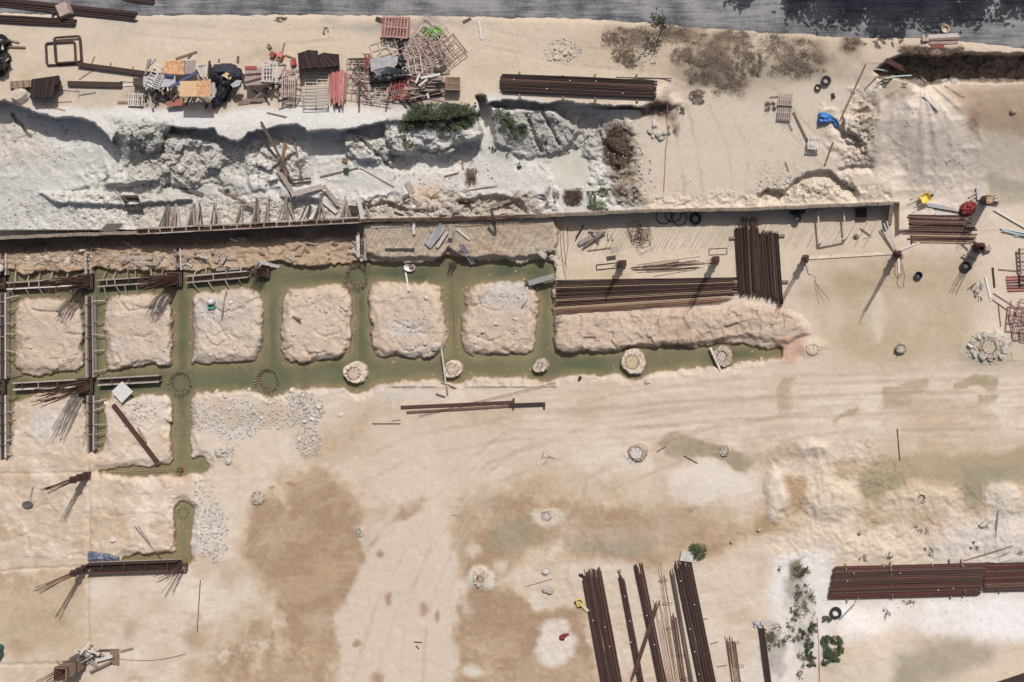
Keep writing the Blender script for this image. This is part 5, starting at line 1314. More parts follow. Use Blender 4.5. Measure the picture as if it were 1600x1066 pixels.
# ------------------------------------------------------------------ material heap on the plateau
def steel_ring(cx, cy, w, h, rot, z_, lab):
    c = W(cx, cy, gz(cx, cy) + z_); cr, sr = math.cos(R(-rot)), math.sin(R(-rot)); W2, H2 = w / SC / 2, h / SC / 2; q = .18; pts = []
    for sx, sy, a0 in ((1, 1, 0), (-1, 1, 90), (-1, -1, 180), (1, -1, 270)):
        for a in (0, 30, 60, 90):
            x = sx * (W2 - q) + q * math.cos(R(a0 + a)); y = sy * (H2 - q) + q * math.sin(R(a0 + a)); pts.append(c + Vector((x * cr - y * sr, x * sr + y * cr, .07)))
    pts.append(pts[0]); mb = MB(); mb.tube(pts, .085, 8); return one("steel_ring_frame", mb, M_RUSTD, lab, "steel frame")
steel_ring(96, 84, 43, 33, -3, .02, "lower of two overlapping rounded rectangular steel frames")
steel_ring(107, 78, 38, 38, -4, .2, "upper of two overlapping rounded rectangular steel frames")
def panel_stack(pts, h_, n, lab, m, name="panel_stack", cat="panels"):
    cx = sum(p[0] for p in pts) / len(pts); cy = sum(p[1] for p in pts) / len(pts)
    t = thing(name, lab, cat, W(cx, cy, gz(cx, cy)))
    for k_ in range(n):
        q = [(p[0] + rnd.uniform(-1.2, 1.2), p[1] + rnd.uniform(-1.2, 1.2)) for p in pts]; slab_px(q, h_ * k_ / n, h_ / n * .86, mb := MB()); pn = mb.build("panel", m, t)
    for k_ in range(4):
        f = (k_ + .5) / 4; a0 = [q[0][0] * (1 - f) + q[1][0] * f, q[0][1] * (1 - f) + q[1][1] * f]; b0 = [q[-1][0] * (1 - f) + q[-2][0] * f, q[-1][1] * (1 - f) + q[-2][1] * f]
        g_ = gz(cx, cy) + h_ - h_ / n * .14; mb = MB(); mb.beam(W(a0[0] + rnd.uniform(-1, 1), a0[1], g_), W(b0[0], b0[1], g_), .09, .07); mb.build("rib", rnd.choice([m, M_RUSTD, M_RUST]) if m is M_DARKGAP else m, pn)
    return t
panel_stack([(50, 124), (92, 119), (94, 131), (86, 134), (84, 152), (48, 153)], 1.1, 7, "dark rusted stack of steel form panels beside the pale boulder", M_DARKGAP)
panel_stack([(16, 128), (48, 126), (50, 136), (16, 138)], .6, 4, "low brown stack of panels touching the dark rusted stack", M_WOODB)
panel_stack([(466, 84), (482, 79), (496, 80), (497, 106), (468, 109)], 1.6, 7, "taller dark maroon stack of panels behind the salmon pipes", M_DARKGAP)
panel_stack([(493, 88), (508, 83), (529, 86), (530, 104), (494, 107)], 1.3, 6, "lower dark maroon stack of panels closer to the scaffold frames", M_DARKGAP)
cloth([(-40, 48), (8, 54), (18, 66), (8, 78), (18, 88), (14, 108), (0, 122), (-40, 126)], 1.2, .5, "black crumpled sheeting heap cut by the photo edge", M_BLACK, "tarp", "tarpaulin", 1.8, 31, 12)
for k_, (p, q, m_) in enumerate((((2, 62), (5, 78), M_WHITEM), ((6, 98), (14, 92), M_GREYT), ((14, 73), (40, 74), M_WOODB), ((12, 62), (30, 66), M_PINKP))):
    plank(p, q, 2.2, ("white lath on the black sheeting heap", "grey lath on the black sheeting heap", "brown stick poking from the black sheeting heap", "pinkish board poking from the black sheeting heap")[k_], m_, .06, .9 if k_ < 2 else .1)
for k_, (p, q, m_) in enumerate((((90, 139), (125, 142), M_WOODP), ((125, 148), (150, 144), M_WOOD), ((68, 160), (112, 158), M_PLY), ((66, 164), (102, 172), M_PLY), ((120, 137), (124, 152), M_WOOD), ((188, 126), (216, 128), M_WOODP), ((190, 134), (214, 133), M_WOODP), ((184, 160), (204, 160), M_WOODB), ((418, 176), (448, 183), M_WOODB), ((372, 161), (418, 155), M_WOODB), ((275, 92), (308, 81), M_WOODB), ((620, 142), (700, 160), M_PINKP))):
    plank(p, q, (2, 2, 1.6, 1.6, 1.4, 2, 2, 4, 2, 7, 3, 1.6)[k_], ("pale lath under the lower rusted beam", "short lath below the lower rusted beam", "thin tan lath at the chalk edge, upper one", "thin tan lath at the chalk edge, lower one", "short upright lath below the rusted beam", "pale board between beam and plywood heap, upper one", "pale board between beam and plywood heap, lower one", "brown board by the white slatted pallet", "small brown board at the chalk edge", "broad brown plank below the black netting", "brown board sticking out behind the orange plywood", "thin pinkish lath across the scaffold heap")[k_], m_, .06, .02)
# plywood heap
def trestle(pts, h_, lab, m, lab2, m2):
    cx = sum(p[0] for p in pts) / len(pts); cy = sum(p[1] for p in pts) / len(pts); t = thing("timber_trestle", lab2, "trestle", W(cx, cy, gz(cx, cy)))
    for p in pts:
        q = (p[0] * .8 + cx * .2, p[1] * .8 + cy * .2); g = gz(*q); a = W(q[0], q[1], gz(cx, cy) + h_); mb = MB(); mb.beam(Vector((a.x, a.y, g)), a - Vector((0, 0, .06)), .09, .09); mb.build("leg", M_WOODD, t)
    for k_ in (0, 2):
        p, q = pts[k_], pts[(k_ + 1) % 4]; mb = MB(); mb.beam(W(p[0] * .8 + cx * .2, p[1] * .8 + cy * .2, gz(cx, cy) + h_ - .08), W(q[0] * .8 + cx * .2, q[1] * .8 + cy * .2, gz(cx, cy) + h_ - .08), .09, .075); mb.build("crossbar", M_WOODD, t)
    return sheet(pts, h_, lab, m, .04)
trestle([(281, 127), (329, 126), (329, 151), (280, 151)], 2.0, "clean tan plywood sheet with an orange stained end, raised above the heap", M_PLY, "dark timber trestle under the tan plywood sheet", M_WOODD)
sheet([(307, 126.5), (329, 126), (329, 151), (308, 151)], 2.045, "orange stained plywood piece on the end of the tan sheet", M_PLYO, .02)
trestle([(258, 96), (288, 94), (287, 117), (252, 115)], 1.0, "weathered orange plywood sheet behind the black netting", M_PLYO, "dark timber trestle under the weathered orange plywood", M_WOODD)
sheet([(284, 97), (306, 94), (305, 114), (284, 117)], .85, "grey weathered sheet next to the orange plywood", M_WOOD, .04)
sheet([(224, 119), (244, 118), (274, 118), (274, 134), (250, 137), (224, 136)], 1.0, "lilac grey sheet at the middle of the plywood heap", M_GREYT, .05)
sheet([(208, 122), (226, 122), (226, 134), (208, 134)], .5, "small dusky sheet at the end of the plywood heap", M_WOODD, .3)
sheet([(331, 129), (336, 129), (336, 152), (331, 152)], 1.5, "narrow grey board on edge beside the tan plywood", M_GREYT, .1)
sheet([(258, 160), (270, 158), (286, 152), (289, 156), (284, 165), (262, 167)], .5, "reddish brown sheet curling at the front of the heap", mat("terracotta_sheet", C(176, 106, 84), .8, .2, 5, .2), .06)
pallet(213, 156, 23, 19, 2, .1, "white slatted pallet at the near corner of the plywood heap", M_WOODP, 7)
# rung pieces
for k_, (cx, cy, w_, h_, rot) in enumerate(((240, 118, 10, 34, 28), (246, 128, 10, 20, 20), (316, 110, 10, 16, -20))):
    frame_rect(cx, cy, w_, h_, rot, 1.15, M_WHITEM, ("long whitish ladder piece across the lilac sheet", "short whitish ladder piece on the lilac sheet", "pale square mesh piece beside the black netting")[k_], .035, "ladder", "ladder", bars=7, cross=0)
plank((268, 136), (308, 113), 4, "dark blue pole bundle slanting over the heap", M_BLUEP, .1, 1.2, 1.0, name="pole_bundle", cat="poles")
plank((258, 117), (272, 119), 4, "small dark blue box on the heap", M_BLUEP, .2, 1.1, name="toolbox", cat="box")
for k_ in range(12):
    x = 226 + rnd.uniform(0, 50); y = 148 + rnd.uniform(-7, 10); a = rnd.uniform(-.9, .9) + (1.3 if k_ % 3 == 0 else 0); l_ = rnd.uniform(8, 17)
    plank((x - l_ * math.cos(a), y - l_ * math.sin(a)), (x + l_ * math.cos(a), y + l_ * math.sin(a)), rnd.uniform(1.5, 3), "dark odd timber jumbled under the front of the plywood heap", rnd.choice([M_WOODD, M_WOODD, M_WOODB, M_RUSTD, M_WOOD]), .07, rnd.uniform(.05, .7), group="jumbled timbers at the front of the plywood heap")
for k_ in range(7):
    x = 230 + k_ * 6.5; plank((x, 136 + rnd.uniform(-1, 1)), (x + rnd.uniform(-2, 2), 141 + rnd.uniform(-1, 2)), 1.6, "white stub end hanging over the edge of the lilac sheet", M_WHITEM, .06, .95, group="white stub ends at the lilac sheet")
cloth([(325, 112), (334, 102), (350, 98), (368, 101), (380, 112), (381, 124), (370, 131), (362, 140), (356, 156), (344, 162), (334, 170), (328, 158), (338, 146), (336, 130), (328, 124)], 1.5, .45, "dark blue-black netting bundle draped in a curve over the heap", M_NAVY, "netting_heap", "netting", 1.4, 33, 9)
sheet([(346, 118), (355, 112), (364, 119), (359, 125)], 1.75, "small tan diamond of board lying on the dark netting", M_PLY, .03, "board", "board")
sheet([(360, 132), (370, 125), (378, 126), (374, 134), (364, 137)], 1.3, "pale crumpled paper sack beside the dark netting", M_GREYT, .2, "paper_sack", "sack")
# low slab of pinkish sheets behind the white cage
sheet([(383, 107), (426, 104), (426, 131), (383, 134)], 1.25, "pinkish low platform of boards beside the white cage", M_PINKP, .08)
for k_, (p, q) in enumerate((((383, 106), (401, 106)), ((384, 117), (424, 114)), ((384, 129), (424, 118)))):
    plank(p, q, (5, 2.5, 2.5)[k_], ("bright red board end on the pinkish platform", "upper brown lath across the pinkish platform", "lower brown lath across the pinkish platform")[k_], (M_RED, M_MAROON, M_MAROON)[k_], .06, 1.34)
def crate_cage(cx, cy, w_, h_, z_, hh, m, lab, rot=0, n=5, r=.03):
    c = W(cx, cy, gz(cx, cy)); t = thing("wire_cage", lab, "cage", c); W2, H2 = w_ / SC / 2, h_ / SC / 2; cr, sr = math.cos(R(-rot)), math.sin(R(-rot))
    def P(x, y, zz): return c + Vector((x * cr - y * sr, x * sr + y * cr, zz))
    for sx in (-1, 1):
        for sy in (-1, 1): mb = MB(); mb.tube([P(sx * W2, sy * H2, 0), P(sx * W2, sy * H2, hh)], r); mb.build("post", m, t)
    mb = MB()
    for zz in (z_, hh):
        mb.tube([P(-W2, -H2, zz), P(W2, -H2, zz), P(W2, H2, zz), P(-W2, H2, zz), P(-W2, -H2, zz)], r)
    mb.build("rim_frame", m, t)
    mb = MB()
    for k_ in range(n):
        x = -W2 + 2 * W2 * (k_ + .5) / n; mb.tube([P(x, -H2, hh), P(x, H2, hh)], r * .8); y = -H2 + 2 * H2 * (k_ + .5) / n
        if k_ % 2: mb.tube([P(-W2, y, hh - .03), P(W2, y, hh - .03)], r * .8)
    mb.build("grid", m, t)
    return t
crate_cage(436, 116, 22, 28, .1, 1.5, M_WHITEM, "white painted cage standing in the heap beside the pink platform", 2, 5, .05)
crate_cage(460, 133, 20, 40, .1, 1.0, M_PINKP, "pale pink cage of rungs between the white cage and the rung rack", 2, 7, .04)
frame_rect(495, 140, 34, 52, 2, .3, M_WOODP, "rack of pale horizontal rungs beside the salmon pipes", .035, bars=11, cross=1)
frame_rect(493, 152, 38, 26, -2, .6, M_GREYM, "grey short frame lying on the rack of rungs", .035, bars=6, cross=1)
frame_rect(461, 156, 26, 16, 6, .05, M_WOODP, "low pale frame at the chalk edge below the pink cage", .03, bars=3, cross=2)
# red bits
for k_, (p, q, w_, m_, lab) in enumerate((((425, 84), (432, 88), 7, M_RED, "bright red can lying behind the white cage"), ((437, 84), (443, 90), 7, M_SALMON, "faded red can beside the bright red one"), ((436, 92), (441, 96), 8, M_PIPEB, "brown can below the two red ones"), ((459, 94), (461, 103), 6, M_RED, "small bright red block on sand beside the dark panels"))):
    plank(p, q, w_, lab, m_, .35, .02, name="paint_can" if k_ < 3 else "red_block", cat="can" if k_ < 3 else "block")
plank((441, 82), (445, 67), 2, "brown stick upright behind the red cans", M_WOODB, .06, .05)
plank((446, 86), (462, 92), 2, "brown stick reaching from the red cans towards the red block", M_WOODB, .06, .05)
plank((420, 70), (424, 76), 4, "small tan box on the open sand above the red cans", M_WOODB, .2, .02, name="cardboard_box", cat="box")
# salmon pipe bundle
t = thing("pipe_bundle", "bundle of salmon pink pipes stacked upright to the chalk edge", "pipes", W(528, 138, gz(528, 138)))
for k_ in range(34):
    f = (k_ % 20) / 19; l_ = k_ // 20; x0 = 514 + f * 28 if not l_ else 519 + (k_ - 20) * 1.5; a = W(x0 + rnd.uniform(-.6, .6), 109 + rnd.uniform(-2, 4) + 3 * abs(f - .4), TOP + .55 + .16 * l_ + rnd.uniform(0, .1)); b_ = W(517 + f * 22 if not l_ else 521 + (k_ - 20) * 1.1, 152 + rnd.uniform(-6, 9) + (6 if l_ else 0), gz(530, 160) + .45 + .16 * l_)
    mb = MB(); mb.tube([a, b_], .045, 6); mb.build("pipe", rnd.choice([M_SALMON, M_SALMON, M_PINK, M_PINKP]), t)
cloth([(519, 155), (538, 155), (536, 166), (526, 168), (520, 164)], .3, .1, "black bag end under the salmon pipes", M_BLACK, "plastic_bag", "bag", 1.5, 37, 6)
# stacked scaffolding frames
for k_ in range(6):
    frame_rect(618 + rnd.uniform(-2, 2), 43 + rnd.uniform(-1, 1), 38 - (k_ % 2) * 5, 30, rnd.uniform(-2, 5), .08 + k_ * .16, M_PINK if k_ < 5 else M_PINKP, "pink scaffold frame in the neat stack at the road edge", .036, group="pink frames stacked at the road edge", bars=3, cross=6)
plank((595, 60), (640, 61), 3, "dark bearer under the neat stack of pink frames", M_WOODD, .12, .02, name="bearer", cat="timber")
plank((588, 29), (600, 33), 6, "dark scrap of rusted sheet behind the pink frame stack", M_RUSTD, .1, .02, name="scrap_sheet", cat="scrap")
cloth([(668, 45), (680, 40), (690, 48), (693, 58), (680, 62), (664, 56)], .25, .15, "bright green netting caught between the tilted frames", M_GTARP, "netting_heap", "netting", 1.4, 39, 5)
SF = "pale scaffold frame thrown on the sprawling heap of frames"
for k_, (cx, cy, w_, h_, rot, z_, m_, til) in enumerate(((675, 48, 40, 32, 30, .45, M_PINKP, .3), (668, 60, 34, 30, 34, .3, M_WOODP, .1), (655, 76, 42, 30, -28, .35, M_PINKP, .2), (668, 84, 40, 32, -20, .55, M_PINKP, .3), (650, 92, 36, 30, 10, .4, M_PINKP, .3), (680, 92, 40, 32, -33, .3, M_PINKP, .2), (702, 78, 40, 32, -38, .12, M_PINKP, 0), (708, 84, 38, 28, -40, .2, M_PINKP, .2), (640, 84, 30, 24, -24, .7, M_PINKP, .3), (660, 102, 36, 28, 20, .5, M_PINKP, .2), (645, 104, 30, 24, -8, .8, M_WHITEM, .3), (690, 66, 36, 24, -36, .5, M_PINKP, .2), (630, 70, 40, 16, -22, .2, M_WOODP, .1), (600, 74, 38, 22, -20, .1, M_WOODP, .1), (660, 118, 30, 18, 4, .5, M_PINKP, .1), (676, 74, 30, 26, -30, .8, M_PINKP, .3), (654, 66, 26, 20, 32, .7, M_PINKP, .1))):
    frame_rect(cx, cy, w_, h_, rot, z_, m_, SF, .036, group="scaffold frames sprawled across the heap", bars=2 + k_ % 3, cross=1 + (k_ % 3), tilt=til, braces=(k_ % 4 == 1))
SF2 = "pinkish scaffold frame laid flat along the front of the heap"
for k_, (cx, cy, w_, h_, rot, z_) in enumerate(((565, 120, 30, 40, 4, .1), (560, 138, 34, 36, 8, .2), (580, 145, 32, 30, 10, .15), (596, 142, 36, 30, -4, .2), (612, 138, 30, 36, 4, .3), (570, 112, 26, 34, -3, .3), (590, 158, 40, 14, 8, .05), (556, 104, 26, 24, 2, .1))):
    frame_rect(cx, cy, w_, h_, rot, z_, M_PINKP if k_ % 3 else M_WOODP, SF2, .034, group="scaffold frames laid along the front of the heap", bars=4, cross=2 + k_ % 2)
for k_, (cx, cy, w_, h_, rot, z_) in enumerate(((628, 138, 20, 32, 4, .5), (618, 140, 18, 28, 8, .4), (575, 96, 8, 22, -4, .5))):
    frame_rect(cx, cy, w_, h_, rot, z_, M_RED, ("bright red frame standing out at the front of the heap", "second red frame partly behind the bright one", "narrow red frame beside the dark bent pipe")[k_], .04, bars=4, cross=2)
plank((546, 93), (576, 92), 3, "dark pipe along the back of the front frames, upper one", M_WOODD, .1, .3)
plank((553, 107), (574, 105), 3, "dark pipe along the back of the front frames, lower one", M_WOODD, .1, .3)
sheet([(578, 92), (622, 88), (630, 100), (612, 104), (580, 112)], 1.0, "white crumpled sheet over the frames at the middle of the heap", M_GREYT, .04, "plastic_sheet", "sheet")
sheet([(582, 110), (606, 104), (628, 108), (634, 112), (590, 118)], [1.0, 1.5, 1.3, .9, .9], "folded pale sheet ridged like a tent on the heap", M_GREYT, .04, "plastic_sheet", "sheet")
cloth([(576, 114), (600, 106), (640, 112), (638, 124), (600, 132), (576, 132)], .9, .25, "black sheeting under the tent-like sheet in the heap", M_BLACK, "tarp", "tarpaulin", 1.5, 41, 7)
cloth([(620, 84), (636, 88), (634, 106), (622, 112), (616, 100)], 1.0, .3, "black sheeting scrap beside the white crumpled sheet", M_BLACK, "tarp", "tarpaulin", 1.5, 43, 7)
cloth([(621, 65), (630, 64), (633, 76), (628, 82), (621, 78)], .5, .2, "small black bag behind the sprawling frames", M_BLACK, "plastic_bag", "bag", 1.3, 45, 5)
for k_ in range(30):
    x = 668 + rnd.uniform(-26, 24); y = 106 + (k_ / 30) * 46 + rnd.uniform(-2, 2); l_ = rnd.uniform(10, 22); a = rnd.uniform(-.35, .12)
    x = min(x, 692)
    plank((x - l_ * math.cos(a), y - l_ * math.sin(a)), (x + l_ * math.cos(a), y + l_ * math.sin(a)), rnd.uniform(1.8, 3.4), "grey-brown timber in the loose lumber pile below the frames", rnd.choice([M_WOOD, M_WOODB, M_WOOD, M_WOODD, M_PINKP]), .07, rnd.uniform(.1, .7), group="timbers of the loose lumber pile")
for k_, (p, q, w_) in enumerate((((650, 130), (656, 116), 3), ((655, 134), (668, 124), 3), ((658, 122), (688, 116), 3.5), ((668, 146), (670, 154), 2.5))):
    plank(p, q, w_, ("upright white lath on the lumber pile", "slanting white lath on the lumber pile", "long white board across the lumber pile", "short white lath at the foot of the lumber pile")[k_], M_WHITEM, .06, .95)
cloth([(656, 134), (690, 136), (692, 150), (672, 152), (656, 148)], .35, .12, "black sheeting between the layers of the lumber pile", M_BLACK, "tarp", "tarpaulin", 1.5, 47, 6)
for k_ in range(9):
    plank((622 + k_ * 4, 152 + rnd.uniform(-2, 3)), (636 + k_ * 3.2, 164 + rnd.uniform(-2, 4)), 2.4, "dark timber end spilling from the lumber pile over the chalk edge", rnd.choice([M_WOODD, M_WOODB]), .07, .1, group="dark timbers spilling over the edge")
panel_stack([(697, 121), (719, 122), (719, 142), (697, 141)], .9, 4, "neat brown crate-like stack at the end of the lumber pile", M_PIPEB, "crate_stack", "crate")
frame_rect(708, 131, 20, 19, 1, .92, M_WOODB, "brown slatted frame on top of the crate-like stack", .05, "slatted_frame", "frame", bars=3, cross=6)
plank((749, 33), (753, 62), 2.6, "white batten lying alone on the sand below the road", M_WHITEM, .06, .02)
plank((724, 35), (736, 29), 4, "dark scrap of wood at the road edge", M_WOODD, .06, .02)
# ------------------------------------------------------------------ loose things behind the wall
t = thing("hatch_panel", "dark boarded hatch panel leaning on the chalk slope", "panel", W(207, 318, gz(207, 318)))
for k_ in range(5):
    x = 191 + k_ * 5; mb = MB(); mb.beam(W(x + 2, 305, gz(207, 306) + .45), W(x + 11, 331, gz(207, 331) + .25), .23, .05); mb.build("board", M_SLATE if k_ % 2 else M_WOODD, t)
for yy in (308, 328):
    mb = MB(); d_ = (yy - 305) / 26 * 9; mb.beam(W(190 + d_, yy, gz(207, yy) + .38), W(216 + d_, yy, gz(207, yy) + .38), .09, .05); mb.build("batten", M_WOODD, t)
rod((168, 287), (192, 312), .03, "upper of two long dark poles resting on the hatch panel", M_WOODD, .25, .5, "pole", "pole")
rod((176, 292), (198, 314), .03, "lower of two long dark poles resting on the hatch panel", M_WOODB, .25, .5, "pole", "pole")
mb = MB()
for k_ in range(12):
    x0 = 168 + k_ * 2.2; mb.tube([W(x0, 349 + (k_ % 2) * .5, 2.15), W(x0 - 11, 361, 1.75)], .055, 6)
one("corrugated_sheet", mb, M_WOOD, "small grey corrugated sheet propped against the plain stretch of wall", "sheet")
for k_, (p, q, w_, m_, dz, lab) in enumerate((
    ((284, 292), (318, 305), 6, M_SLATE, .05, "dark grey plank lying alone on the chalk slope"),
    ((341, 296), (404, 326), 3, M_WOODB, .08, "long thin brown plank running down to broken boards"),
    ((352, 300), (358, 296), 4, M_WOODD, .1, "dark stub across the long thin plank"),
    ((385, 318), (408, 328), 4, M_WOOD, .25, "broken pale board at the foot of the long thin plank"),
    ((380, 322), (401, 329), 3, M_WOODD, .3, "dark broken board at the foot of the long thin plank"),
    ((408, 190), (452, 272), 3.4, M_WOODB, .35, "long dark pole leaning over the chalk ledge, first of the wrecked stair"),
    ((400, 202), (430, 244), 2.4, M_WOODD, .3, "shorter dark pole leaning over the chalk ledge"),
    ((446, 222), (441, 257), 5, mat("ochre_timber", C(132, 96, 58), .85, .25, 8, .3), .4, "ochre brown post standing up beside the long dark pole"),
    ((459, 215), (471, 272), 2.6, M_WOODB, .35, "thin upright pole to the side of the ochre post"),
    ((433, 262), (462, 308), 6, M_WOOD, .5, "broad side board of the wrecked timber stair"),
    ((438, 264), (456, 286), 4, M_RUSTD, .55, "dark red beam on the wrecked timber stair"),
    ((443, 256), (458, 324), 2.5, M_WOODB, .4, "thin bar sticking down from the wrecked timber stair"),
    ((456, 282), (486, 279), 3, M_WOODD, .45, "upper dark tread of the wrecked timber stair"),
    ((456, 288), (486, 284), 4, M_WOODD, .45, "lower dark tread of the wrecked timber stair"),
    ((455, 304), (504, 291), 8, M_WOOD, .75, "wide pale landing board of the wrecked timber stair"),
    ((505, 290), (530, 321), 6, M_WOOD, .45, "board running down from the landing board to the wall"),
    ((502, 312), (526, 332), 5, M_WOODP, .2, "pale sloping board at the wall below the landing board"),
    ((483, 345), (501, 322), 5, M_WHITEM, .35, "white board standing askew against the wall form"),
    ((560, 308), (567, 343), 6, M_WHITEM, .5, "bright white upright board at the end of the wall form"),
    ((545, 327), (560, 328), 12, M_RUSTD, .3, "dark square plate behind the bright white board"),
    ((572, 322), (578, 342), 3, M_GREYM, .35, "hoop-topped grey post beside the bright white board"),
    ((636, 285), (645, 302), 9, M_WOOD, .06, "short grey board piece lying on white chalk"),
    ((630, 309), (640, 304), 5, M_WOODB, .06, "small dark board below the short grey piece"),
    ((694, 276), (716, 270), 2, M_WOODB, .05, "thin stick under the fallen rock"),
    ((722, 250), (724, 266), 1.6, M_WOODB, .05, "upright thin stick beside the fallen rock"),
    ((640, 326), (672, 326), 2, M_WOODB, .15, "thin brown lath against the collapsed wall edge"),
    ((700, 303), (778, 289), 1, M_BARTAN, .05, "very long thin wire-like lath on white chalk"),
    ((766, 323), (798, 313), 5, M_WOODB, .45, "dark plank bridging the hollow behind the wall"),
    ((768, 326), (772, 346), 3, M_WOODD, .5, "dark stake rising beside the collapsed wall"),
    ((762, 354), (774, 366), 2, M_WOODD, .2, "short dark stick on the striped bank, slanting"),
    ((772, 342), (775, 364), 2.6, M_WOODD, .2, "short dark stick on the striped bank, upright"),
    ((500, 276), (560, 262), 1.6, M_WOODB, .1, "thin straight lath in the shadowed hollow"),
    ((562, 262), (616, 292), 1.4, M_WOOD, .05, "thin pale lath on the chalk tongue below the hollow"),
    ((535, 250), (543, 252), 7, mat("ochre_timber", C(132, 96, 58)), .1, "ochre scrap of board under the boulder ledge"))):
    plank(p, q, w_, lab, m_, .06, dz)
t = tyre(707, 308, .26, "thin pale hose ring on the chalk above the hollow", .1)
t.data.materials[0] = M_BARTAN
sheet([(536, 263), (545, 262), (545, 269), (537, 269)], .1, "dark green plastic box lying in the shadowed hollow", mat("dark_green_plastic", C(48, 62, 40), .6, .3, 6, .1), .3, "plastic_box", "box")

# corridor between wall and trench
for k_, (p, q, w_, m_, dz, lab, dz1) in enumerate((
    ((191, 404), (238, 402), 7, M_WOOD, .05, "broad lilac-grey board in the strip under the wall", None),
    ((190, 412), (222, 400), 2.6, M_WOODB, .1, "first of two crossed laths beside the broad lilac board", None),
    ((192, 402), (220, 416), 2.6, M_WOOD, .1, "second of two crossed laths beside the broad lilac board", None),
    ((226, 412), (248, 414), 3, M_WOOD, .05, "bent lath piece next to the crossed laths", None),
    ((246, 413), (256, 399), 3, M_WOOD, .05, "short upright lath next to the crossed laths", None),
    ((337, 410), (346, 394), 6, M_WOOD, .1, "pair of lilac boards leaning on the bank, first", None),
    ((346, 412), (354, 398), 5, M_WOOD, .1, "pair of lilac boards leaning on the bank, second", None),
    ((338, 421), (374, 419), 5, M_WOOD, .05, "flat lilac board at the water edge under the leaning pair", None),
    ((352, 416), (375, 425), 2.4, M_WOODB, .1, "thin lath crossing the flat lilac board", None),
    ((385, 437), (406, 409), 3, M_WOOD, .35, "first of two pale props rising from the third beam form", .9),
    ((387, 433), (408, 414), 2.4, M_WOODP, .3, "second of two pale props rising from the third beam form", .8),
    ((404, 409), (441, 418), 5, M_WHITEM, .85, "whitish board lying over the short dark column cage", .5),
    ((426, 420), (448, 446), 5, M_WHITEM, .7, "white board slanting into the channel with a block at its foot", .15),
    ((443, 447), (459, 446), 9, M_GREYT, .15, "grey block at the foot of the slanting white board", None),
    ((475, 434), (484, 446), 4, M_WHITEM, .5, "short white stick poking from the water", .2),
    ((560, 362), (561, 402), 3.5, M_WOODP, .6, "first upright batten at the stub with loose boards", None),
    ((571, 374), (571, 406), 3, M_WOODP, .6, "second upright batten at the stub with loose boards", None),
    ((551, 388), (566, 408), 3, M_WOODP, .7, "loose batten slanting across the stub with loose boards", None),
    ((565, 412), (576, 424), 3, M_WOODP, .5, "pale offcut pointing at the flower-like bar ring", None),
    ((549, 425), (554, 421), 4, M_WHITEM, .55, "tiny white can on the flower-like bar ring", None),
    ((520, 376), (528, 378), 2, M_WOODD, .4, "dark peg in the bank near the end of the wall form", None),
    ((668, 384), (693, 353), 13, M_GREYT, .18, "wide weathered whitish board lying on the striped bank", None),
    ((683, 386), (699, 362), 5, M_WOODP, .24, "narrow board along the wide weathered one", None),
    ((647, 347), (647, 366), 4, M_WHITEM, .25, "short white upright board at the top of the striped bank", None),
    ((720, 381), (740, 412), 8, M_GREYT, .35, "weathered grey board sliding from the bank into the channel", .75),
    ((714, 358), (734, 374), 3, M_WOODP, .1, "small pale lath beside the stub cage on the bank", None),
    ((706, 351), (704, 372), 7, M_CONC, .35, "short thick timber post at the top of the stub cage", None),
    ((602, 390), (648, 390), 4, M_WOODD, .02, "dark edge board at the lip of the striped bank", None),
    ((633, 418), (639, 455), 2.4, M_WHITEM, .5, "thin white batten from the channel onto the fifth block", .12),
    ((432, 484), (470, 500), 3, M_WOODB, .15, "dark split board overhanging the fourth block edge", .1),
    ((826, 443), (866, 431), 8, M_GREYM, .8, "grey-white plank bridging the channel corner", 1.0),
    ((820, 442), (850, 441), 7, M_SLATE, .7, "dark slate plank under the bridging plank", .9),
    ((815, 478), (842, 449), 2, M_BARTAN, .06, "long thin lath on the sixth block pointing at the bridging plank", .3),
    ((904, 381), (943, 360), 7, M_WOOD, .25, "broad lilac plank on top of the heap under the wall", None),
    ((911, 386), (946, 362), 3.5, M_WOODB, .35, "dark plank beside the broad lilac one", None),
    ((900, 372), (912, 352), 2.6, M_WOODD, .3, "dark stick standing up out of the plank heap", None),
    ((920, 359), (946, 364), 3, M_WOOD, .3, "pale plank across the back of the plank heap", None),
    ((924, 366), (936, 378), 3, M_WOODD, .3, "dark plank crossing under the plank heap", None),
    ((951, 361), (951, 374), 2, M_WOODP, .2, "first small upright batten beyond the plank heap", None),
    ((958, 362), (958, 374), 2, M_WOODP, .2, "second small upright batten beyond the plank heap", None),
    ((918, 392), (955, 387), 2, M_WOODB, .02, "thin lath lying on the striped slope below the plank heap", None),
    ((955, 391), (965, 387), 8, M_WOOD, .02, "small square board piece at the end of the thin lath", None),
    ((948, 404), (962, 402), 6, M_WOODD, .02, "dark small board beside the first red column form", None),
    ((1262, 403), (1397, 395), 5, M_CONCW, .05, "long whitish pole lying between two red column forms", None),
    ((1260, 408), (1266, 428), 5, M_CONCW, .05, "short whitish stub hanging below the long whitish pole", None),
    ((1344, 357), (1361, 369), 3, M_WOODB, .02, "brown offcut on the striped slope inside the standing frame's side", None),
    ((1349, 372), (1364, 369), 1.4, M_WOODP, .02, "thin pale offcut beneath the brown one", None),
    ((1385, 345), (1403, 396), 2, M_WOODP, 1.0, "upper of two slim boards sloping from the wall end", .3),
    ((1381, 349), (1400, 394), 2, M_WOODP, .9, "lower of two slim boards sloping from the wall end", .25),
    ((1403, 392), (1437, 379), 2.4, M_WOODP, .05, "pale lath pointing from the red column form to the brown pipes", None),
    ((1403, 398), (1405, 428), 3, M_WOODP, .05, "pale board upright below the column form at the wall end", None))):
    plank(p, q, w_, lab, m_, .06, dz, dz1)
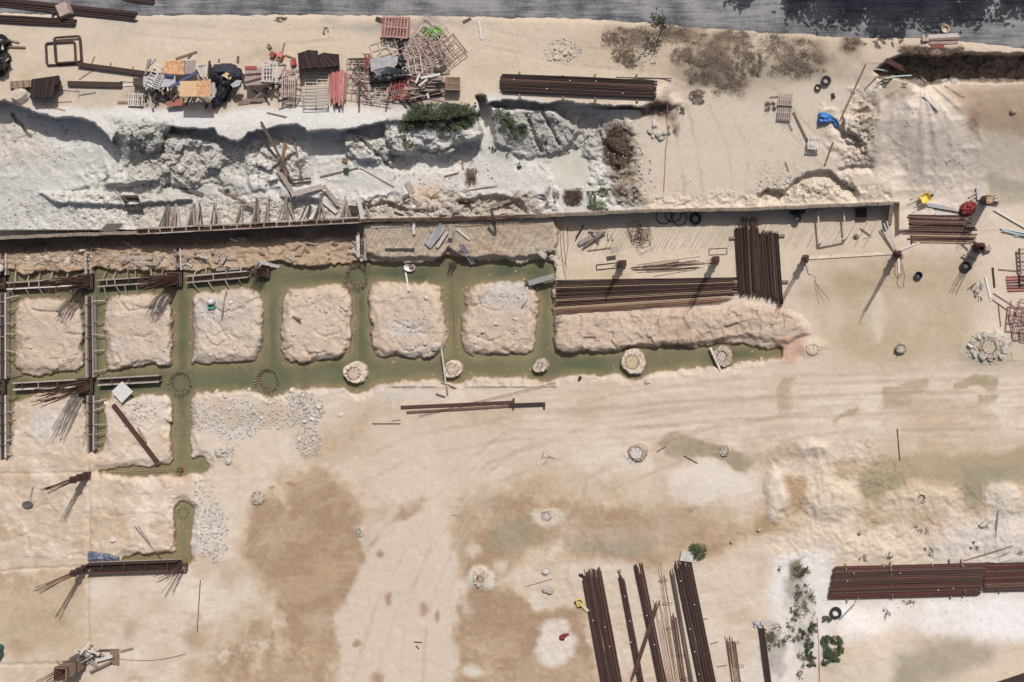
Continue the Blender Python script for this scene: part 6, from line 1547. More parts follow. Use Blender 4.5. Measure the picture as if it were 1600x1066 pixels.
mb = MB(); c = W(642, 418, WZ - .05); mb.lathe(c, [(.30, 0), (.40, .12), (.46, .34), (.42, .36), (.36, .14), (.05, .12)], 22, .68, .1); one("tub", mb, M_WHITEM, "white tub floating in the channel by the striped bank", "tub", None, True)
mb = MB(); mb.lathe(W(645, 417, WZ + .08), [(.02, 0), (.26, 0), (.24, .16), (.02, .17)], 14, .75); one("mud_cake", mb, mat("wet_mud", C(140, 112, 88), .8, .3, 8, .3), "brown mud inside the white tub", "mud", None, True)
mb = MB(); c = W(3, 419, .2); mb.lathe(c, [(.26, 0), (.32, .3), (.34, .55), (.28, .57), (.25, .1), (.02, .09)], 18); one("bucket", mb, M_WHITEM, "white tub on the form at the photo edge", "bucket", None, True)
# standing timber frame on the slope
t = thing("standing_frame", "tall square timber frame standing on the striped slope under the wall", "frame", W(1300, 355, gz(1300, 355)))
cor = [(1278, 331), (1318, 326), (1322, 372), (1282, 380)]
for k_ in range(4):
    p, q = cor[k_], cor[(k_ + 1) % 4]; mb = MB(); mb.beam(W(*p, .62), W(*q, .62), .10, .12); mb.build("rail", M_WOODP, t)
    mb = MB(); mb.beam(W(*p, -.05), W(*p, .62), .10, .10); mb.build("leg", M_WOOD, t)
# stirrup pile
for k_ in range(15):
    c = W(1000 + rnd.uniform(-8, 9), 371 + rnd.uniform(-15, 16), .08 + rnd.uniform(0, .25)); w_, h_ = rnd.uniform(.35, .5), rnd.uniform(.35, .6); a = rnd.uniform(-.5, .5); mb = MB()
    pts = [c + Vector((x * math.cos(a) - y * math.sin(a), x * math.sin(a) + y * math.cos(a), rnd.uniform(-.06, .15))) for x, y in ((-w_, -h_), (w_, -h_), (w_, h_), (-w_, h_), (-w_, -h_))]
    mb.tube([Vector((p.x, p.y, max(.04, p.z))) for p in pts], .017, 5); one("stirrup", mb, M_RUSTR, "square bent stirrup in the loose pile on the striped slope", "stirrup", "loose stirrups on the striped slope")
for k_, (p, q) in enumerate((((875, 349), (884, 436)), ((879, 352), (885, 420)), ((886, 354), (882, 414)))):
    rod(p, q, .018, "reddish thin bar lying up the striped slope, " + ("longest of three", "middle one of three", "shortest of three")[k_], M_RUSTR, .03, .03, sag=.2)
for k_ in range(16):
    f = k_ / 15; rod((985 + rnd.uniform(-4, 26), 424 - f * 9 + rnd.uniform(-2, 2)), (1088 + rnd.uniform(-30, 26), 419 - f * 17 + rnd.uniform(-2, 4)), .022, "loose bar in the spread between the two red column forms", rnd.choice([M_RUST, M_WOODB, M_RUSTD, M_BARTAN]), .02 + .04 * (k_ % 3), None, group="loose bars between the red column forms", sag=.12)
rod((1022, 432), (1088, 421), .02, "lone curved bar just below the loose spread", M_RUSTO, .02)
frame_rect(949, 416, 34, 8, -6, .05, M_RUSTD, "narrow rusted rectangular frame attached beside the first red column form", .03, "steel_ring_frame", "steel frame", bars=2, cross=0)
frame_rect(1122, 393, 28, 10, -3, .05, M_WOODD, "thin dark rectangular frame above the second red column form", .02, "steel_ring_frame", "steel frame", bars=2, cross=0)
tyre(1087, 342, .46, "tyre lying in the shade at the foot of the wall", .05)
for k_, (x, y, q) in enumerate(((1037, 338, .6), (1052, 335, .62), (1062, 341, .55))):
    mb = MB(); mb.torus(W(x, y, .06 + .06 * k_), q, .035, 26, 6); one("hose_coil", mb, M_TYRE, "black hose coil in the wall shade, " + ("nearest the loose stirrups", "middle one", "touching the shaded tyre")[k_], "hose")
for k_, (x, y, q, h_) in enumerate(((1247, 340, .28, .8), (1240, 330, .30, .9), (1253, 329, .28, .9))):
    mb = MB(); mb.lathe(W(x, y, 0), [(q * .9, 0), (q, .1), (q, h_), (q * .9, h_ + .02), (q * .85, h_ - .05), (.02, h_ - .06)], 18); one("drum", mb, M_BLACK, "black drum in the wall shade, " + ("nearest the light", "on the upright-mat side", "third, on the frame side")[k_], "drum", None, True)
sheet([(1336, 326), (1354, 325), (1355, 343), (1338, 344)], .05, "dark square steel plate in the wall shade by the standing frame", M_RUSTD, .3, "steel_box", "box")
mb = MB(); c = W(1338, 369, 0)
mb.lathe(c, [(.16, 0), (.2, .2), (.05, .3)], 9); one("rag_heap", mb, M_WOODB, "small brown tuft of rag on the striped slope", "rags", None, True)
# red looped bars and wire
for k_, (x, y) in enumerate(((1404, 420), (1408, 436))):
    mb = MB(); c = W(x, y, .05); mb.tube([c + Vector((-.12, .9, 0)), c + Vector((-.3, -.3, .05)), c + Vector((-.1, -.7, .02)), c + Vector((.2, -.6, .02)), c + Vector((.3, .4, .1)), c + Vector((.1, 1.1, .0))], .018, 5); one("wire_loop", mb, M_PINK, "pinkish bent bar loop under the end column, " + ("upper one", "lower one")[k_], "bar loop")
for k_, (p, q) in enumerate((((1272, 438), (1296, 468)), ((1272, 440), (1280, 474)), ((1274, 440), (1288, 474)), ((1268, 430), (1275, 442)), ((1218, 485), (1206, 510)), ((1222, 486), (1226, 512)))):
    rod(p, q, .014, "thin pinkish tie wire straggling on damp soil", M_PINK, .01, None, "tie_wire", "wire", "pinkish tie wires on damp soil", .15)

# ------------------------------------------------------------------ right side of the site
pallet(1227, 156, 22, 18, 4, .02, "upper pallet of the touching pair beside the dead weeds", M_WOOD, 8)
pallet(1226, 176, 22, 20, 4, .10, "lower pallet of the touching pair beside the dead weeds", M_WOOD, 7)
pallet(1272, 223, 20, 20, 2, .35, "single pallet raised on scraps below the touching pair", M_WOODP, 6)
plank((1264, 224), (1281, 230), 3, "loose pale lath on the single raised pallet", M_WOODP, .04, .5)
plank((1240, 175), (1262, 221), 3, "long stick joining the pallet pair and the single pallet", M_WOODB, .07, .05)
plank((1232, 190), (1238, 203), 3, "short stick below the pallet pair", M_WOOD, .06, .02)
plank((1203, 152), (1216, 151), 2, "small stick beside the pallet pair", M_WOODB, .05, .02)
plank((1227, 253), (1232, 268), 2, "lone thin stick on open sand", M_WOODB, .04, .01)
plank((1353, 100), (1313, 188), 2.4, "very long pole lying from the dug trench down the sand", M_WOODB, .06, .04, name="pole", cat="pole")
plank((1302, 222), (1289, 258), 2.4, "thin dark pole below the blue tarpaulin", M_WOODB, .06, .06, name="pole", cat="pole")
plank((1281, 262), (1292, 252), 1.2, "thin pale twig crossing the dark pole", M_WOODP, .04, .03)
cloth([(1279, 176), (1288, 175), (1297, 178), (1304, 185), (1310, 196), (1309, 202), (1304, 198), (1300, 192), (1292, 195), (1286, 194), (1279, 198), (1278, 190)], .35, .22, "bright blue crumpled tarpaulin on the sand", M_BLUE, "tarp", "tarpaulin", 1.1, 51, 6, edge_drop=.35)
tyre(1291, 126, .36, "larger dark tyre beside the dead weeds", .03)
tyre(1278, 137, .26, "smaller worn tyre below the larger dark one", .02)
cloth([(1298, 146), (1304, 145), (1306, 152), (1300, 154)], .25, .1, "small black rag on the sand below the tyres", M_BLACK, "rag", "rag", 1.0, 53, 4)
for k_, (p, q, w_, m_, dz) in enumerate((((1442, 58), (1500, 55), 6, M_WOODP, .25), ((1446, 62), (1499, 60), 4, M_WOODB, .2), ((1452, 67), (1497, 66), 5, M_PINKP, .05), ((1441, 61), (1451, 61), 7, M_PINKP, .3))):
    plank(p, q, w_, ("pale board on top of the stack at the road edge", "dark board in the middle of the stack at the road edge", "pinkish board at the bottom of the stack at the road edge", "short pinkish board end on the stack at the road edge")[k_], m_, .07, dz)
sheet([(1455, 70), (1475, 70), (1476, 75), (1456, 75)], .02, "brick red board half under the stack at the road edge", mat("brick_red", C(140, 66, 52), .8, .2, 6, .2), .06, "board", "board")
mb = MB(); mb.lathe(W(1477, 46, TOP), [(.32, 0), (.36, .12), (.30, .3), (.26, .3), (.24, .05), (.02, .04)], 16); one("planter_ring", mb, M_CONCW, "pale ring with a dark hollow standing on the road", "ring", None, True)
# dug trench litter
plank((1384, 94), (1418, 112), 7, "maroon beam sloping into the dug trench", M_MAROON, .2, .5, .5, name="steel_beam", cat="steel beam")
for k_, (p, q, dz, dz1) in enumerate((((1368, 108), (1386, 111), 1.6, 1.6), ((1388, 122), (1408, 119), .9, .8), ((1392, 120), (1424, 118), .8, .5))):
    rod(p, q, .06, "whitish pipe in the end of the dug trench, " + ("uppermost", "lowest, short", "longest")[k_], M_CYAN, dz, dz1, "pipe", "pipe")
for k_ in range(8):
    a = rnd.uniform(0, 3); x, y = 1388 + rnd.uniform(-14, 34), 122 + rnd.uniform(-8, 10); plank((x, y), (x + 9 * math.cos(a), y + 6 * math.sin(a)), 1.6, "thin dark branch in the litter at the end of the dug trench", M_WOODD, .05, .3, group="branches in the dug trench")
plank((1437, 118), (1448, 128), 1.4, "thin grey stick on the floor of the dug trench", M_GREYM, .05, .3)
plank((1443, 149), (1466, 172), 2.8, "cream batten lying on the chalk fan", M_WHITEM, .06, .02)
for k_, (x, y) in enumerate(((1475, 127), (1490, 127))):
    mb = MB(); mb.box(W(x, y, gz(x, y)), .42, .28, .25, .2); one("concrete_block", mb, M_STONE, ("pale block at the lip of the dug trench, larger", "pale block at the lip of the dug trench, smaller")[k_], "block")
rod((1476, 134), (1508, 152), .02, "thin bent branch on brown soil below the pale blocks", M_WOODB, .02, None, "branch", "branch", sag=.3)
mb = MB(); mb.lathe(W(1583, 175, gz(1583, 175)), [(.3, 0), (.25, .1), (.05, .16)], 10, .6); one("stone_slab", mb, M_CONCD, "lone flat grey stone on the brown flat", "stone", None, True)
# wheelbarrow
def wheelbarrow():
    c = W(1438, 313, gz(1438, 313)); t = thing("wheelbarrow", "yellow wheelbarrow standing on the chalk by the brown pipes", "wheelbarrow", c)
    a = R(24); f = Vector((math.cos(a), math.sin(a), 0)); s_ = Vector((-f.y, f.x, 0))
    def P(x, y, zz): return c + f * x + s_ * y + Vector((0, 0, zz))
    mb = MB(); hh = .62
    b_ = [P(.18, -.20, .32), P(.58, -.20, .32), P(.58, .20, .32), P(.18, .20, .32)]; o_ = [P(.02, -.34, hh), P(.78, -.34, hh + .03), P(.78, .34, hh + .03), P(.02, .34, hh)]
    i_ = [P(.05, -.31, hh), P(.75, -.31, hh + .03), P(.75, .31, hh + .03), P(.05, .31, hh)]; ib = [P(.2, -.18, .36), P(.56, -.18, .36), P(.56, .18, .36), P(.2, .18, .36)]
    mb.v += [tuple(p) for p in b_ + o_ + i_ + ib]
    for k_ in range(4):
        n = (k_ + 1) % 4; mb.f += [(k_, n, 4 + n, 4 + k_), (4 + k_, 4 + n, 8 + n, 8 + k_), (8 + k_, 8 + n, 12 + n, 12 + k_)]
    mb.f += [(3, 2, 1, 0), (12, 13, 14, 15)]; mb.build("tray", M_YEL, t)
    for sg in (-1, 1):
        mb = MB(); mb.tube([P(.95, sg * .06, .2), P(.5, sg * .22, .30), P(-.1, sg * .27, .46), P(-.62, sg * .33, .62)], .028, 6); mb.build("handle", M_YEL if False else M_BARTAN, t)
        mb = MB(); mb.tube([P(-.6, sg * .328, .615), P(-.78, sg * .35, .66)], .036, 6); mb.build("grip", M_TYRE, t)
        mb = MB(); mb.tube([P(.05, sg * .25, .42), P(-.02, sg * .27, .02), P(.08, sg * .27, .02)], .024, 6); mb.build("leg", M_RUSTD, t)
    mb = MB(); mb.torus(P(.95, 0, .20), .15, .05, 18, 8, Matrix.Rotation(a, 3, 'Z') @ Matrix.Rotation(R(90), 3, 'X')); wh = mb.build("wheel", M_TYRE, t, True); mb = MB(); mb.lathe(P(.95, 0, .20), [(.02, -.02), (.1, -.02), (.1, .02), (.02, .02)], 12); mb.build("hub", M_GREYM, wh)
wheelbarrow()
# brown pipes
for k_ in range(17):
    f = k_ / 16; y = 337 + f * 42; x0 = 1409 + rnd.uniform(-1, 12) + (4 if f > .7 else 0) * 2; x1 = 1518 + rnd.uniform(-6, 10) - (6 if f < .4 else 0) + (10 if k_ == 8 else 0)
    mb = MB(); zz = .06 + (.14 if k_ % 4 == 1 else 0); a, b_ = W(x0, y - 1 + rnd.uniform(-.5, .5), zz + gz(1460, y)), W(x1, y + 1 + rnd.uniform(-.8, .8), zz + gz(1460, y)); mb.tube([a, b_], .055, 8)
    one("steel_pipe", mb, rnd.choice([M_PIPEB, M_PIPEB, M_MAROON, M_RUST, M_BARTAN]), "long brown steel pipe in the row laid out beside the column forms", "pipe", "brown pipes laid out in a row")
for k_, (x, y0, y1) in enumerate(((1424, 336, 382), (1506, 336, 382))):
    plank((x, y0), (x, y1), 3, ("bearer under the row of brown pipes, wall side", "bearer under the row of brown pipes, column side")[k_], M_WOODD, .04, -.02, name="bearer", cat="timber")
cloth([(1502, 318), (1510, 315), (1520, 314), (1526, 318), (1524, 330), (1516, 338), (1502, 338), (1499, 328)], .5, .3, "dark red netting heap at the foot of the round column form", M_REDC, "netting_heap", "netting", 1.2, 55, 5)
sheet([(1449, 318), (1460, 318), (1494, 326), (1492, 330), (1450, 323)], .08, "lilac white board between the wheelbarrow and the red netting", M_GREYT, .03, "board", "board")
plank((1460, 325), (1501, 333), 3, "dark plank along the lilac white board", M_WOODD, .06, .05)
plank((1462, 333), (1497, 336), 6, "pale cream plank just above the brown pipes", M_WOODP, .05, .02)
mb = MB(); mb.box(W(1553, 312, gz(1553, 312)), .85, .32, .45, -.06); one("concrete_block", mb, M_CONC, "grey concrete kerb block beside the round column form", "block")
plank((1528, 292), (1530, 312), 6, "pale upright board just above the round column form", M_WHITEM, .1, .1)
plank((1514, 308), (1527, 300), 2, "first thin lath leaning by the pale upright board", M_WOODP, .05, .1)
plank((1516, 313), (1528, 304), 2, "second thin lath leaning by the pale upright board", M_WOODP, .05, .1)
rod((1553, 328), (1640, 378), .07, "long white pipe slanting out of the photo", M_WHITEM, .02, None, "pipe", "pipe")
for k_, (p, q) in enumerate((((1563, 357), (1640, 372)), ((1566, 360), (1640, 378)), ((1586, 369), (1640, 366)))):
    rod(p, q, .06, "pale cyan pipe at the photo edge, " + ("upper one", "middle one", "short lower one")[k_], M_CYAN, .04 + .1 * (k_ == 1), None, "pipe", "pipe")
# worker's tools, scraps
plank((1504, 398), (1523, 405), 3, "brown bar leaning against the dark maroon column form", M_WOODB, .07, .3)
plank((1501, 380), (1513, 391), 2.6, "short brown bar between the pipes and the dark maroon column", M_WOODB, .06, .03)
mb = MB(); mb.lathe(W(1508, 417, 0), [(.3, 0), (.42, .12), (.44, .2), (.36, .21), (.3, .06), (.05, .05)], 20); one("mixing_pan", mb, M_TYRE, "dark round mixing pan in the shadow of the maroon column", "pan", None, True)
mb = MB(); mb.lathe(W(1509, 417, .06), [(.02, 0), (.26, 0), (.1, .08), (.02, .09)], 12); one("mortar", mb, M_STONE, "pale mortar inside the dark mixing pan", "mortar", None, True)
mb = MB()
mb.box(W(1542, 388, 0), .55, .4, .5, .3); one("cement_sack", mb, M_PINKP, "pinkish sack set down beside the maroon column form", "sack")
mb = MB(); mb.lathe(W(1435, 430, 0), [(.25, 0), (.3, .3), (.31, .36), (.26, .36), (.22, .08), (.02, .07)], 18); one("bucket", mb, M_BLACK, "black bucket alone on the damp tan flat", "bucket", None, True)
plank((1540, 433), (1549, 471), 3.4, "white batten beside the scatter of pale scraps", M_WHITEM, .06, .02)
plank((1551, 418), (1554, 449), 3, "dark thin plank above the white batten", M_RUSTD, .06, .02)
for k_ in range(16):
    a = rnd.uniform(0, 3.1); x, y = 1527 + rnd.uniform(-9, 9), 455 + rnd.uniform(-13, 13); l_ = rnd.uniform(3, 9)
    plank((x - l_ * math.cos(a), y - l_ * math.sin(a)), (x + l_ * math.cos(a), y + l_ * math.sin(a)), 1.4, "thin pale scrap in the tangled scatter beside the white batten", rnd.choice([M_WHITEM, M_GREYM, M_GREYT, M_SLATE]), .04, .03 + .03 * k_ / 4, group="pale scraps beside the white batten")
t = thing("pallet", "dark slatted rack standing at the photo edge below the cyan pipes", "rack", W(1600, 418, .0))
for k_ in range(9):
    mb = MB(); mb.beam(W(1594, 390 + k_ * 6.5, .5), W(1640, 388 + k_ * 6.5, .5), .14, .05); mb.build("deck_board", M_WOODB if k_ % 2 else M_PINKP, t)
for x in (1594, 1620):
    mb = MB(); mb.beam(W(x - 2, 388, .38), W(x + 2, 446, .38), .12, .12); mb.build("stringer", M_WOODD, t)
for yy in (390, 444):
    mb = MB(); mb.beam(W(1595, yy, 0), W(1595, yy, .4), .1, .1); mb.build("leg", M_WOODD, t)
plank((1560, 421), (1592, 424), 2, "thin brown lath in front of the dark slatted rack", M_WOODB, .05, .02)
for k_ in range(6):
    rod((1574 + rnd.uniform(-2, 2), 432 + k_ * 4.4), (1650, 428 + k_ * 4.6), .085, "thick pink pipe in the short stack at the photo edge", rnd.choice([M_SALMON, M_PINKP, M_PINK]), .02, None, "pipe", "pipe", "thick pink pipes at the photo edge")
for k_, (cx, cy, w_, h_, rot, z_) in enumerate(((1590, 500, 34, 40, 6, .1), (1600, 512, 36, 34, -4, .25), (1608, 488, 36, 34, 14, .3), (1596, 506, 26, 44, -12, .4), (1612, 520, 34, 30, 3, .15))):
    frame_rect(cx, cy, w_, h_, rot, z_, M_PINK if k_ % 2 == 0 else M_PINKP, "pink scaffold frame in the small pile at the photo edge", .04, group="pink frames in the small pile at the photo edge", bars=4, cross=2)
for k_, (p, q) in enumerate((((1552, 458), (1590, 482)), ((1548, 466), (1576, 486)), ((1580, 470), (1576, 505)), ((1585, 486), (1610, 520)), ((1560, 474), (1564, 510)))):
    rod(p, q, .03, "brown pole straggling round the small pink frame pile", M_WOODB, .06, None, "pole", "pole", "brown poles by the small pink frame pile")
# bottom right
tyre(1306, 957, .46, "black tyre lying on white ground below the widest maroon bundle", .02)
plank((1312, 968), (1335, 944), 2.4, "thin grey pole between the tyre and the maroon bundle", M_GREYM, .06, .05)
plank((1556, 838), (1561, 796), 2, "thin grey stick upright in the photo above the second maroon bundle", M_GREYM, .05, .03)
plank((1500, 878), (1582, 853), 1.4, "long thin pale lath above the joint of the maroon bundles", M_WOODB, .04, .05)
plank((1550, 876), (1578, 862), 1.6, "shorter grey lath below the long thin one", M_GREYM, .04, .05)
sheet([(1540, 878), (1580, 866), (1588, 872), (1560, 880)], .1, "pale board edge behind the second maroon bundle", M_WOODP, .05, "board", "board")
mb = MB(); mb.box(W(1074, 868, 0), 1.0, .75, .35, -.15); one("concrete_block", mb, M_STONE, "grey concrete block beside the round green shrub", "block")
# yellow trolley
t = thing("hand_trolley", "small yellow trolley lying beside the broad reddish bundle", "trolley", W(909, 944, 0))
mb = MB(); mb.tube([W(900, 938, .3), W(908, 936, .3), W(912, 944, .3), W(903, 948, .3), W(900, 938, .3)], .06, 6); mb.build("frame", M_YEL, t)
mb = MB(); mb.beam(W(908, 943, .22), W(919, 955, .1), .22, .07); mb.build("platform", mat("cream_paint", C(226, 208, 150), .6, .15, 6, .1), t)
for p in ((900, 941), (906, 947)):
    mb = MB(); mb.lathe(W(p[0], p[1], .02), [(.12, 0), (.13, .1), (.02, .12)], 12); mb.build("wheel", M_TYRE, t)
mb = MB(); mb.beam(W(905, 897, .05), W(914, 902, .05), .16, .12); one("rubber_sleeve", mb, M_BLACK, "small black sleeve at the tip of the broad reddish bundle", "sleeve")
cloth([(873, 994), (880, 990), (888, 989), (889, 993), (883, 997), (882, 1002), (875, 1000)], .15, .1, "dark red rag on the white salt patch", M_REDC, "rag", "rag", .9, 57, 4)
# bottom left heap round the ringed column form
for k_ in range(26):
    a = rnd.uniform(-.9, .9); x, y = 136 + rnd.uniform(-16, 20), 1030 + rnd.uniform(-12, 10); l_ = rnd.uniform(4, 12)
    plank((x - l_ * math.cos(a), y - l_ * math.sin(a)), (x + l_ * math.cos(a), y + l_ * math.sin(a)), rnd.uniform(1.4, 3), "grey offcut in the board heap round the ringed column form", rnd.choice([M_WOOD, M_GREYM, M_WOODD, M_WOODP, M_SLATE]), .06, .15 + rnd.uniform(0, .9), group="offcuts round the ringed column form")
for k_, (p, q, w_, m_, dz) in enumerate((((118, 1034), (141, 1003), 3.5, M_WOODP, .8), ((150, 1032), (176, 1025), 5, M_WHITEM, .4), ((140, 1050), (174, 1034), 3, M_WOODB, .4), ((155, 1016), (173, 1016), 3, M_WOODD, .1), ((189, 1018), (208, 1013), 3, M_WOODB, .05), ((88, 1032), (110, 1060), 2, M_WOODB, .1), ((110, 1030), (124, 1022), 5, M_SLATE, 1.2))):
    plank(p, q, w_, ("tall pale board leaning out of the offcut heap", "white board pointing from the offcut heap to the pit", "brown board along the foot of the offcut heap", "dark lath beside the small square pit", "short brown stick past the small square pit", "thin brown lath propped on the near flank of the offcut heap", "slate board on top of the offcut heap")[k_], m_, .06, dz)
sheet([(172, 1014), (186, 1014), (186, 1040), (172, 1038)], .02, "greyish brown square cover beside the offcut heap", M_WOODB, .12, "pit_cover", "cover")
for k_, (x, y) in enumerate(((1, 1012), (1, 1022))):
    mb = MB(); mb.lathe(W(x, y, 0), [(.28, 0), (.3, .1), (.3, .7), (.26, .74), (.05, .75)], 18); one("drum", mb, M_TEAL, ("teal drum cut by the photo edge, upper", "teal drum cut by the photo edge, lower")[k_], "drum", None, True)
rod((186, 1030), (290, 1022), .02, "long thin wire trailing over pale ground from the square cover", M_RUST, .01, None, "tie_wire", "wire", None, .3, 9)
rod((52, 760), (44, 782), .03, "upright thin stick standing by the dark pot", M_WOODB, .05, .4, "stick", "stick")
mb = MB(); mb.lathe(W(45, 788, 0), [(.3, 0), (.42, .14), (.4, .22), (.3, .2), (.05, .12)], 16, .7, .3); one("pot", mb, M_SLATE, "dark slate pot sunk in sand on the open left yard", "pot", None, True)
cloth([(136, 860), (150, 862), (170, 865), (186, 870), (190, 877), (170, 878), (138, 878)], .15, .14, "blue-grey plastic sheeting stuffed in the trench end above the maroon beam form", mat("blue_grey_plastic", C(120, 128, 150), .5, .6, 3, .3), "plastic_sheet", "sheet", 1.2, 59, 5)
sheet([(174, 612), (191, 596), (208, 612), (190, 630)], 1.75, "white square board set cornerwise over the channel", M_WHITEM, .04, "board", "board")
for k_, (p, q) in enumerate((((194, 602), (201, 596)), ((192, 598), (199, 606)))):
    plank(p, q, 1.4, ("first thin lath crossed on the white square board", "second thin lath crossed on the white square board")[k_], M_WOODB, .04, 1.35)
t = thing("plank_stand", "timber stand carrying the white square board in the channel", "stand", W(191, 612, -.9))
for dx, dy in ((-6, 0), (6, 0), (0, 7), (0, -7)):
    c = W(191 + dx, 612 + dy, 0); mb = MB(); g_ = gz(191 + dx, 612 + dy); mb.beam(Vector((c.x, c.y, g_ - .05)), Vector((c.x, c.y, gz(190.75, 612.5) + 1.75)), .08, .08); mb.build("leg", M_WOODD, t)
# jar and post on the blocks
mb = MB(); mb.lathe(W(333, 471, gz(333, 471)), [(.2, 0), (.24, .1), (.24, .5), (.14, .6), (.05, .62)], 16); o = one("jerrycan", mb, M_WHITEM, "pale jar with a green base on the third earth block", "jar", None, True)
mb = MB(); mb.box(W(332, 479, gz(332, 479)), .5, .35, .3, .1); mb.build("green_base", M_GREEN, o)
plank((346, 496), (354, 454), 2, "thin upright lath on the third earth block", M_WOODB, .05, .05)
for k_, (p, q) in enumerate((((690, 545), (697, 600)), ((690, 598), (712, 606)), ((681, 615), (696, 620)), ((696, 596), (700, 616)))):
    plank(p, q, 2, ("thin post at the channel edge under the split pile head", "short crosspiece at the foot of the thin post", "small twig below the thin post", "short stake below the thin post")[k_], M_WOODB if k_ else M_WOODP, .06, .1 if k_ else .6, .1)
plank((1110, 543), (1126, 579), 3, "pale plank leaning on the last pile head", M_WOODP, .06, .9, .1)
mb = MB(); c = W(907, 590, gz(907, 590)); mb.lathe(c, [(.1, 0), (.14, .15), (.1, .4), (.02, .45)], 10); one("bottle", mb, M_BLACK, "tiny dark bottle standing on pale crust by the long channel", "bottle", None, True)
for k_, (x, y) in enumerate(((1186, 828), (1343, 833), (1381, 883), (968, 892), (1143, 847))):
    mb = MB(); mb.lathe(W(x, y, gz(x, y)), [(.14, 0), (.15, .12), (.08, .22), (.02, .24)], 9); one("stone", mb, (M_STONE, M_CONCD, M_CONCD, M_CONCD, M_CONCD)[k_], ("small white stone by the brown pool", "small dark stone on sand above the widest bundle", "small dark stone at the edge of white ground", "grey stone between two bundles' tips", "dark little stone past the green shrub")[k_], "stone", None, True)
rod((820, 917), (862, 905), .02, "thin straight wire over the pale patch above the white salt patches", M_RUST, .01, None, "tie_wire", "wire")
for k_, (x, y, q) in enumerate(((853, 893, .3), (854, 921, .36), (860, 924, .3))):
    mb = MB(); mb.lathe(W(x, y, gz(x, y)), [(q, 0), (q * .9, .18), (q * .3, .24), (.02, .2)], 11, .8, k_); one("stone", mb, (M_STONE, M_STONE, M_CONC)[k_], ("upper pale lump on the pale patch near the thin wire", "lower pale lump on the pale patch near the thin wire", "grey lump touching the lower pale one")[k_], "stone", None, True)
for k_, (x, y) in enumerate(((855, 715), (848, 712), (861, 714), (852, 722), (714, 805), (717, 808))):
    a = rnd.uniform(0, 3); plank((x - 6 * math.cos(a), y - 6 * math.sin(a)), (x + 6 * math.cos(a), y + 6 * math.sin(a)), 1.5, "grey splinter of wood in a small scatter on the open yard", M_WOOD, .05, .01, group="wood splinters on the open yard")
for k_, (p, q) in enumerate((((1068, 712), (1090, 724)), ((1026, 706), (1040, 698)), ((1003, 697), (1010, 712)), ((647, 1003), (659, 1004)), ((650, 1009), (655, 1014)))):
    plank(p, q, 1.4, ("thin dark stick below the green puddle", "thin dark stick at the tip of the green puddle", "thin dark stick on the grey-topped pile head", "tiny twig on the pale haul lobe, longer", "tiny twig on the pale haul lobe, shorter")[k_], M_WOODD, .04, .02 if k_ != 2 else .3)
# red marker tape down the sand
mb = MB(); pts = [W(x, y, gz(x, y) + .03) for x, y in ((1043, 158), (1042, 185), (1043, 214), (1040, 236), (1039, 262), (1037, 300))]
mb.tube(pts, .035, 5); one("marker_tape", mb, M_PINK, "faded red marker tape running down the sand from the dead weeds", "tape")
mb = MB(); pts = [W(x, y, gz(x, y) + .03) for x, y in ((1277, 965), (1279, 1000), (1280, 1030), (1281, 1070))]
mb.tube(pts, .035, 5); one("marker_tape", mb, M_PINK, "faded red marker tape splitting the green weed patch", "tape")

# loose bars and scraps that litter the strip under the wall and the heap
for k_ in range(34):
    x = rnd.uniform(6, 550); y = float(yw(x)) + rnd.uniform(14, 52); a = rnd.choice([rnd.uniform(1.9, 2.5), rnd.uniform(1.0, 1.5), rnd.uniform(-.3, .3)]); l_ = rnd.uniform(8, 26)
    rod((x - l_ * math.cos(a), y - l_ * math.sin(a) * .6), (x + l_ * math.cos(a), y + l_ * math.sin(a) * .6), .02, "thin loose bar straggling across the strip between wall and first channel", rnd.choice([M_RUST, M_RUSTD, M_WOODB]), .05, rnd.uniform(.05, .6), "rebar", "rebar", "loose bars on the strip under the wall", .4)
for k_ in range(22):
    x = rnd.uniform(10, 550); y = float(yw(x)) + rnd.uniform(10, 56); a = rnd.uniform(-.6, .6); l_ = rnd.uniform(3, 9)
    plank((x - l_ * math.cos(a), y - l_ * math.sin(a)), (x + l_ * math.cos(a), y + l_ * math.sin(a)), rnd.uniform(1.6, 4), "offcut board littering the strip between wall and first channel", rnd.choice([M_WOOD, M_WOODB, M_WOODD, M_WOODP]), .05, .05, group="offcuts on the strip under the wall")
for k_ in range(44):
    x = rnd.uniform(196, 716); y = rnd.choice([rnd.uniform(86, 112), rnd.uniform(128, 168)]); a = rnd.uniform(-1.6, 1.6); l_ = rnd.uniform(2, 8)
    plank((x - l_ * math.cos(a), y - l_ * math.sin(a)), (x + l_ * math.cos(a), y + l_ * math.sin(a)), rnd.uniform(1.2, 3.4), "small scrap littering the sand in and around the material heap", rnd.choice([M_WOOD, M_WOODB, M_WOODD, M_GREYT, M_PINKP, M_RUSTD, M_SLATE]), .05, .03, name="scrap_board", cat="scrap", group="scraps around the material heap")
for k_ in range(60):
    x = rnd.choice([rnd.uniform(206, 330), rnd.uniform(378, 470), rnd.uniform(550, 650)]); y = rnd.uniform(104, 158); a = rnd.uniform(-1.6, 1.6); l_ = rnd.uniform(3, 13)
    plank((x - l_ * math.cos(a), y - l_ * math.sin(a)), (x + l_ * math.cos(a), y + l_ * math.sin(a)), rnd.uniform(1.2, 3), "odd length tangled into the material heap", rnd.choice([M_WOODB, M_WOODD, M_WOODD, M_PINKP, M_RUSTD, M_SLATE, M_BLACK, M_WOOD]), .06, rnd.uniform(.1, 1.2), rnd.uniform(.1, 1.2), name="odd_length", cat="scrap", group="odd lengths tangled into the material heap")
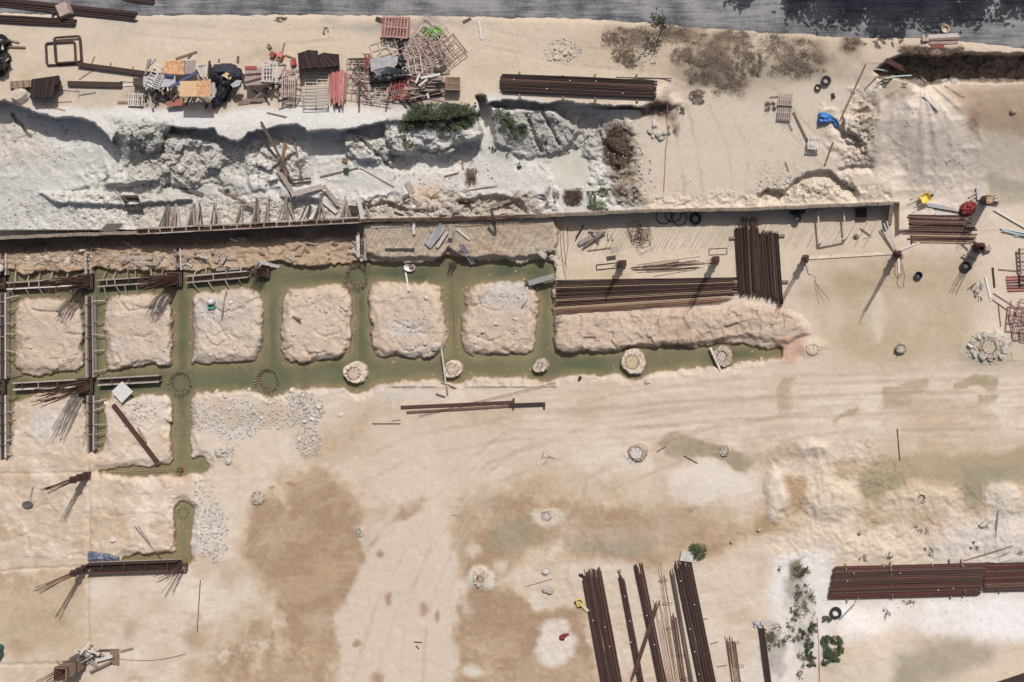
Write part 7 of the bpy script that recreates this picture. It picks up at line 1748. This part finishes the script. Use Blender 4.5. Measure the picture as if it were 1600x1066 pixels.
for k_ in range(26):
    x = rnd.uniform(570, 860); y = float(yw(x)) - rnd.uniform(4, 30); a = rnd.uniform(-.5, .5); l_ = rnd.uniform(3, 10)
    plank((x - l_ * math.cos(a), y - l_ * math.sin(a)), (x + l_ * math.cos(a), y + l_ * math.sin(a)), rnd.uniform(1.2, 3), "splintered board in the debris along the collapsed wall edge", rnd.choice([M_WOOD, M_WOODB, M_WOODD, M_RUSTD]), .05, .05, group="splintered boards along the collapsed wall edge")
# ------------------------------------------------------------------ stones and rubble
def rock_mesh(seed):
    r_ = random.Random(seed); bm_v = []; n, m_ = 7, 5; mb = MB()
    sx, sy, sz = r_.uniform(.8, 1.25), r_.uniform(.7, 1.1), r_.uniform(.5, .8)
    cuts = [(Vector((r_.uniform(-1, 1), r_.uniform(-1, 1), r_.uniform(-.4, 1))).normalized(), r_.uniform(.55, .85)) for _ in range(9)]
    for i in range(m_ + 1):
        th = math.pi * i / m_
        for j in range(n):
            a = 2 * math.pi * (j + .5 * (i % 2)) / n; p = Vector((math.sin(th) * math.cos(a), math.sin(th) * math.sin(a), math.cos(th)))
            for nn, d_ in cuts:
                e = p.dot(nn) - d_
                if e > 0: p -= nn * e
            mb.v.append((p.x * sx, p.y * sy, p.z * sz))
    for i in range(m_):
        for j in range(n):
            a0 = i * n + j; a1 = i * n + (j + 1) % n; mb.f.append((a0, a0 + n, a1 + n, a1))
    me = bpy.data.meshes.new("rock"); me.from_pydata(mb.v, [], mb.f); me.update(); return me
ROCKS = {}
for mk, m_ in (("w", M_STONE), ("t", M_STONEB), ("c", M_CONC)):
    ROCKS[mk] = []
    for s_ in range(5):
        me = rock_mesh(s_ * 7 + ord(mk)); me.materials.append(m_); ROCKS[mk].append(me)
def rock(px, py, q, kind, label, group, z_=None):
    if px < 0 or px > 1600: return
    o = bpy.data.objects.new("rock", rnd.choice(ROCKS[kind])); COL.objects.link(o)
    o.location = W(px, py, (gz(px, py) if z_ is None else z_) + q * .2); o.rotation_euler = (rnd.uniform(-.5, .5), rnd.uniform(-.5, .5), rnd.uniform(0, 6.28)); o.scale = (q, q * rnd.uniform(.75, 1.1), q * rnd.uniform(.7, 1))
    tag(o, label, "rock", group)
def scatter(cx, cy, rx, ry, n, q0, q1, kind, label, group):
    for _ in range(max(4, int(n * .66))):
        a = rnd.uniform(0, 6.28); d_ = math.sqrt(rnd.random()) if rnd.random() < .5 else rnd.random()
        rock(cx + rx * d_ * math.cos(a), cy + ry * d_ * math.sin(a), rnd.uniform(q0, q1) if rnd.random() < .7 else q0 * .8, kind, label, group)
L1 = "pale grey broken stone in the rubble spread beside the vertical trench"
scatter(365, 650, 44, 24, 44, .06, .16, "w", L1, "stones beside the vertical trench")
scatter(425, 655, 40, 14, 14, .06, .16, "w", L1, "stones beside the vertical trench"); scatter(330, 760, 20, 30, 12, .06, .16, "w", L1, "stones beside the vertical trench")
scatter(400, 652, 24, 10, 10, .14, .34, "w", L1, "stones beside the vertical trench")
scatter(352, 710, 14, 14, 9, .16, .42, "w", "large white stone in the tight cluster by the round trench end", "stones by the round trench end")
L2 = "pale broken stone in the rubble tongue reaching the brown mud"
scatter(482, 640, 26, 26, 60, .09, .26, "w", L2, "stones of the rubble tongue"); scatter(480, 690, 18, 22, 34, .08, .26, "w", L2, "stones of the rubble tongue"); scatter(528, 648, 8, 8, 5, .1, .2, "w", L2, "stones of the rubble tongue")
scatter(338, 832, 22, 40, 30, .07, .20, "w", "small pale stone in the rubble strip beside the trench bend", "stones beside the trench bend")
L3 = "large broken concrete lump around the ringed pile head"
for k_ in range(16):
    a = k_ / 16 * 6.28 + rnd.uniform(-.15, .15); rock(1545 + 28 * math.cos(a) * rnd.uniform(.8, 1.15), 542 + 20 * math.sin(a) * rnd.uniform(.75, 1.1), rnd.uniform(.22, .5), "w", L3, "concrete lumps around the ringed pile head")
for x, y in ((1562, 520), (1556, 528)): rock(x, y, .5, "w", L3, "concrete lumps around the ringed pile head")
scatter(1028, 205, 14, 16, 16, .14, .36, "w", "white lump in the small heap by the red marker tape", "white lumps by the marker tape")
L4 = "pale broken lump piled where the channel corner meets the striped slope"
scatter(850, 408, 22, 16, 26, .16, .5, "t", L4, "lumps at the channel corner")
scatter(975, 300, 26, 14, 10, .10, .30, "w", "white stone in the litter at the foot of the eroded bank", "stones at the eroded bank")
scatter(650, 325, 90, 8, 22, .12, .34, "t", "tan lump along the collapsed edge of the wall", "lumps along the collapsed wall edge")
scatter(380, 325, 60, 8, 14, .10, .24, "w", "white chip among the props behind the wall form", "chips among the wall props")
scatter(140, 335, 110, 14, 12, .10, .26, "w", "white lump scattered on the chalk above the plain wall", "lumps above the plain wall")
scatter(585, 222, 44, 16, 10, .25, .55, "w", "chalk boulder on the ledge above the shadowed hollow", "boulders above the shadowed hollow")
scatter(290, 250, 60, 26, 14, .2, .45, "w", "chalk boulder on the rough slope below the plywood heap", "boulders below the plywood heap")
scatter(30, 240, 30, 40, 6, .12, .3, "w", "white lump on the smooth chalk near the photo edge", "lumps on the smooth chalk")
scatter(66, 406, 60, 12, 8, .2, .55, "t", "tan boulder in the shaded strip at the start of the wall", "boulders at the start of the wall")
scatter(670, 545, 14, 8, 7, .14, .4, "w", "pale broken lump on the corner of the fifth earth block", "lumps on the fifth block")
scatter(325, 492, 16, 12, 9, .1, .22, "w", "small pale stone beside the green-based jar", "stones beside the jar")
scatter(540, 470, 8, 20, 6, .12, .28, "t", "tan stone along the edge of the fourth earth block", "stones on the fourth block edge")
scatter(878, 80, 20, 16, 14, .1, .28, "t", "pinkish stone in the low heap above the cliff edge bundle", "stones above the cliff edge bundle")
scatter(1330, 205, 22, 26, 8, .12, .34, "t", "tan lump on the broken bank by the blue tarpaulin", "lumps by the blue tarpaulin")
LB = "tan clod lying on one of the square earth blocks in the flooded trenches"
for bx in (75, 216, 355, 495, 637, 782):
    for _ in range(6): rock(bx + rnd.uniform(-42, 42), rnd.uniform(462, 556), rnd.uniform(.08, .24), "t", LB, "clods on the square earth blocks")
for x, y, q, k_, lab in ((30, 152, .95, "t", "big pale boulder beside the rusted panel stack"), (262, 655, .36, "t", "single pale rock on the edge of the rusted I-beam's block"), (116, 617, .42, "w", "single white rock at the root of the tall leaning cage"), (167, 631, .3, "t", "narrow pale rock in the channel below the white square board"), (154, 608, .26, "w", "round white lump beside the tall leaning cage"), (195, 665, .2, "w", "white pebble next to the rusted I-beam"), (338, 612, .3, "t", "small rock in the wide channel, nearer the crossed bar ring"), (352, 619, .3, "t", "small rock in the wide channel, nearer the open bar ring"), (392, 608, .5, "t", "pale rock at the channel edge below the third block"), (456, 611, .4, "t", "pale rock at the channel edge by the rubble tongue"), (545, 607, .3, "t", "pale stone in the water under the cracked pile head"), (1012, 596, .34, "t", "low tan rock at the channel edge past the largest pile head"), (697, 235, .9, "w", "large fallen rock at the mouth of the shadowed hollow"), (176, 842, .3, "w", "white lump at the tip of the slender cage")):
    rock(x, y, q, k_, lab, None)
# fine gravel nobody could count
def gravel(name, spots, label, m_, seed, qs=.13):
    r_ = np.random.default_rng(seed); mb = MB()
    base = [(1, 0, 0), (0, 1, 0), (-1, 0, 0), (0, -1, 0), (0, 0, .8)]
    for cx, cy, rx, ry, n in spots:
        for _ in range(n):
            a = r_.uniform(0, 6.28); d_ = math.sqrt(r_.random()); x, y = cx + rx * d_ * math.cos(a), cy + ry * d_ * math.sin(a)
            if x < 0 or x > 1600: continue
            c = W(x, y, gz(x, y)); q = .03 + qs * r_.random() ** 2.6; t_ = r_.uniform(0, 6.28); ct, st = math.cos(t_), math.sin(t_); k2 = r_.uniform(.6, 1)
            mb.add([(c.x + q * (p[0] * ct - p[1] * k2 * st), c.y + q * (p[0] * st + p[1] * k2 * ct), c.z + q * p[2]) for p in base], [(0, 1, 4), (1, 2, 4), (2, 3, 4), (3, 0, 4)])
    return tag(mb.build(name, m_), label, "gravel", None, "stuff")
gravel("gravel", [(365, 655, 50, 32, 520), (420, 656, 50, 16, 300), (318, 770, 18, 40, 160), (310, 650, 14, 26, 120), (440, 625, 30, 12, 120), (352, 708, 16, 16, 100), (478, 640, 28, 28, 420), (482, 690, 20, 26, 300), (335, 832, 24, 48, 420), (1545, 545, 40, 26, 200), (215, 640, 30, 30, 200)], "fine pale rubble scattered round the trenches", M_STONE, 1)
gravel("gravel", [(850, 405, 30, 20, 200), (700, 330, 150, 12, 500), (380, 325, 180, 14, 600), (120, 330, 140, 30, 700), (290, 250, 90, 44, 900), (430, 255, 50, 40, 400), (590, 225, 60, 28, 500), (860, 210, 80, 40, 500), (60, 220, 70, 40, 250), (220, 225, 44, 40, 400), (690, 275, 90, 30, 250), (980, 270, 40, 50, 300), (1260, 290, 80, 20, 300), (1340, 210, 30, 60, 200), (880, 80, 30, 22, 250), (640, 510, 30, 40, 150), (790, 480, 40, 50, 150), (200, 530, 50, 40, 120), (345, 510, 50, 50, 120), (495, 500, 50, 55, 120), (75, 530, 50, 50, 100), (75, 405, 70, 12, 150), (250, 405, 120, 10, 200)], "fine chalk and limestone chips over the broken ground", M_STONE, 2)
gravel("gravel", [(1100, 300, 200, 18, 250), (1440, 240, 70, 80, 300), (1250, 230, 90, 70, 150), (300, 60, 250, 40, 150), (1100, 110, 160, 50, 250), (700, 700, 300, 60, 120), (1300, 660, 280, 120, 200), (1400, 970, 180, 60, 200), (250, 960, 160, 90, 200), (70, 800, 60, 80, 60), (1150, 520, 90, 22, 120), (930, 515, 60, 20, 100), (800, 80, 120, 40, 120), (1240, 920, 40, 50, 120)], "stray pebbles on the sand of the site", M_STONEB, 3, .06)

mb = MB(); rs_ = np.random.default_rng(9); nq = 0
while nq < 420:
    x, y = rs_.uniform(0, 1230), rs_.uniform(405, 880)
    dd_ = float(dch_at(np.array([x]), np.array([y]))[0])
    if not -14 < dd_ < -1.5 or rs_.random() > math.exp((dd_ + 1.5) / 6) + .12: continue
    nq += 1; c = W(x, y, WZ + .012); q = .025 + .09 * rs_.random() ** 3; a = rs_.uniform(0, 3.1); dx, dy = math.cos(a) * q, math.sin(a) * q; e = rs_.uniform(.3, .9)
    mb.add([(c.x - dx, c.y - dy, c.z), (c.x + dy * e, c.y - dx * e, c.z), (c.x + dx, c.y + dy, c.z), (c.x - dy * e, c.y + dx * e, c.z)], [(0, 1, 2, 3)])
tag(mb.build("debris", M_BARTAN), "bits of scum and chips floating along the banks of the flooded trenches", "scum", None, "stuff")
# ------------------------------------------------------------------ plants
def foliage(name, label, cat, blobs, n, q, h_, m_, m2=None, seed=0, group=None, stems=0, kind=None, up=.5):
    """Low plant: leaf-sized faces in clumps over plan ellipses (cx, cy, rx, ry); a second leaf tone as a child."""
    if m_ is not M_DRY and m_ is not M_DRYR: n, q = int(n * 1.7), q * .68
    else: n, q = int(n * 1.5), q * .75
    r_ = random.Random(seed); A, B_ = MB(), MB()
    tot = sum(b[2] * b[3] for b in blobs)
    for cx, cy, rx, ry in blobs:
        nb = max(3, int(n * rx * ry / tot)); cl = [(r_.uniform(-.95, .95), r_.uniform(-.95, .95), r_.uniform(.3, 1), r_.uniform(.07, .24)) for _ in range(max(6, nb // 34))]; cl = [c_ for c_ in cl if c_[0] ** 2 + c_[1] ** 2 < 1.0 or r_.random() < .12]
        for _ in range(nb):
            a_, b__, hk, s_ = r_.choice(cl)
            x, y = a_ + r_.gauss(0, s_), b__ + r_.gauss(0, s_)
            if x * x + y * y > 1.5: continue
            px, py = cx + rx * x, cy + ry * y; g = gz(px, py); zz = g + .02 + h_ * hk * r_.random() ** .7 * max(.15, 1 - .6 * (x * x + y * y))
            c = W(px, py, zz); t_ = r_.uniform(0, 6.28); dn = Vector((math.cos(t_), math.sin(t_), r_.uniform(-up, up))); sd_ = Vector((-dn.y, dn.x, r_.uniform(-up, up))).normalized(); l_ = q * r_.uniform(.6, 1.3)
            (A if (m2 is None or hk > .6) else B_).add([c - dn * l_ * .5, c + sd_ * l_ * .28, c + dn * l_ * .5, c - sd_ * l_ * .28], [(0, 1, 2, 3)])
    t = thing(name, label, cat, W(blobs[0][0], blobs[0][1], gz(blobs[0][0], blobs[0][1])), group)
    A.build("foliage", m_, t)
    if B_.v: B_.build("foliage", m2, t)
    for k_ in range(max(stems, 4)):
        mb = MB(); cx, cy, rx, ry = blobs[k_ % len(blobs)]; x, y = cx + r_.uniform(-.5, .5) * rx, cy + r_.uniform(-.5, .5) * ry; g = gz(x, y); c = W(x, y, g - .05)
        mb.tube([c, c + Vector((r_.uniform(-.2, .2), r_.uniform(-.2, .2), h_ * .5)), c + Vector((r_.uniform(-.5, .5), r_.uniform(-.5, .5), h_ * .8))], [.02, .014, .006], 4)
        mb.build("stem", M_BARK, t)
    if kind: t["kind"] = kind
    return t
foliage("shrub", "dense dark green shrub covering the ledge below the lumber pile", "shrub", [(690, 182, 50, 18), (662, 186, 26, 15), (718, 178, 26, 16), (700, 194, 34, 11), (688, 174, 46, 12), (646, 194, 16, 12)], 8000, .14, .75, M_LEAFD, M_LEAF, 1)
foliage("shrub", "straggly green creeper hanging at the end of the dense shrub", "shrub", [(634, 186, 12, 16), (628, 206, 7, 14), (640, 226, 12, 8), (704, 212, 18, 6), (735, 166, 10, 6)], 1100, .13, .4, M_LEAF, M_LEAFD, 2)
foliage("shrub", "bright green plant beside the dark crack in the rock", "shrub", [(782, 178, 14, 12), (808, 208, 14, 10), (790, 196, 16, 14), (770, 232, 6, 5), (818, 202, 8, 9)], 1500, .13, .5, M_LEAF, M_LEAFD, 3)
foliage("shrub", "small green plant by the bright white chalk flat", "shrub", [(850, 222, 7, 4), (812, 258, 5, 5), (794, 243, 4, 3)], 260, .12, .4, M_LEAFD, M_LEAF, 4)
foliage("shrub", "green clump by the milky pond at the back of the wall", "shrub", [(924, 312, 8, 14), (936, 322, 16, 7), (944, 300, 12, 7)], 1100, .12, .45, M_LEAF, M_LEAFD, 5)
foliage("shrub", "tiny weeds on the rim of the milky pond", "weeds", [(898, 234, 4, 4), (911, 270, 3, 4)], 90, .1, .3, M_LEAF, None, 6)
foliage("shrub", "rounded dark green shrub beside the grey concrete block", "shrub", [(1090, 862, 13, 12)], 1000, .12, .8, M_LEAFD, M_LEAF, 7)
foliage("shrub", "dry grey shrub with a green core on the white strip above the weeds", "shrub", [(1253, 893, 13, 11), (1216, 887, 4, 4)], 700, .12, .5, M_LEAFD, M_DRY, 8)
foliage("shrub", "larger green weed patch beyond the marker tape at the photo bottom", "shrub", [(1291, 1004, 8, 10), (1306, 1000, 9, 8), (1313, 1012, 6, 11), (1298, 1020, 12, 10), (1290, 1034, 7, 6), (1305, 1030, 8, 7), (1291, 968, 8, 5)], 3000, .14, .55, M_LEAFD, M_LEAF, 9)
foliage("shrub", "smaller green weed patch before the marker tape at the photo bottom", "shrub", [(1268, 1034, 8, 9), (1264, 1022, 6, 10), (1270, 982, 7, 10), (1264, 1004, 7, 10), (1258, 992, 6, 8)], 1500, .14, .5, M_LEAFD, M_DRY, 10)
foliage("dry_shrub", "brown brittle weeds on the white strip above the green weed patches", "weeds", [(1258, 940, 18, 26), (1245, 960, 12, 12), (1252, 920, 10, 8), (1248, 1000, 8, 16), (1250, 1040, 8, 20), (1238, 975, 8, 14)], 1300, .12, .4, M_DRY, M_LEAFD, 11)
foliage("dry_shrub", "grey weeds beside the stubby dark bundle", "weeds", [(1212, 1000, 14, 22), (1228, 998, 8, 6), (1200, 990, 8, 8)], 600, .12, .35, M_DRY, M_LEAFD, 12)
for k_, (x, y, rx, ry, lab) in enumerate(((1440, 826, 14, 9, "soft green tuft in sand above the widest bundle, largest"), (1521, 853, 7, 7, "green tuft between two grey sticks"), (1450, 862, 8, 7, "green tuft at the edge of the widest bundle"), (1420, 940, 13, 6, "spreading green weed below the widest bundle"), (1535, 820, 7, 6, "dark tuft near the thin grey stick"), (1598, 864, 8, 4, "green tuft at the photo edge above the second bundle"), (1348, 871, 6, 7, "grey dry tuft at the top edge of the widest bundle"), (1387, 868, 5, 6, "second grey dry tuft at the top edge of the widest bundle"), (1385, 955, 6, 12, "dry weed trail below the widest bundle"), (1232, 995, 7, 6, "grey green tuft next to the green weed patches"))):
    foliage("weed_tuft", lab, "weeds", [(x, y, rx, ry), (x + 5, y + 3, rx * .6, ry * .6)], 150 if k_ < 6 else 110, .075, .22, M_LEAF if k_ not in (6, 7, 8) else M_DRY, M_DRY, 20 + k_)
foliage("shrub", "bright green plant growing up through the tilted frames", "shrub", [(676, 52, 15, 12)], 900, .12, .5, mat("bright_leaf", C(92, 138, 40, 1.0), .6, .4, 5, 0), None, 13)
DW = "low patch of dead brown weeds on the sandy strip below the road"
for k_, (x, y, rx, ry) in enumerate(((962, 60, 18, 13), (995, 62, 28, 15), (1035, 52, 30, 11), (1075, 56, 30, 12), (975, 84, 14, 12), (985, 95, 10, 8), (1066, 88, 14, 10), (1098, 84, 20, 14), (1118, 104, 16, 20), (1092, 118, 18, 14), (1142, 62, 22, 12), (1165, 84, 14, 14), (1150, 112, 12, 12), (1140, 136, 20, 12), (1200, 66, 22, 14), (1216, 90, 24, 20), (1250, 82, 24, 16), (1268, 100, 20, 16), (1240, 112, 24, 10), (1182, 100, 10, 14), (1090, 152, 10, 8), (1330, 68, 12, 7))):
    foliage("dead_weeds", DW, "weeds", [(x, y, rx * 1.3, ry * 1.35)], 760, .085, .15, M_DRY, M_DRYR, 60 + k_, "dead weed patches below the road")
foliage("dead_weeds", "russet dead weeds hanging over the lip of the dug trench", "weeds", [(1425, 82, 20, 9), (1460, 84, 26, 10), (1490, 80, 18, 7)], 1500, .11, .3, M_DRYR, M_DRY, 90)
foliage("dead_weeds", "russet dead weeds at the end of the cliff edge bundle", "weeds", [(1034, 168, 14, 12), (1010, 176, 12, 8), (1048, 205, 8, 8)], 700, .10, .25, M_DRYR, M_DRY, 91)
foliage("dead_weeds", "dark dead growth on the eroded bank beside the milky pond", "weeds", [(962, 220, 16, 24), (975, 240, 12, 20), (955, 240, 8, 14), (965, 252, 10, 8)], 1700, .10, .3, mat("dark_dead_weed", C(88, 66, 50, 1.0), .9, .4, 5, 0), M_DRY, 92)
foliage("dead_weeds", "russet growth on the foot of the eroded bank", "weeds", [(965, 298, 10, 10), (985, 306, 12, 10)], 400, .10, .25, MATS["dark_dead_weed"], M_DRY, 93)
foliage("dead_weeds", "dark brown round bush beside the milky pond", "weeds", [(896, 308, 15, 13)], 900, .10, .4, MATS["dark_dead_weed"], M_DRY, 94)
foliage("dead_weeds", "small russet bush on bright chalk under the fallen rock", "weeds", [(737, 276, 10, 14)], 420, .10, .35, M_DRYR, MATS["dark_dead_weed"], 95)
foliage("dead_weeds", "grey dead tuft in the corner by the wall below the pond", "weeds", [(858, 308, 14, 16)], 380, .10, .25, M_DRY, None, 96)
foliage("dead_weeds", "single dead tuft beside the pallet pair", "weeds", [(1203, 167, 10, 8)], 260, .10, .25, M_DRY, None, 97)
foliage("dead_weeds", "lone dead tuft below the russet weeds on the sand", "weeds", [(1065, 172, 7, 7)], 160, .10, .25, M_DRY, None, 98)
foliage("dead_weeds", "single dark tuft by the road edge above the red cans", "weeds", [(436, 30, 14, 4), (507, 48, 6, 5)], 260, .10, .25, M_LEAFD, M_DRY, 99)

# sapling by the road and the roadside trees whose shade falls on it
def tree(x, y, h_, cr, n, label, seed, q=.35, group=None, trunk_r=.14, lean=(0, 0), gaps=.5):
    r_ = random.Random(seed); c = W(x, y, TOP if y < 60 else gz(x, y)); t = thing("tree", label, "tree", c, group)
    mb = MB(); top = c + Vector((lean[0], lean[1], h_ * .72)); mb.tube([c - Vector((0, 0, .1)), c + (top - c) * .5 + Vector((.08, .05, 0)), top], [trunk_r, trunk_r * .75, trunk_r * .4], 8); tk = mb.build("trunk", M_BARK, t)
    mb = MB(); tips = []
    for k_ in range(12):
        a = k_ * 2.4 + r_.uniform(-.4, .4); f = r_.uniform(.45, 1); s_ = c + (top - c) * f; e = s_ + Vector((math.cos(a) * cr * r_.uniform(.5, .95), math.sin(a) * cr * r_.uniform(.5, .95), h_ * r_.uniform(.05, .3)))
        mb.tube([s_, (s_ + e) / 2 + Vector((0, 0, .1)), e], [trunk_r * .45, trunk_r * .28, trunk_r * .1], 5); tips += [e, (s_ + e) / 2]
    mb.build("limb", M_BARK, tk)
    mb = MB()
    for _ in range(n):
        p = r_.choice(tips); c2 = p + Vector((r_.gauss(0, cr * .17), r_.gauss(0, cr * .17), r_.gauss(0, h_ * .07))); a = r_.uniform(0, 6.28); d_ = Vector((math.cos(a), math.sin(a), r_.uniform(-.7, .5))); s_ = Vector((-d_.y, d_.x, r_.uniform(-.5, .5))).normalized(); l_ = q * r_.uniform(.6, 1.2)
        mb.add([c2 - d_ * l_ * .5, c2 + s_ * l_ * .25, c2 + d_ * l_ * .5, c2 - s_ * l_ * .25], [(0, 1, 2, 3)])
    mb.build("crown", mat("dark_crown", C(48, 62, 44, 1.0), .6, .4, 5, 0), t); return t
tree(1037, 42, 4.2, .7, 95, "slim dark sapling leaning over the road from the dead weeds", 5, .30, None, .05)
RT = "dark roadside tree standing beyond the photo's top edge, shading the road"
for k_, (x, y, h_, cr) in enumerate(((1205, -105, 6.0, 1.6), (1290, -98, 6.5, 2.6), (1345, -104, 7.2, 2.9), (1395, -78, 6.2, 2.4), (1448, -96, 7.4, 2.8), (1500, -86, 6.8, 2.6), (1556, -112, 7.6, 2.6), (1620, -120, 7.6, 2.8), (1700, -120, 7.6, 3.0))):
    tree(x + 4, y + 6, h_, cr, 2200, RT, 100 + k_, .5, "roadside trees shading the road", .18)
